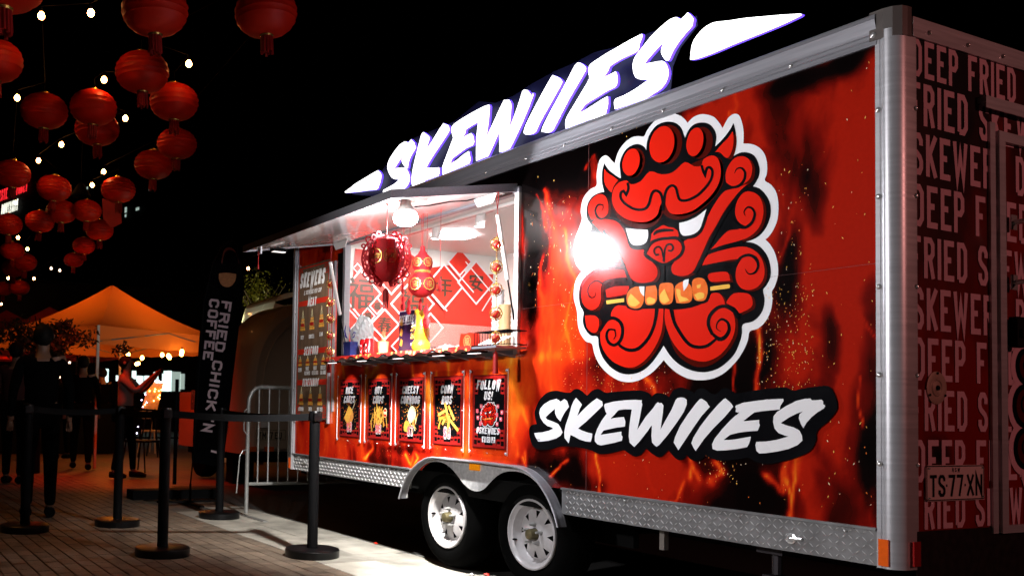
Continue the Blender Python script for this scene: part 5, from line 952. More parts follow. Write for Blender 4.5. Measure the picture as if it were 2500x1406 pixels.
# filigree lantern
q=at(943,632,y=-.80); c=(float(q[0]),-.80,float(q[2])); ztop=aw(0,.8/.865)[2]-.006
t=thing('filigree_lantern','red filigree paper lantern with gold roundels hanging from the awning edge','lantern',c)
b=MB(); b.tube([(c[0],c[1],ztop),(c[0]+.003,c[1],c[2]+.19),(c[0],c[1],c[2]+.125)],.003,6); obj('hanging_cord',b,M['tassel'],t)
b=MB(); b.lathe([(.03,.125),(.075,.10),(.088,.03),(.088,-.03),(.075,-.09),(.035,-.125),(.0001,-.13)],36,c,lobes=8,amp=.05); obj('lantern_body',b,M['felt'],t,smooth=True)
for k in range(8):
    a=2*math.pi*k/8+.25; b=MB(); ff=lambda u,v,w,a=a:(c[0]+u*math.cos(a)-w*math.sin(a),c[1]+u*math.sin(a)+w*math.cos(a),c[2]+v)
    def ring(u,v,r,wd=.006,n=12): b.ribbon([(u+r*math.cos(x),v+r*math.sin(x)) for x in np.linspace(0,2*math.pi,n,endpoint=False)],wd,ff,0,closed=True)
    prof=crom([(.02,.128),(.075,.115),(.12,.065),(.135,0),(.12,-.06),(.08,-.105),(.02,-.135)],4,False)
    b.ribbon(prof,.011,ff); b.ribbon([(u*.86,v*.86) for u,v in prof],.008,ff); b.ribbon([(u*.74,v*.74) for u,v in prof],.007,ff)
    for (u,v,r) in ((.06,.13,.016),(.10,.108,.016),(.128,.072,.010),(.112,-.085,.017),(.075,-.122,.017),(.04,-.14,.012),(.108,.03,.017),(.11,-.02,.016),(.098,-.055,.013),(.09,.07,.014),(.118,.005,.008),(.1,.0,.007)): ring(u,v,r,.0085,10)
    obj('cut_paper_fin',b,M['fin'],t)
for ang,ch2 in ((.35,('新','年')),(-.55,('财','源')),(-1.5,('快','乐')),(1.25,('吉','祥'))):
    b=MB()
    for j,ch in enumerate(ch2): cyl_text(b,ch,c,.0935,ang+(.16 if j else -.16),c[2]+.005,.033)
    b.ribbon([(.036*math.cos(x),.04*math.sin(x)) for x in np.linspace(0,6.28,20,endpoint=False)],.003,lambda u,v,w,ang=ang:(c[0]+.0945*math.sin(ang+u/.0935),c[1]-.0945*math.cos(ang+u/.0935),c[2]+.005+v),0,closed=True); obj('gold_roundel',b,M['gold'],t)
b=MB(); b.tube([(c[0],c[1],c[2]-.13),(c[0],c[1],c[2]-.17)],.002,5)
b.lathe([(.004,-.165),(.014,-.175),(.018,-.19),(.018,-.24)],12,c)
for k in range(7): a=k*.9; b.tube([(c[0]+.013*math.cos(a),c[1]+.013*math.sin(a),c[2]-.235),(c[0]+.014*math.cos(a),c[1]+.014*math.sin(a),c[2]-.278)],.003,5)
obj('tassel',b,M['tassel'],t)
# gourd lantern
q=at(1031,665,y=-.22); c=(float(q[0]),-.22,float(q[2])); zt_=aw(0,.22/.865)[2]-.006
t=thing('gourd_lantern','red gourd shaped lantern with gold belt and gold characters under the awning','lantern',c)
b=MB(); b.tube([(c[0],c[1],zt_),(c[0],c[1],c[2]+.17)],.0025,6); obj('hanging_cord',b,M['tassel'],t)
gp=[(.006,.17),(.014,.165),(.016,.14),(.03,.115),(.055,.09),(.062,.06),(.058,.03),(.045,.008),(.045,-.002),(.066,-.03),(.084,-.065),(.082,-.105),(.06,-.14),(.03,-.157),(.0001,-.16)]
b=MB(); b.lathe(gp,40,c,lobes=6,amp=.06); obj('lantern_body',b,M['felt'],t,smooth=True)
b=MB(); b.lathe([(.049,.012),(.052,.003),(.049,-.006)],24,c); obj('gold_belt',b,M['gold'],t)
for ang in (.45,-.6,1.5):
    for r,z,s in ((.066,c[2]+.058,.036),(.089,c[2]-.082,.05)):
        b=MB(); cyl_text(b,'福',c,r,ang,z,s*.85)
        b.ribbon([(s*.72*math.cos(x)*(1+.07*math.cos(12*x)),s*.72*math.sin(x)*(1+.07*math.cos(12*x))) for x in np.linspace(0,6.28,36,endpoint=False)],s*.13,lambda u,v,w,ang=ang,r=r,z=z:(c[0]+(r+.002)*math.sin(ang+u/r),c[1]-(r+.002)*math.cos(ang+u/r),z+v),0,closed=True); obj('gold_roundel',b,M['gold'],t)
def charm(px,py,y,lab,s=1):
    q=at(px,py,y=y); c2=(float(q[0]),y,float(q[2])); z2=min(c2[2]+.16,aw(0,-y/.865)[2]-.006)
    t2=thing('gourd_charm',lab,'charm',c2,'small red gourd charms'); b=MB(); b.tube([(c2[0],y,aw(0,-y/.865)[2]-.006),(c2[0],y,c2[2]+.05*s)],.0015,5); obj('cord',b,M['tassel'],t2)
    b=MB(); b.lathe([(.002,.05*s),(.008*s,.04*s),(.018*s,.028*s),(.018*s,.012*s),(.011*s,.0),(.024*s,-.015*s),(.027*s,-.035*s),(.015*s,-.052*s),(.0001,-.056*s)],14,c2,scale=(1,.35)); obj('charm_body',b,M['felt'],t2,smooth=True)
    b=MB(); glyph(b,'福',lambda u,v,w:(u,y-.0095*s,v),c2[0],c2[2]-.03*s,.034*s); obj('charm_character',b,M['darkred'],t2)
charm(984,738,-.22,'dark red gourd charm hanging left above the menu card'); charm(998,747,-.2,'bright red gourd charm hanging lowest above the menu card'); charm(1026,742,-.2,'red gourd charm hanging right under the gourd lantern',.8); charm(1040,770,-.19,'large red gourd charm dangling behind the golden ornament',1.5); charm(983,703,-.18,'small red charm beside the gourd lantern',.7); charm(1074,695,-.2,'small red charm right of the gourd lantern',.8)
# bead strings
def beads(cx,pts,y,r,tz,lab,top):
    q=at(pts[0][0],pts[0][1],y=y); root=thing('bead_string',lab,'hanging ornament',(float(q[0]),y,float(q[2])),'strings of red and gold balls')
    x0=float(q[0]); tp=aw(x0,-y/.865)[2]-.01; tp=top if top else tp
    zsb=[float(at(px,py,y=y)[2]) for px,py in pts]; xs=[float(at(px,py,y=y)[0]) for px,py in pts]; X=sum(xs)/len(xs)
    b=MB(); b.tube([(X-.006,y,tp),(X-.01,y,tp-.04),(X,y,tp-.1),(X+.01,y,tp-.04),(X+.006,y,tp)],.0025,5); b.tube([(X,y,tp-.1),(X,y,zsb[0]+r)],.002,5); obj('red_loop',b,M['tassel'],root)
    for z in zsb:
        b=MB(); b.lathe([(r*.68*math.cos(a),r*.68*math.sin(a)-r*.12) for a in np.linspace(-1.57,1.57,10)],16,(X,y,z)); ball=obj('red_ball',b,mat('ball_red',(.55,.01,.008),.5,var=.1) if 'ball' not in M else M['ball'],root,smooth=True); M['ball']=ball.data.materials[0]
        b=MB()
        for k in range(7):
            a=2*math.pi*k/7; b.tube([(X+r*math.cos(a+.5*math.sin(3*ph))*math.cos(ph),y+r*math.sin(a+.5*math.sin(3*ph))*math.cos(ph),z+r*math.sin(ph)) for ph in np.linspace(-1.5,1.5,11)],r*.065,5)
        b.lathe([(.0001,r*1.25),(r*.15,r*1.12),(r*.2,r*1.0)],8,(X,y,z)); b.lathe([(r*.2,-r*1.0),(r*.15,-r*1.12),(.0001,-r*1.25)],8,(X,y,z)); obj('gold_cage',b,M['gold'],ball,smooth=True)
    b=MB()
    for z1_,z2_ in zip(zsb[:-1],zsb[1:]):
        n=4
        for k in range(n): zc=z1_-r*1.25+(z2_-z1_+2.5*r)*(k+.5)/n; b.lathe([(.0001,.006),(.005,.0),(.0001,-.006)],8,(X,y,zc))
    obj('gold_links',b,M['gold'],root,kind='stuff')
    b=MB(); zz=zsb[-1]-r*1.2; b.tube([(X,y,zz),(X,y,zz-.04)],.003,5); b.lathe([(.005,-.035),(.012,-.045),(.013,-.07),(.016,-tz)],12,(X,y,zz)); obj('tassel',b,M['tassel'],root,smooth=True)
beads(0,[(1210,596),(1211,652),(1212,707),(1213,765),(1214,824)],-.20,.036,.16,'long string of red and gold balls hanging at the right of the window',None)
beads(0,[(807,693),(806,738),(806,778),(805,819),(804,859)],-.14,.034,.12,'string of red and gold balls hanging in front of the brown menu board',None)
q=at(628,632,y=-.85); c=(float(q[0])+.03,-.85,az-.004); t=thing('corner_tassel','tiny red tassel hanging from the far corner of the awning','tassel',c)
b=MB(); b.box((c[0]-.03,c[1],c[2]-.05),(c[0]+.03,c[1]+.01,c[2])); obj('clip',b,M['white'],t); b=MB(); b.tube([(c[0],c[1]-.004,c[2]-.03),(c[0],c[1]-.004,c[2]-.12)],.003,5); b.lathe([(.003,-.12),(.006,-.13),(.007,-.16)],8,(c[0],c[1]-.004,c[2])); obj('cord',b,M['tassel'],t)

b=MB(); b.box((-4.15,-.66,2.19),(-4.10,-.54,2.215)); lp=obj('menu_fill_lamp',b,M['black'],T); b=MB(); b.box((-4.145,-.65,2.186),(-4.105,-.55,2.189)); obj('lamp_strip',b,mat('fill_strip_light',(1,1,1),.3,emit=1.2,ecol=(1,.9,.85),var=0),lp)  # made-up fixture for the added menu fill
# ================================================================ the ground
def ground_mat():
    m=mat('path_brick_far',(.16,.12,.09),.6,var=0); N=m.node_tree.nodes; Lk=m.node_tree.links; b=N['Principled BSDF']
    tc=N.new('ShaderNodeTexCoord'); br=N.new('ShaderNodeTexBrick'); br.inputs['Scale'].default_value=1; br.inputs['Brick Width'].default_value=.2; br.inputs['Row Height'].default_value=.1; br.inputs['Mortar Size'].default_value=.006
    br.inputs['Color1'].default_value=(.15,.11,.09,1); br.inputs['Color2'].default_value=(.2,.16,.13,1); br.inputs['Mortar'].default_value=(.28,.2,.12,1); Lk.new(tc.outputs['Object'],br.inputs['Vector'])
    n=N.new('ShaderNodeTexNoise'); n.inputs['Scale'].default_value=1.3; n.inputs['Detail'].default_value=5; Lk.new(tc.outputs['Object'],n.inputs['Vector']); mx=N.new('ShaderNodeMix'); mx.data_type='RGBA'; mx.blend_type='MULTIPLY'; mx.inputs['Factor'].default_value=.7
    Lk.new(br.outputs['Color'],mx.inputs['A']); Lk.new(n.outputs['Color'],mx.inputs['B']); Lk.new(mx.outputs['Result'],b.inputs['Base Color']); return m
b=MB(); b.add([(-160,-120,-.02),(160,-120,-.02),(160,160,-.02),(-160,160,-.02)],[(0,1,2,3)]); GR=obj('ground',b,ground_mat(),None,kind='structure')
b=MB(); b.add([(-9,-4.5,-.011),(3,-4.5,-.011),(3,-.62,-.011),(-9,-.62,-.011)],[(0,1,2,3)]); PV=obj('brick_path',b,mat('jointing_sand',(.34,.27,.19),.85,var=.35,vs=30,bump=.4),None,kind='structure')
def paver_mat(name,c,vs=9):
    m=mat(name,c,.62,var=0,bump=.5,bs=70); N=m.node_tree.nodes; Lk=m.node_tree.links; b=N['Principled BSDF']
    oi=N.new('ShaderNodeObjectInfo'); tc=N.new('ShaderNodeTexCoord'); geo=N.new('ShaderNodeNewGeometry'); n=N.new('ShaderNodeTexNoise'); n.inputs['Scale'].default_value=vs; n.inputs['Detail'].default_value=6; Lk.new(geo.outputs['Position'],n.inputs['Vector'])
    ad=N.new('ShaderNodeMath'); ad.operation='MULTIPLY_ADD'; ad.inputs[1].default_value=.35; Lk.new(oi.outputs['Random'],ad.inputs[0]); Lk.new(n.outputs['Fac'],ad.inputs[2])
    cr=N.new('ShaderNodeValToRGB'); e=cr.color_ramp.elements; e[0].position=.3; e[0].color=(*[x*.45 for x in c],1); e[1].position=.95; e[1].color=(*[min(1,x*1.35) for x in c],1); Lk.new(ad.outputs[0],cr.inputs[0]); Lk.new(cr.outputs[0],b.inputs['Base Color'])
    return m
pm=paver_mat('clay_paver',(.20,.155,.115)); pb=MB()
def brick(b,w,d,h=.012,ch=.003):
    V=[(-w/2,-d/2,-h),(w/2,-d/2,-h),(w/2,d/2,-h),(-w/2,d/2,-h),(-w/2,-d/2,-ch),(w/2,-d/2,-ch),(w/2,d/2,-ch),(-w/2,d/2,-ch),(-w/2+ch,-d/2+ch,0),(w/2-ch,-d/2+ch,0),(w/2-ch,d/2-ch,0),(-w/2+ch,d/2-ch,0)]
    return b.add(V,[(4,5,9,8),(5,6,10,9),(6,7,11,10),(7,4,8,11),(8,9,10,11),(0,1,5,4),(1,2,6,5),(2,3,7,6),(3,0,4,7)])
brick(pb,.1935,.0935); pme=mesh('paver',pb,pm); cells=[]
for j in range(0,34):
    for i in range(0,48):
        x=-1.6-(i+.5*(j%2))*.2; y=-.67-j*.1
        d=np.array([x,y,0])-CAM; z=d@_fw; px=PCX+FOC*(d@_r)/z; py=PCY-FOC*(d@_u)/z
        vis=-30<px<900 and py<1430
        cells.append((not vis,-(z if vis else -z),x,y,i,j,vis,z))
cells.sort(key=lambda c:(not c[6],c[7])); rest=MB(); cnt=0
for c in cells:
    x,y=c[2],c[3]; rz=random.uniform(-.006,.006); dz=random.uniform(-.0015,.0015)
    if c[6] and cnt<298:
        o=bpy.data.objects.new('paver',pme); COL.objects.link(o); o.parent=PV; o.location=(x,y,dz); o.rotation_euler=(random.uniform(-.006,.006),random.uniform(-.005,.005),rz); cnt+=1
    else:
        n0=len(rest.v); rest.add([(x+vx,y+vy,vz+dz) for vx,vy,vz in pb.v],pb.f)
obj('pavers_beyond',rest,pm,PV,kind='stuff')
# pale slabs beside the trailer
b=MB(); b.add([(-6.6,-.617,-.012),(3,-.617,-.012),(3,.20,-.012),(-6.6,.20,-.012)],[(0,1,2,3)]); SP=obj('slab_path',b,mat('grey_bedding',(.12,.1,.08),.9),None,kind='structure')
sm=paver_mat('pale_stone_slab',(.40,.38,.33),5)
sb=MB(); brick(sb,.595,.398,.012,.002); sme=mesh('slab',sb,sm)
for i in range(10):
    for j in range(2):
        o=bpy.data.objects.new('slab',sme); COL.objects.link(o); o.parent=SP; o.location=(-.6-.6*i-(.3 if j else 0),-.415+.404*j,random.uniform(-.001,.001))
b=MB(); b.box((-6.6,.2,-.03),(3,.24,-.002)); obj('edge_strip',b,mat('concrete_edging',(.1,.1,.09),.8,var=.3),SP)
b=MB(); b.add([(-9,.24,-.014),(8,.24,-.014),(8,12,-.014),(-9,12,-.014)],[(0,1,2,3)]); obj('asphalt',b,mat('asphalt',(.035,.034,.033),.85,var=.4,vs=40,bump=.5,bs=120),None,kind='structure')
# small litter: red paper scraps
for k,(px,py,lab) in enumerate(((918,1328,'crumpled red scrap of paper at the edge of the pale slabs'),(1152,1404,'white paper scrap on the slabs near the front wheel'),(1188,1404,'small red scrap beside the white paper scrap'))):
    q=at(px,py,z=0); rr=random.Random(k); b=MB(); n=7; V=[]
    for i in range(n): V.append((q[0]+.022*math.cos(i*.9)*rr.uniform(.6,1.3),q[1]+.016*math.sin(i*.9)*rr.uniform(.6,1.3),.003+rr.uniform(0,.012)))
    V.append((q[0],q[1],.018)); b.add(V,[(i,(i+1)%n,n) for i in range(n)]); single('paper_scrap',b,M['panelred'] if k!=1 else M['white'],lab,'litter')
# ================================================================ queue posts and belts
def stanchion(px,py,lab,first=None):
    q=at(px,py,z=0)
    t=thing('queue_post',lab,'queue post',(float(q[0]),float(q[1]),0),'black queue posts with belts')
    b=MB(); b.lathe([(.0001,.0),(.186,.0),(.188,.006),(.188,.05),(.182,.056),(.176,.058),(.04,.060),(.0001,.060)],56); obj('base',b,M['satin'],t,smooth=True,local=True)
    b=MB(); b.lathe([(.037,.055),(.037,.93),(.034,.93),(.034,.935)],24); obj('post',b,M['black'],t,smooth=True,local=True)
    b=MB(); b.lathe([(.034,.93),(.040,.935),(.040,.995),(.036,1.003),(.0001,1.004)],24); b.box((.034,-.03,.935),(.052,.03,.99)); obj('belt_head',b,M['satin'],t,smooth=True,local=True)
    return t
q1=stanchion(762,1357,'nearest black queue post on the pale slabs'); q2=stanchion(396,1354,'black queue post whose round base shines orange'); q3=stanchion(286,1282,'black queue post on the red lit paving'); q4=stanchion(535,1263,'black queue post beside the foot of the crowd barrier'); q5=stanchion(60,1296,'black queue post at the left edge among the silhouettes')
def belt(a,b_,lab):
    a,b_=Vector(a.location),Vector(b_.location); d=(b_-a).normalized(); nrm=Vector((-d.y,d.x,0))*.001; m=MB(); N=12
    for s in (0,1):
        V=[]
        for i in range(N+1):
            t=i/N; p=a+d*.045+(b_-a-d*.09)*t; z=.985-.018*math.sin(math.pi*t); V+= [tuple(p+nrm*(1 if s else -1)+Vector((0,0,z))),tuple(p+nrm*(1 if s else -1)+Vector((0,0,z-.048)))]
        m.add(V,[(2*i,2*i+1,2*i+3,2*i+2) for i in range(N)])
    single('barrier_belt',m,M['black'],lab,'barrier belt','black belts between the queue posts')
belt(q1,q2,'black belt between the two nearest queue posts'); belt(q3,q2,'black belt from the orange lit post back to the far left post'); belt(q4,q1,'black belt crossing in front of the crowd barrier'); belt(q5,q3,'black belt at the far left between dark posts')
# ================================================================ crowd barrier
t=thing('crowd_barrier','galvanised steel crowd barrier with upright bars beside the front of the trailer','barrier',(-5.79,.9,0))
X=-5.79; b=MB(); b.tube([(X,-.10,.03),(X,-.10,1.02),(X,-.095,1.09),(X,-.07,1.15),(X,-.03,1.19),(X,.03,1.205),(X,2.0,1.205),(X,2.06,1.19),(X,2.1,1.15),(X,2.12,1.09),(X,2.12,.03)],.019,10); obj('frame_tube',b,M['steel'],t,smooth=True)
b=MB(); b.tube([(X,-.10,.30),(X,2.12,.30)],.016,10); obj('lower_rail',b,M['steel'],t,smooth=True)
src=MB(); src.tube([(0,0,.30),(0,0,1.205)],.0075,8); sme2=mesh('upright_bar',src,M['steel'],smooth=True)
for k in range(20):
    o=bpy.data.objects.new('upright_bar',sme2); COL.objects.link(o); o.parent=t; o.location=Vector((X,.008+.105*k,0))-t.location
for y in (-.10,2.12):
    b=MB(); b.box((X-.30,y-.012,.0),(X+.30,y+.012,.008)) if 0 else b.box((X-.12,y-.02,.0),(X+.42,y+.03,.008)); obj('foot',b,M['steel'],t)
b=MB(); b.tube([(X+.02,-.12,.62),(X+.03,-.16,.61),(X+.03,-.19,.56),(X+.03,-.215,.12+.1)],.006,6); b.tube([(X+.02,-.12,1.0),(X+.02,-.145,.98),(X+.02,-.15,.80),(X+.02,-.12,.76)],.006,6); obj('linking_hook',b,M['steel'],t)
# ================================================================ feather flag
XF=-6.9
t=thing('feather_flag','tall black feather flag with white lettering down its length','flag',tuple(map(float,(*at(512,1240,x=XF)[:2],0))))
def fx(px,py,w=0): q=at(px,py,x=XF); return (float(q[0])+w,float(q[1]),float(q[2]))
out=crom([(520,660),(528,622),(545,598),(565,592),(580,605),(588,640),(596,700),(592,735),(576,860),(557,1030),(545,1140),(470,1128),(474,1000),(484,860),(497,740)],3)
b=MB(); V=[fx(x,y) for x,y in out]; V2=[(a-.004,bb,c) for a,bb,c in V]; n=len(V); b.add(V+V2,[list(range(n)),list(range(n,2*n))[::-1]]+[(i,(i+1)%n,n+(i+1)%n,n+i) for i in range(n)]); obj('cloth',b,mat('black_flag_cloth',(.0015,.0015,.002),.9,spec=.03,var=.3,vs=4),t)
b=MB(); b.tube([fx(465,1180,.0),fx(470,1128,.006),fx(497,740,.006),fx(520,640,.006),fx(545,596,.006),fx(566,588,.006),fx(582,602,.006)],.008,6); b.tube([fx(465,1180),(fx(465,1180)[0],fx(465,1180)[1],.02)],.012,8); obj('pole',b,M['black'],t,smooth=True)
b=MB(); q=fx(465,1180); b.box((q[0]-.35,q[1]-.03,.0),(q[0]+.35,q[1]+.03,.02)); b.box((q[0]-.03,q[1]-.35,.02),(q[0]+.03,q[1]+.35,.04)); obj('cross_base',b,M['black'],t)
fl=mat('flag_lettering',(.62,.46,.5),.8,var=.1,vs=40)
def flagtext(s,x0,y0,x1,y1,h,nm):
    # u runs down the flag, v toward its right side
    Lp=math.hypot(x1-x0,y1-y0); ux,uy=(x1-x0)/Lp,(y1-y0)/Lp; vx,vy=-uy*-1,ux*-1
    f=lambda u,v,w:fx(x0+ux*u+vx*v,y0+uy*u+vy*v,.006+w)
    b=MB(); tot=sum(WID.get(c,1) for c in s); k=(Lp/h-.2*(len(s)-1))/tot; text(b,s,f,0,0,h,.22,k,.2); obj(nm,b,fl,t)
[flagtext(s_,541-48*f0,734+318*f0,541-48*f1,734+318*f1,25,'flag_lettering') for s_,f0,f1 in (('FRIED',0,.385),("CHICK",.455,.835),("'N",.90,1.0))]; flagtext('COFFEE',511,729,494,877,25,'flag_lettering'); flagtext('I',516,1094,513,1106,22,'flag_lettering')
b=MB(); pts=crom([(534,668),(552,666),(576,669),(574,685),(564,698),(552,701),(540,695),(534,682)],3); b.add([fx(x,y,.006) for x,y in pts],[list(range(len(pts)))]); obj('food_print',b,mat('dim_orange_print',(.40,.16,.06),.8,var=.6,vs=30),t)
b=MB(); pts=crom([(540,640),(546,612),(560,604),(574,614),(582,640)],3,False); b.add([fx(x,y,.006) for x,y in pts]+[fx(x+2,y+6,.006) for x,y in pts[::-1]],[list(range(2*len(pts)))]); obj('print_outline',b,mat('dim_red_print',(.12,.03,.02),.8,var=.3),t)
# ================================================================ caravan behind the barrier
cm=mat('caravan_cream_paint',(.45,.34,.26),.35,coat=.5,var=.08,vs=2)
XC=-8.34; t=thing('retro_caravan','rounded cream vintage caravan standing dark behind the crowd barrier','caravan',(-10.3,2.0,0))
arch=[(.985,.42),(.985,1.15),(1.0,1.45),(1.06,1.75),(1.17,1.98),(1.34,2.18),(1.55,2.31),(1.8,2.37),(2.2,2.37),(2.45,2.31),(2.66,2.18),(2.83,1.98),(2.94,1.75),(3.0,1.45),(3.0,.42)]
arch=crom(arch,3,False); c0=(2.0,1.2)
b=MB(); n=len(arch); lay=[(XC+.0,.90),(XC-.03,.95),(XC-.10,1.0),(-9.3,1.0)]; V=[]
for x,s in lay: V+=[(x,c0[0]+(u-c0[0])*s,max(.42,c0[1]+(v-c0[1])*s)) for u,v in arch]
b.add(V,[list(range(n)),list(range((len(lay)-1)*n,len(lay)*n))[::-1]]+[(j*n+i,j*n+(i+1)%n,(j+1)*n+(i+1)%n,(j+1)*n+i) for j in range(len(lay)-1) for i in range(n)]); cb=obj('body',b,cm,t,smooth=True)
b=MB(); ar=[(c0[0]+(u-c0[0])*.80,c0[1]+(v-c0[1])*.80) for u,v in arch]; pts=[(XC+.004,u,v) for u,v in ar]; b.tube(pts,.012,6); obj('rear_moulding',b,cm,t,smooth=True)
b=MB(); b.box((XC+.0,1.02,.40),(XC+.06,2.98,.46)); b.box((-10.8,1.1,.32),(XC-.1,2.9,.42)); obj('chassis',b,M['pitch'],t)
for y in (1.15,2.85):
    b=MB(); b.lathe([(.0001,-.1),(.30,-.1),(.32,-.05),(.32,.05),(.30,.1),(.0001,.1)],24,(-10.2,y,.32),'y'); obj('wheel',b,M['rubber'],t,smooth=True)
y0=float(at(624,1060,x=XC)[1]); y1=float(at(696,1060,x=XC)[1]); zc=float(at(660,1061,x=XC)[2])
b=MB(); b.box((XC+.01,y0,zc-.067),(XC+.016,y1,zc+.067)); p_=obj('number_plate',b,mat('old_plate',(.45,.36,.26),.5,var=.1),t)
b=MB(); f=lambda u,v,w:(XC+.0175+w,u,v); hh=.085; text(b,'TM',f,y0+.03,zc-.05,hh,.16,.5,.13); text(b,'17',f,y0+.15,zc-.05,hh,.16,.5,.13); text(b,'EU',f,y0+.255,zc-.05,hh,.16,.5,.13); b.ribbon([(y0+.005,zc-.06),(y1-.005,zc-.06),(y1-.005,zc+.06),(y0+.005,zc+.06)],.005,f,closed=True); obj('plate_characters',b,M['black'],p_)
b=MB(); b.box((XC+.0,y0+.04,zc+.09),(XC+.05,y0+.14,zc+.16)); obj('plate_lamp',b,M['white'],t)
for px in (612,655):
    q=at(px,1140,x=XC); b=MB(); b.box((XC+.0,q[1]-.06,.44),(XC+.03,q[1]+.06,.52)); obj('tail_lamp',b,M['amberdark'],t)
# open lit hatch of the caravan, curving out over the path
t2=bpy.data.objects.new('open_hatch',None); COL.objects.link(t2); t2.parent=t
XS_=-10.9; hp=crom([(588,840),(590,800),(600,755),(615,740),(640,735),(680,742),(730,768),(735,850),(690,822),(650,819),(620,824),(600,832)],3)
hv=[tuple(map(float,at(px,py,x=XS_)[1:])) for px,py in hp]
b=MB(); b.prism(hv,lambda u,v,w:(XS_+w,u,v),-.03,0)
n=len(hv); k1=15; V=[(XS_+dx,y+(1.6-y)*(-.04*dx),z+.03*dx) for dx in (0,.35,.7,1.05) for y,z in hv[:k1]]
b.add(V,[(i*k1+j,i*k1+j+1,(i+1)*k1+j+1,(i+1)*k1+j) for i in range(3) for j in range(k1-1)])
obj('hatch_shell',b,mat('hatch_cream_inside',(.70,.74,.60),.25,coat=.5,var=.04),t2)
b=MB(); b.tube([tuple(at(638,790,x=-10.3)),tuple(at(648,750,x=-10.3))],.02,8); b.tube([tuple(at(640,805,x=-10.3)),tuple(at(628,822,x=-10.3))],.02,6); obj('hatch_strut',b,M['black'],t2)
b=MB(); b.box((-10.9,.985,.42),(-9.3,3.0,1.2)); b.box((-10.9,2.9,1.2),(-9.3,3.0,2.3)); obj('lower_body',b,cm,t)
b=MB(); b.box((-9.9,.80,.95),(-9.0,.97,1.22)); obj('counter',b,mat('counter_steel',(.35,.33,.35),.25,.7,var=.3),t)
q=at(592,868,x=-9.3); b=MB(); 
b.lathe([(.0001,0),(.05,0),(.045,.05),(.02,.09),(.035,.12),(.03,.16),(.0001,.18)],14,(q[0],q[1],q[2]-.02)); fig=single('figurine',b,M['white'],'small pale figurine glimpsed beside the dark flag','figurine',smooth=True)
b=MB(); b.box((q[0]-.12,q[1]-.15,.0),(q[0]+.12,q[1]+.15,q[2]-.02)); single('display_stand',b,M['black'],'dark stand carrying the small pale figurine','stand')
# ================================================================ tent
rot=R(25); tc0=at(262,1123,z=0); tx,ty=float(tc0[0]),float(tc0[1]); tm=mat('canopy_fabric',(.80,.34,.09),.8,var=.06,vs=3,translucent=.55)
t=thing('gazebo_tent','orange glowing gazebo tent with a pointed roof and festoon bulbs','tent',(tx,ty,0))
cor=[(tx+2.1*math.cos(rot+R(45+90*k)),ty+2.1*math.sin(rot+R(45+90*k))) for k in range(4)]; EV=2.22; PK=3.12
for k in range(4):
    a,c=cor[k],cor[(k+1)%4]; b=MB(); N=10; V=[]
    for i in range(N+1):
        s=i/N; z=EV+(PK-EV)*(s**1.45)
        for j in range(N+1):
            u=j/N; bx=a[0]+(c[0]-a[0])*u; by=a[1]+(c[1]-a[1])*u; V.append((bx+(tx-bx)*s,by+(ty-by)*s,z-.05*math.sin(math.pi*u)*(1-s)*math.sin(math.pi*min(1,s*2))))
    b.add(V,[(i*(N+1)+j,i*(N+1)+j+1,(i+1)*(N+1)+j+1,(i+1)*(N+1)+j) for i in range(N) for j in range(N)]); obj('roof_panel',b,tm,t,smooth=True)
    b=MB(); V=[]
    for j in range(17): u=j/16; w_=.02*math.sin(j*1.7); V+=[(a[0]+(c[0]-a[0])*u+w_*.3,a[1]+(c[1]-a[1])*u+w_*.3,EV),(a[0]+(c[0]-a[0])*u+w_,a[1]+(c[1]-a[1])*u+w_,EV-.30+.01*math.sin(j*2.2))]
    b.add(V,[(2*j,2*j+1,2*j+3,2*j+2) for j in range(16)]); obj('valance',b,tm,t,smooth=True)
    b=MB(); b.box((a[0]-.02,a[1]-.02,0),(a[0]+.02,a[1]+.02,EV)); obj('leg',b,M['white'],t)
    b=MB(); m1=((a[0]+c[0])/2,(a[1]+c[1])/2,EV-.02); b.tube([(a[0],a[1],EV-.25),m1],.012,5); b.tube([(c[0],c[1],EV-.25),m1],.012,5); obj('truss_bar',b,M['steel'],t)
b=MB(); b.tube([(tx,ty,PK-.02),(tx,ty,EV-.1)],.02,8); 
for k in range(4): b.tube([(tx,ty,EV-.08),(cor[k][0],cor[k][1],EV-.05)],.012,5)
obj('peak_pole',b,M['steel'],t)
BULBS=[]
for k,(px,py) in enumerate(((313,865),(338,887),(347,873),(396,866),(411,868),(414,872),(444,858),(314,884),(333,888),(443,864))):
    s=(px-262)/200; q=at(px,py,z=EV-.36-.02*(k%3)); BULBS.append((q,'warm',.028))
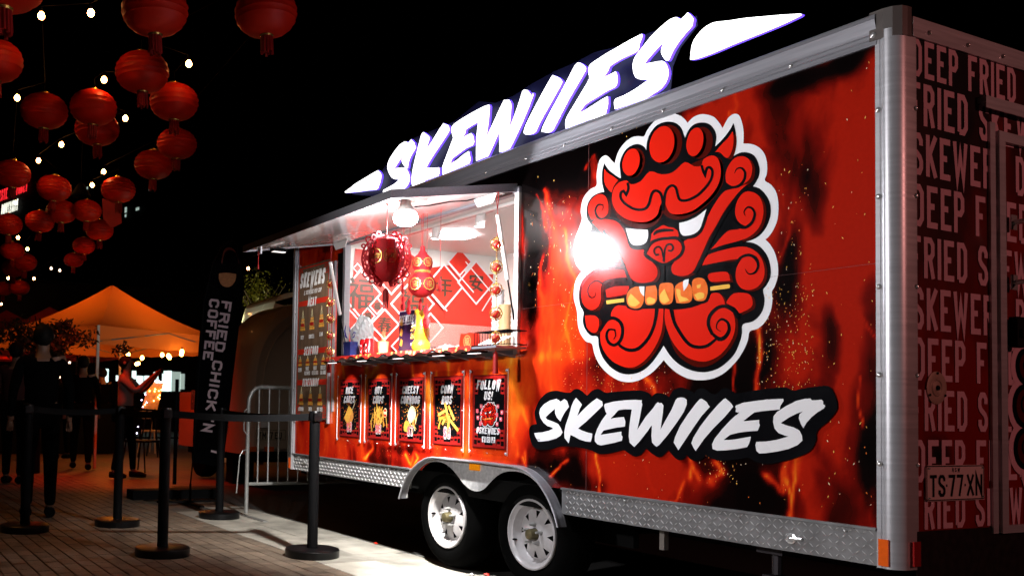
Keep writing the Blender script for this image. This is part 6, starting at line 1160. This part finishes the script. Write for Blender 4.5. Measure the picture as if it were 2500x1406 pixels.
# ================================================================ festoon bulbs and lanterns overhead
for (px,py) in ((101,39),(222,32),(254,195),(461,156),(306,289),(42,239),(150,353),(94,392),(253,419),(225,452),(38,495)): BULBS.append((at(px,py,z=4.22),'white',.034))
for (px,py) in ((44,580),(67,608),(20,679),(33,702),(83,680),(3,742),(606,655)): BULBS.append((at(px,py,z=4.1),'white',.03))
for (px,py,z) in ((92,868,1.75),(75,872,1.75),(45,892,1.6),(170,885,1.7),(215,858,1.9),(230,862,1.9),(145,920,1.5),(28,925,1.5),(18,970,1.2),(193,952,1.35),(201,960,1.3),(195,928,1.5),(125,655,4.2),(146,660,4.2)): BULBS.append((at(px,py,x=-17.5),'small',.036))
gl={'warm':M['warmbulb'],'white':M['bulb'],'small':mat('far_bulb_glass',(1,.8,.6),.3,emit=4.5,ecol=(1,.62,.42),var=0)}
bm={}
for kind,r in (('warm',.04),('white',.034),('small',.032)):
    b=MB(); r*=.88; b.lathe([(.0001,-r*1.15),(r*.6,-r*.95),(r,-r*.2),(r*.8,r*.5),(r*.4,r)],12); s=MB(); s.lathe([(r*.42,r*.9),(r*.42,r*1.8),(.0001,r*1.8)],8); bm[kind]=(mesh('glass',b,gl[kind],smooth=True),mesh('socket',s,M['black']))
lab_b={'warm':'small amber bulb hanging under the orange tent roof','white':'warm white festoon bulb hung among the overhead lanterns','small':'dim distant bulb glowing behind the dark crowd at the left'}
grp_b={'warm':'amber bulbs under the tent','white':'festoon bulbs overhead','small':'distant bulbs behind the crowd'}
LBL={'warm':['amber bulb under the tent nearest the roof corner', 'amber bulb second along under the tent', 'amber bulb third along under the tent', "amber bulb right of the tent's centre pole", 'amber bulb paired with its neighbour right of the centre pole', 'amber bulb lowest of the pair right of the centre pole', 'amber bulb nearest the black flag under the tent', 'amber bulb low over the head of the light shirted person', 'amber bulb low beside the raised phone', 'amber bulb just below the one nearest the black flag'],'white':['white bulb nearest the top left corner', 'white bulb left of the largest lantern with a thin glint below', 'white bulb above the pair of side by side lanterns', 'white bulb furthest right, beside the lantern under the largest', 'white bulb to the right of the half hidden lantern', 'white bulb at the left shoulder of the left paired lantern', 'white bulb below the left paired lantern', 'white bulb low over the lantern right of the university sign', 'white bulb above the lantern with the red banner', 'white bulb just left of the lantern with the red banner', 'white bulb overlapping the lit university name', 'white bulb under the lantern below the university sign', 'white bulb right of the small lantern near the left edge', 'white bulb over the far low lantern at the left edge', 'white bulb beside the tiny far lantern', 'pinkish far bulb right of the tiny far lantern', 'lowest white bulb at the very left edge', 'tiny lone bulb between the black flag and the awning corner'],'small':['distant bulb in the middle of the left crowd lights', 'distant bulb beside the first over the left crowd', 'distant pink bulb above the leftmost heads', 'distant bulb over the market stall table', 'distant orange bulb highest left of the tent', "distant orange bulb beside the tent's left side", 'distant bulb low at chest height behind the crowd', 'distant bulb by the left edge at head height', 'lowest distant bulb by the left edge', 'distant bulb left of the light shirted person, lower pair', 'distant bulb right of the lower pair beside the person', 'distant bulb just above the lower pair beside the person', 'dim red bulb alone in the dark above the crowd, left one', 'dim red bulb alone in the dark above the crowd, right one']}
for q,kind,r in BULBS:
    t=thing('festoon_bulb',LBL[kind].pop(0),'light bulb',tuple(map(float,q)),grp_b[kind])
    for nm,me in zip(('glass','socket'),bm[kind]): o=bpy.data.objects.new(nm,me); COL.objects.link(o); o.parent=t
LN=[(378,26,1.04,'largest red lantern near the top of the picture'),(649,33,.98,'red lantern on its own at the top, right of the others'),(347,177,1,'red lantern directly under the largest one'),(108,272,1,'left one of two red lanterns hanging side by side'),(228,263,.98,'right one of two red lanterns side by side, half covering another'),(237,315,1,'red lantern half hidden behind another, its tassel below'),(425,250,1,'red lantern just right of the one below the largest'),(375,403,1,'single red lantern low at the right end of the swarm'),(30,425,1,'red lantern cut by the left edge above the university sign'),(132,460,1,'red lantern to the right of the university sign'),(289,464,1,'red lantern right of centre with a red banner behind it'),(212,515,.95,'red lantern between two others in the middle distance'),(150,517,1,'red lantern tucked right under the one beside the sign'),(97,541,1,'red lantern partly behind its right neighbour'),(20,548,1,'red lantern at the left edge below the university sign'),(30,612,1,'small red lantern near the left edge'),(33,655,1.1,'far red lantern low at the left edge'),(243,562,1,'far dim red lantern behind the banner'),(-12,150,1,'red lantern cut in half by the left edge'),(5,-60,1.35,'big red lantern peeking in at the top left corner'),(432,352,.95,'dim red lantern behind the right hand one'),(8,705,1,'tiny far red lantern at the left edge'),(48,702,1.1,'tiny far red lantern next to the left edge'),(205,600,.9,'dim distant red lantern in the dark swarm'),(180,635,.85,'dimmest distant red lantern low in the swarm'),(60,640,1.1,'far red lantern above the dark crowd')]
b=MB(); pr=[]; NR=12
for i in range(NR*2+1):
    th=math.pi*i/(NR*2); z=.175*math.cos(th); r=.245*max(.02,math.sin(th))**.82*(1+.0); r*= (1.0 if i%2 else .962); pr.append((r,z))
b.lathe(pr,32); me_b=mesh('silk_body',b,M['silk'],smooth=True)
b=MB(); b.lathe([(.05,.168),(.055,.175),(.055,.19),(.035,.195)],16); me_c=mesh('top_cap',b,M['gold'],smooth=True); b=MB(); b.lathe([(.05,-.17),(.055,-.178),(.05,-.19)],16); me_d=mesh('bottom_cap',b,M['gold'],smooth=True)
b=MB()
for k in range(12): a=2*math.pi*k/12; b.tube([(.038*math.cos(a),.038*math.sin(a),-.18),(.042*math.cos(a),.042*math.sin(a),-.30-.012*(k%3))],.011,5)
me_t=mesh('tassel',b,M['tassel']); b=MB(); b.tube([(0,0,.19),(0,0,.30)],.003,5); me_l=mesh('cord',b,M['black'])
LP=[]
for px,py,s,lab in LN:
    q=at(px,py,z=4.0); t=thing('paper_lantern',lab,'lantern',tuple(map(float,q)),'red lanterns hung over the path'); t.scale=(s,s,s)
    for nm,me in (('silk_body',me_b),('top_cap',me_c),('bottom_cap',me_d),('tassel',me_t),('cord',me_l)): o=bpy.data.objects.new(nm,me); COL.objects.link(o); o.parent=t
    t.rotation_euler=(random.uniform(-.05,.05),random.uniform(-.05,.05),random.uniform(0,3)); LP.append((float(q[0]),float(q[1]),4.0+.30*s))
# the wires they hang from, run lengthwise over the path
LP+=[(float(q[0]),float(q[1]),4.30) for q,k,r in BULBS if q[2]>4]
LP.sort(); lanes={}
for p in LP: lanes.setdefault(int(math.floor((p[1]+3)/.8)),[]).append(p)
for i,(k,pts) in enumerate(sorted(lanes.items())):
    if len(pts)<2: pts=[(pts[0][0]-3,pts[0][1],4.6),pts[0],(pts[0][0]+3,pts[0][1],4.6)]
    b=MB(); b.tube([(pts[0][0]-3,pts[0][1],4.7)]+pts+[(pts[-1][0]+4,pts[-1][1],4.7)],.003,4); single('overhead_wire',b,M['black'],['overhead wire farthest left, over the left edge lanterns','overhead wire second from the left','overhead wire above the largest lantern','overhead wire running over the paired lanterns','overhead wire over the lantern right of the largest','overhead wire nearest the trailer','overhead wire over the caravan'][i%7],'wire','overhead wires')
for i,x in enumerate((3.2,-27)):
    for y in (-4.6,):
        b=MB(); b.tube([(x,y,0),(x,y,4.8)],.05,10); b.tube([(x,y,4.7),(x,3.0 if x<0 else -2.5,4.75)],.015,6); single('wire_pole',b,M['black'],'dark pole holding up the %s end of the overhead wires'%('near' if x>0 else 'far'),'pole')
# red banner hanging behind the lanterns
q=[at(*p,x=-12.0) for p in ((249,485),(293,497),(297,545),(272,558),(252,535))]; b=MB(); b.prism([(float(p[1]),float(p[2])) for p in q],lambda u,v,w:(-12.0+w,u,v),0,.01); single('red_banner',b,mat('banner_red',(.4,.012,.004),.6,var=.4,vs=6),'dim red cloth banner hanging behind the lanterns','banner')
# ================================================================ people
SKIN=mat('skin',(.20,.10,.06),.55,var=.08,vs=20)
def person(px,py,h,face,lab,shirt,pants,pose='stand',hair=(.01,.008,.006),phone=False,ground=None):
    q=at(px,py,z=0); X,Y=float(q[0]),float(q[1]); root=thing('person',lab,'person',(X,Y,0)); root.rotation_euler=(0,0,face)
    s=h/1.72
    # joints (x forward, y left)
    P={'pel':(0,0,.95),'bel':(.01,0,1.08),'che':(.0,0,1.28),'nek':(0.0,0,1.46),'chin':(.01,0,1.54),'hed':(.015,0,1.63),'top':(.01,0,1.70)}
    step=.22 if pose=='walk' else (.12 if pose=='photo' else .03)
    for sd,k in ((1,'L'),(-1,'R')):
        f=step*sd
        P['hip'+k]=(0,.09*sd,.92); P['kne'+k]=(f*.55+.03,.10*sd,.50); P['ank'+k]=(f,.10*sd,.09); P['toe'+k]=(f+.15,.11*sd,.035)
        P['sho'+k]=(0,.18*sd,1.41)
        if pose=='photo': P['elb'+k]=(.20,.23*sd,1.22); P['wri'+k]=(.42,.10*sd,1.46)
        elif pose=='hold': P['elb'+k]=(.02,.24*sd,1.12); P['wri'+k]=(.22,.10*sd,1.12)
        else: P['elb'+k]=(-.03-f*.3,.25*sd,1.13); P['wri'+k]=(.04-f*.6,.26*sd,.88)
    rad={'pel':(.15,.12),'bel':(.135,.105),'che':(.155,.115),'nek':(.06,.06),'chin':(.06,.065),'hed':(.085,.10),'top':(.06,.07),'hip':(.09,.095),'kne':(.06,.062),'ank':(.042,.045),'toe':(.035,.03),'sho':(.062,.062),'elb':(.043,.043),'wri':(.028,.028)}
    def grow(nm,chain,m,infl=1.0,sub=1):
        names=[];ed=[]
        for ch in chain:
            for a in ch:
                if a not in names: names.append(a)
            ed+= [(names.index(a),names.index(c)) for a,c in zip(ch[:-1],ch[1:])]
        me=bpy.data.meshes.new(nm); me.from_pydata([tuple(v*s for v in P[a]) for a in names],ed,[]); o=bpy.data.objects.new(nm,me); COL.objects.link(o)
        sk=o.modifiers.new('s','SKIN'); sk.use_smooth_shade=True; o.modifiers.new('u','SUBSURF').levels=sub; o.modifiers['u'].render_levels=sub
        for i,a in enumerate(names):
            r=rad.get(a,rad.get(a[:3],(.05,.05))); v=me.skin_vertices[0].data[i]; v.radius=(r[0]*infl*s,r[1]*infl*s); v.use_root=(i==0)
        dg=bpy.context.evaluated_depsgraph_get(); m2=bpy.data.meshes.new_from_object(o.evaluated_get(dg)); bpy.data.objects.remove(o); m2.materials.clear(); m2.materials.append(m)
        o=bpy.data.objects.new(nm,m2); COL.objects.link(o); o.parent=root; return o
    for sd,k in ((1,'L'),(-1,'R')):
        w=Vector(P['wri'+k]); e=Vector(P['elb'+k]); d=(w-e).normalized(); P['pal'+k]=tuple(w+d*.06); rad['pal']=(.034,.022); sdv=Vector((0,sd,0)); up=d.cross(sdv).normalized()
        for i in range(4):
            o_=sdv*(.022-.015*i)*1; a=w+d*.08+o_; P['f%da%s'%(i,k)]=tuple(a); P['f%db%s'%(i,k)]=tuple(a+d*(.045-.006*abs(i-1.5))+up*.01); rad['f%da'%i]=(.009,.009); rad['f%db'%i]=(.007,.007)
        a=w+d*.03+up*.03; P['tha'+k]=tuple(a); P['thb'+k]=tuple(a+d*.035+up*.015); rad['tha']=(.010,.010); rad['thb']=(.008,.008)
    chains=[['pel','bel','che','nek','chin','hed','top']]
    for k in 'LR':
        chains+= [['pel','hip'+k,'kne'+k,'ank'+k,'toe'+k],['che','sho'+k,'elb'+k,'wri'+k,'pal'+k],['wri'+k,'tha'+k,'thb'+k]]+[['pal'+k,'f%da'%i+k,'f%db'%i+k] for i in range(4)]
    rad['f0a']=rad['f1a']=rad['f2a']=rad['f3a']=(.009,.009)
    def _r(a): 
        return rad.get(a[:3],(.05,.05))
    grow('body',chains,SKIN,.93)
    rad['pel']=(.165,.125) if shirt is not sh else (.175,.135); rad['nek']=(.10,.10) if shirt is not sh else (.06,.06); grow('top',[['pel','bel','che']+(['nek'] if shirt is not sh else []),['che','shoL','elbL','wriL'],['che','shoR','elbR','wriR']],shirt,1.12)
    rad['pel']=(.14,.11)
    grow('trousers',[['pel','hipL','kneL','ankL'],['pel','hipR','kneR','ankR']],pants,1.14)
    for k in 'LR':
        b=MB(); a=Vector(P['ank'+k])*s; c=Vector(P['toe'+k])*s; b.tube([(a.x-.05*s,a.y,.05*s),(a.x+.02*s,a.y,.055*s),(c.x-.02*s,c.y,.04*s),(c.x+.04*s,c.y,.03*s)],[.045*s,.05*s,.042*s,.025*s],10); o=obj('shoe',b,M['black'],root,smooth=True,local=True)
    hm=mat('hair_dark',(.003,.0025,.002),.7,spec=.15,var=.3,vs=60); b=MB(); n1,n2=8,16; V=[]
    for i in range(n1+1):
        th0=i/n1
        for k2 in range(n2):
            ph=2*math.pi*k2/n2; th=math.pi*th0*(.86 if math.cos(ph)<.1 else .56); rr=.108*(1+.04*math.sin(5*ph+i)); fz=1.0 if math.cos(ph)<.4 else .82
            V.append((.0*s+s*(rr*math.sin(th)*math.cos(ph)*1.0),s*rr*.86*math.sin(th)*math.sin(ph),s*(1.635+.1*math.cos(th)*1.05 if fz==1 or th<1.1 else 1.635+.1*math.cos(1.1))))
    b.add(V,[(i*n2+k2,i*n2+(k2+1)%n2,(i+1)*n2+(k2+1)%n2,(i+1)*n2+k2) for i in range(n1) for k2 in range(n2)]); obj('hair',b,hm,root,smooth=True,local=True)
    b=MB(); b.tube([(.095*s,0,1.645*s),(.118*s,0,1.612*s)],[.008*s,.014*s],6); b.tube([(.088*s,-.02*s,1.578*s),(.094*s,0,1.576*s),(.088*s,.02*s,1.578*s)],.005*s,5)
    for sd in (1,-1): b.lathe([(.0001,-.006),(.009,-.003),(.009,.003),(.0001,.006)],8,(.09*s,.032*s*sd,1.652*s),'x'); b.lathe([(.0001,-.008),(.02,-.004),(.02,.004),(.0001,.008)],8,(.0,.092*s*sd,1.63*s),'y')
    obj('face',b,SKIN,root,smooth=True,local=True)
    return root,P,s
dk=mat('dark_cotton',(.002,.002,.0022),.95,spec=.03,var=.3); dk2=mat('black_trousers',(.002,.002,.002),.95,spec=.03,var=.3); sh=mat('light_shirt',(.17,.13,.11),.8,var=.1,vs=4); dr_=mat('maroon_jacket',(.05,.008,.006),.8,var=.2)
pr_,PP,ss=person(300,1166,1.66,R(62),'person in a light loose shirt raising both hands to take a photograph',sh,dk2,'photo')
hd=pr_.matrix_basis@Vector([v*ss for v in PP['palR']]); hd2=pr_.matrix_basis@Vector([v*ss for v in PP['palL']]); mid=(hd+hd2)/2; hd=mid
b=MB(); b.box((-.005,-.075,-.04),(.005,.075,.04)); o=bpy.data.objects.new('smartphone',mesh('smartphone',b,M['black'])); COL.objects.link(o); o.location=mid+Vector((.02,.06,.03)); o.rotation_euler=(0,0,R(62)); props(o,'dark phone held up by the person in the light shirt','phone')
person(92,1262,1.70,R(175),'person in dark clothes standing nearest the left edge, back turned',dk,dk2,'stand'); person(196,1145,1.72,R(170),'person in a dark jacket walking away left of the orange tent',dk,dk2,'walk'); person(150,1120,1.64,R(200),'person in dark clothes half hidden between two other silhouettes',dk,dk2,'hold'); person(30,1180,1.74,R(150),'person in a maroon jacket at the very left of the crowd',dr_,dk2,'hold'); person(245,1105,1.70,R(190),'person in black standing just left of the light shirt',dk,dk2,'stand')
# ================================================================ far stalls, shopfront, railing, signboards
def gazebo(px,py,sz,col,lab,emitc,ev=2.2,pk=3.0):
    q=at(px,py,z=0); x,y=float(q[0]),float(q[1]); t=thing('market_stall',lab,'stall',(x,y,0),'dim red stalls behind the crowd'); h=sz/2; cr_=[(x-h,y-h),(x+h,y-h),(x+h,y+h),(x-h,y+h)]
    b=MB(); b.add([(a,c,ev) for a,c in cr_]+[(x,y,pk)],[(0,1,4),(1,2,4),(2,3,4),(3,0,4)]); b.add([(a,c,ev) for a,c in cr_]+[(a,c,ev-.28) for a,c in cr_],[(i,(i+1)%4,4+(i+1)%4,4+i) for i in range(4)]); obj('canopy',b,col,t)
    for a,c in cr_: b=MB(); b.box((a-.02,c-.02,0),(a+.02,c+.02,ev)); obj('leg',b,M['black'],t)
    b=MB(); b.box((x+h-.5,y-h+.1,0),(x+h-.1,y+h-.1,.95)); obj('table',b,M['black'],t)
    return x,y
rc=mat('stall_canopy_red',(.30,.03,.015),.8,var=.3,vs=2,translucent=.4)
for (px,py,lab) in ((110,1098,'dim red market stall left of the orange tent'),(5,1090,'dim red market stall at the left edge of the picture')):
    x,y=gazebo(px,py,2.6 if py<1150 else 1.7,rc if py<1150 else mat('stall_canopy_black',(.012,.002,.0015),.95,spec=.05,var=.4,vs=3),lab,None)
    if py<1150: lamp('POINT','stall_fill',(x,y,1.9),7,(1,.08,.02),None,.2)  # added red fill under each canopy
# shopfront with lit panes, far behind
XS=-30; t=thing('shopfront','dark building far behind the tent with bright white shop windows','building',(XS-3,8.5,0)); b=MB(); b.box((XS-6,-9,0),(XS,32,5.2)); obj('wall',b,mat('dark_render',(.02,.018,.018),.8,var=.3,vs=1),t)
wm=[mat('lit_pane',(1,1,1),.3,emit=1.6,ecol=(.72,.95,.9),var=0),mat('lit_pane_dim',(1,1,1),.3,emit=.45,ecol=(.7,.9,.8),var=.5,vs=1.5)]
for (x0,y0,x1,y1,k) in ((256,900,264,940,0),(283,916,300,930,0),(306,918,316,934,0),(322,905,332,925,0),(333,917,349,942,0),(352,917,363,960,0),(375,908,386,932,0),(396,905,410,955,0),(411,905,418,955,0),(420,907,440,955,1),(440,912,450,950,1),(305,508,311,520,1),(333,506,341,512,1)):
    f=at(x0,y0,x=XS+.02); g=at(x1,y1,x=XS+.02)
    if y0<600: continue
    b=MB(); b.box((XS+.0,f[1]-.06,g[2]-.06),(XS+.03,g[1]+.06,f[2]+.06)); fr_=obj('window_frame',b,M['black'],t); b=MB(); b.box((XS+.03,f[1],g[2]),(XS+.036,g[1],f[2])); obj('pane',b,wm[k],fr_)
# tower with the university name
D0=CAM+ray(37,490)/np.linalg.norm(ray(37,490))*90; hx=np.array([math.cos(R(15)),math.sin(R(15)),0]); nn=np.array([hx[1],-hx[0],0])
t=thing('office_tower','black tower block in the night with a lit university name near its top','tower',(float(D0[0]),float(D0[1]),0))
b=MB(); V=[]
for u,d in ((-18,0),(30,0),(30,-14),(-18,-14)): V.append(D0[:2]+hx[:2]*u+nn[:2]*(d-.2))
b.add([(*v,0) for v in V]+[(*v,24.) for v in V],[(0,1,5,4),(1,2,6,5),(2,3,7,6),(3,0,4,7),(4,5,6,7)]); obj('tower_block',b,mat('tower_dark',(.004,.004,.005),.9,0,.1),t)
ft=lambda u,v,w:tuple(D0+hx*u+np.array([0,0,v])+nn*(w+.05))
b=MB(); text(b,'WESTERN SYDNEY',ft,-4.3,.45,1.05,.2,.36,.12,.12); obj('sign_lettering',b,mat('red_neon',(1,.05,.05),.4,emit=1.3,ecol=(1,.02,.03),var=0),t,label='red lit lettering')
b=MB(); text(b,'UNIVERSITY',ft,-3.0,-1.0,1.05,.2,.28,.12,.12); obj('sign_lettering',b,mat('white_neon',(1,1,1),.4,emit=1.4,ecol=(.95,.95,.8),var=0),t,label='white lit lettering')
def tw(x0,y0,x1,y1,m):
    # lit windows on the tower face
    def hit(px,py):
        d=ray(px,py); tt=((D0-CAM)@nn)/(d@nn); return CAM+d*tt
    a=hit(x0,y0);c=hit(x1,y1); ua,uc=(a-D0)@hx,(c-D0)@hx; b=MB(); b.flat([(ua,c[2]-D0[2]),(uc,c[2]-D0[2]),(uc,a[2]-D0[2]),(ua,a[2]-D0[2])],ft,.0); obj('window',b,m,t)
for r_ in ((306,507,311,519),(306,524,310,530),(333,508,341,513),(213,457,216,462),(365,461,368,466),(495,742,497,744)): tw(*r_,wm[1])
# railing
XR=-19; t=thing('railing','black metal railing in front of the bright shop windows','railing',(XR,4,0)); y0,y1=float(at(225,960,x=XR)[1]),float(at(470,960,x=XR)[1])
b=MB(); b.box((XR-.02,y0,1.13),(XR+.02,y1,1.19)); obj('top_rail',b,M['black'],t); b=MB(); b.box((XR-.015,y0,.18),(XR+.015,y1,.22)); obj('bottom_rail',b,M['black'],t)
bb=MB(); bb.box((-.01,-.01,.2),(.01,.01,1.15)); me=mesh('baluster',bb,M['black'])
for k in range(int((y1-y0)/.12)): o=bpy.data.objects.new('baluster',me); COL.objects.link(o); o.parent=t; o.location=Vector((XR,y0+.12*k,0))-t.location
# A-frame board with fairy lights
q=at(372,1105,z=0); X=float(q[0])+1.5; f=lambda px,py,w=0:tuple(float(v) for v in (at(px,py,x=X)+np.array([w,0,0])))
t=thing('menu_easel','leaning wooden menu board wrapped in fairy lights, glowing orange','signboard',(X,float(at(372,995,x=X)[1]),0))
b=MB(); V=[f(347,996),f(384,1000),f(400,929),f(366,933)]; V2=[(a-.04,c,d) for a,c,d in V]; b.add(V+V2,[(0,1,2,3),(7,6,5,4),(0,4,5,1),(1,5,6,2),(2,6,7,3),(3,7,4,0)]); obj('board',b,mat('glowing_wood',(.8,.32,.1),.5,var=.6,vs=14,emit=0),t)
b=MB(); b.tube([f(360,998),(X,f(352,1000)[1]-.1,0)],.015,5); b.tube([f(378,998),(X,f(382,1000)[1]+.05,0)],.015,5); b.tube([f(384,940,-.05),(X-.5,f(380,1000)[1],0)],.015,5); obj('easel_legs',b,M['black'],t)
rr=random.Random(3); src=None
for k in range(26):
    u,v=(rr.random(),rr.random()) if k>12 else (k/12,1.0+rr.uniform(-.03,.03))
    px=347+(384-347)*u+(366-347)*v; py=996+4*u-67*v; p_=f(px,py,.02)
    if src is None: b=MB(); b.lathe([(.0001,-.008),(.008,0),(.0001,.008)],6); src=mesh('fairy_light',b,M['led']); src2=mesh('fairy_light',b,mat('fairy_amber',(1,.6,.2),.3,emit=20,ecol=(1,.5,.15),var=0))
    o=bpy.data.objects.new('fairy_light',src if v>.95 else src2); COL.objects.link(o); o.parent=t; o.location=Vector(p_)-t.location; o.scale=(1.6,1.6,1.6)
for (px,py) in ((337,1024),(342,1024),(335,1041),(332,1057),(347,993),(356,982),(344,976),(353,963)): o=bpy.data.objects.new('fairy_light',src); COL.objects.link(o); o.parent=t; o.location=Vector(f(px,py,.05))-t.location; o.scale=(1.6,1.6,1.6)
lamp('POINT','easel_light',f(372,960,.35),2.2,(1,.42,.12),None,.08)
# folding stools near the easel, white chair by the tent leg
def stool(px,py,m,lab,back=False):
    q=at(px,py,z=0); t=thing('chair',lab,'chair',tuple(map(float,q)),rz=.6); b=MB(); b.box((-.2,-.2,.44),(.2,.2,.47)); obj('seat',b,m,t,local=True)
    for sx in (-1,1):
        for sy in (-1,1): b=MB(); b.tube([(.17*sx,.17*sy,.44),(.23*sx,.2*sy,0)],.012,6); obj('leg',b,m,t,local=True)
    b=MB(); b.box((-.2,-.2,.7),(-.18,.2,.86)); b.box((-.2,-.2,.47),(-.18,-.17,.86)); b.box((-.2,.17,.47),(-.18,.2,.86)); obj('backrest',b,m,t,local=True)
stool(345,1150,M['black'],'dark folding chair beside the glowing easel'); stool(372,1105,mat('plastic_white',(.6,.5,.4),.5),'pale chair by the tent, lit orange'); stool(262,1098,mat('plastic_white2',(.5,.4,.3),.5),'pale chair half hidden behind the standing crowd')
b=MB(); q=at(425,1215,z=0); b.tube([(q[0],q[1],.15),(q[0],q[1],1.3)],.022,8); b.box((q[0]-.12,q[1]-.5,0),(q[0]+.12,q[1]+.5,.10)); single('pole_base',b,M['black'],'black pole on a heavy flat foot standing behind the orange lit queue post','pole')
# leafy branch above the caravan hatch
q=at(628,712,x=-12.3); cx_,cy_,cz_=map(float,q); t=thing('tree','small tree whose yellow green leaves catch light above the caravan','tree',(cx_-.3,cy_+.25,0))
b=MB(); b.tube([(cx_-.3,cy_+.25,0),(cx_-.28,cy_+.2,1.6),(cx_-.2,cy_+.05,2.5),(cx_,cy_,3.0)],[.07,.055,.035,.01],8)
for k in range(7): a=k*.9; b.tube([(cx_-.22,cy_+.08,2.3+.06*k),(cx_+.45*math.cos(a),cy_+.5*math.sin(a),cz_+.1*(k%3))],[.02,.005],5)
obj('trunk',b,mat('bark',(.06,.045,.03),.9,var=.3,vs=20),t)
b=MB(); rr=random.Random(5)
for k in range(900):
    a=rr.uniform(0,6.28); r=abs(rr.gauss(0,.30)); px,py,pz=cx_+r*math.cos(a)*.9,cy_+r*math.sin(a)*.8,cz_+rr.gauss(0,.16)-.12*r
    l=rr.uniform(.02,.04); w=l*.38; d=Vector((rr.uniform(-1,1),rr.uniform(-1,1),rr.uniform(-1.2,.1))).normalized(); s_=d.cross(Vector((rr.uniform(-1,1),rr.uniform(-1,1),1))).normalized(); p=Vector((px,py,pz))
    b.add([tuple(p-d*l),tuple(p+s_*w),tuple(p+d*l),tuple(p-s_*w)],[(0,1,2,3)])
obj('crown',b,mat('leaf_green',(.12,.13,.015),.5,var=.5,vs=12,translucent=.4),t,kind='stuff')
lamp('SPOT','tree_fill',(cx_+1.6,cy_-1.2,2.2),150,(1,.9,.5),(cx_,cy_,cz_),.1,40,.6)  # added spot that brightens the leaves
q=at(95,835,x=-11.2); cx_,cy_,cz_=map(float,q); t=thing('tree','dark leafy street tree behind the crowd at the left, faintly red','tree',(cx_,cy_,0))
b=MB(); b.tube([(cx_,cy_,0),(cx_+.03,cy_,1.0),(cx_,cy_+.03,1.7),(cx_+.02,cy_,2.2)],[.07,.06,.045,.012],8)
for k in range(9): a=k*.75; b.tube([(cx_,cy_,1.35+.07*k),(cx_+.6*math.cos(a),cy_+.6*math.sin(a),1.55+.08*k)],[.02,.005],5)
obj('trunk',b,M['black'],t)
b=MB(); rr=random.Random(9); cl_=[(rr.gauss(0,.30),rr.gauss(0,.36),rr.gauss(0,.17),rr.uniform(.10,.2)) for _ in range(30)]
for k in range(3400):
    g=cl_[rr.randrange(30)]; p=Vector((cx_+g[0]+rr.gauss(0,g[3]*.6),cy_+g[1]+rr.gauss(0,g[3]*.6),cz_-.02+g[2]+rr.gauss(0,g[3]*.45)))
    l=rr.uniform(.03,.055); w=l*.4; dd=Vector((rr.uniform(-1,1),rr.uniform(-1,1),rr.uniform(-1,.3))).normalized(); s_=dd.cross(Vector((rr.uniform(-1,1),rr.uniform(-1,1),1))).normalized()
    b.add([tuple(p-dd*l),tuple(p+s_*w),tuple(p+dd*l),tuple(p-s_*w)],[(0,1,2,3)])
obj('crown',b,mat('dark_leaf',(.05,.035,.015),.6,spec=.2,var=.4,vs=8),t,kind='stuff')
# made-up posts and shades that give the added fill lamps a body
for p,lab in ((SIDEFILL,'added, unseen lamp post with a white fill light across the path from the trailer'),(REARFILL,'added, unseen lamp post with a warm fill light behind the rear of the trailer'),((-9.5,-.9,3.6),'added red fill lamp hanging over the path'),((-6.6,-2.9,3.2),'added amber fill lamp hanging over the path near the queue posts')):
    if p[2] in (3.6,3.2):
        t=thing('hanging_fill_lamp',lab,'lamp',p); b=MB(); b.lathe([(.02,.22),(.04,.2),(.13,.05),(.125,.05),(.03,.19)],16,p); obj('shade',b,M['black'],t,smooth=True); b=MB(); b.tube([(p[0],p[1],p[2]+.2),(p[0],p[1],4.75)],.003,5); obj('cord',b,M['black'],t)
    else:
        t=thing('fill_lamp_post',lab,'lamp post',(p[0],p[1]-.25 if p is SIDEFILL else p[1]+.25,0)); yy=p[1]-.25 if p is SIDEFILL else p[1]+.25; b=MB(); b.tube([(p[0],yy,0),(p[0],yy,p[2]+.1)],.04,10); obj('post',b,M['black'],t); b=MB(); b.box((p[0]-.12,yy-.04,p[2]+.14),(p[0]+.12,yy+.2,p[2]+.2)); obj('lamp_head',b,M['black'],t)
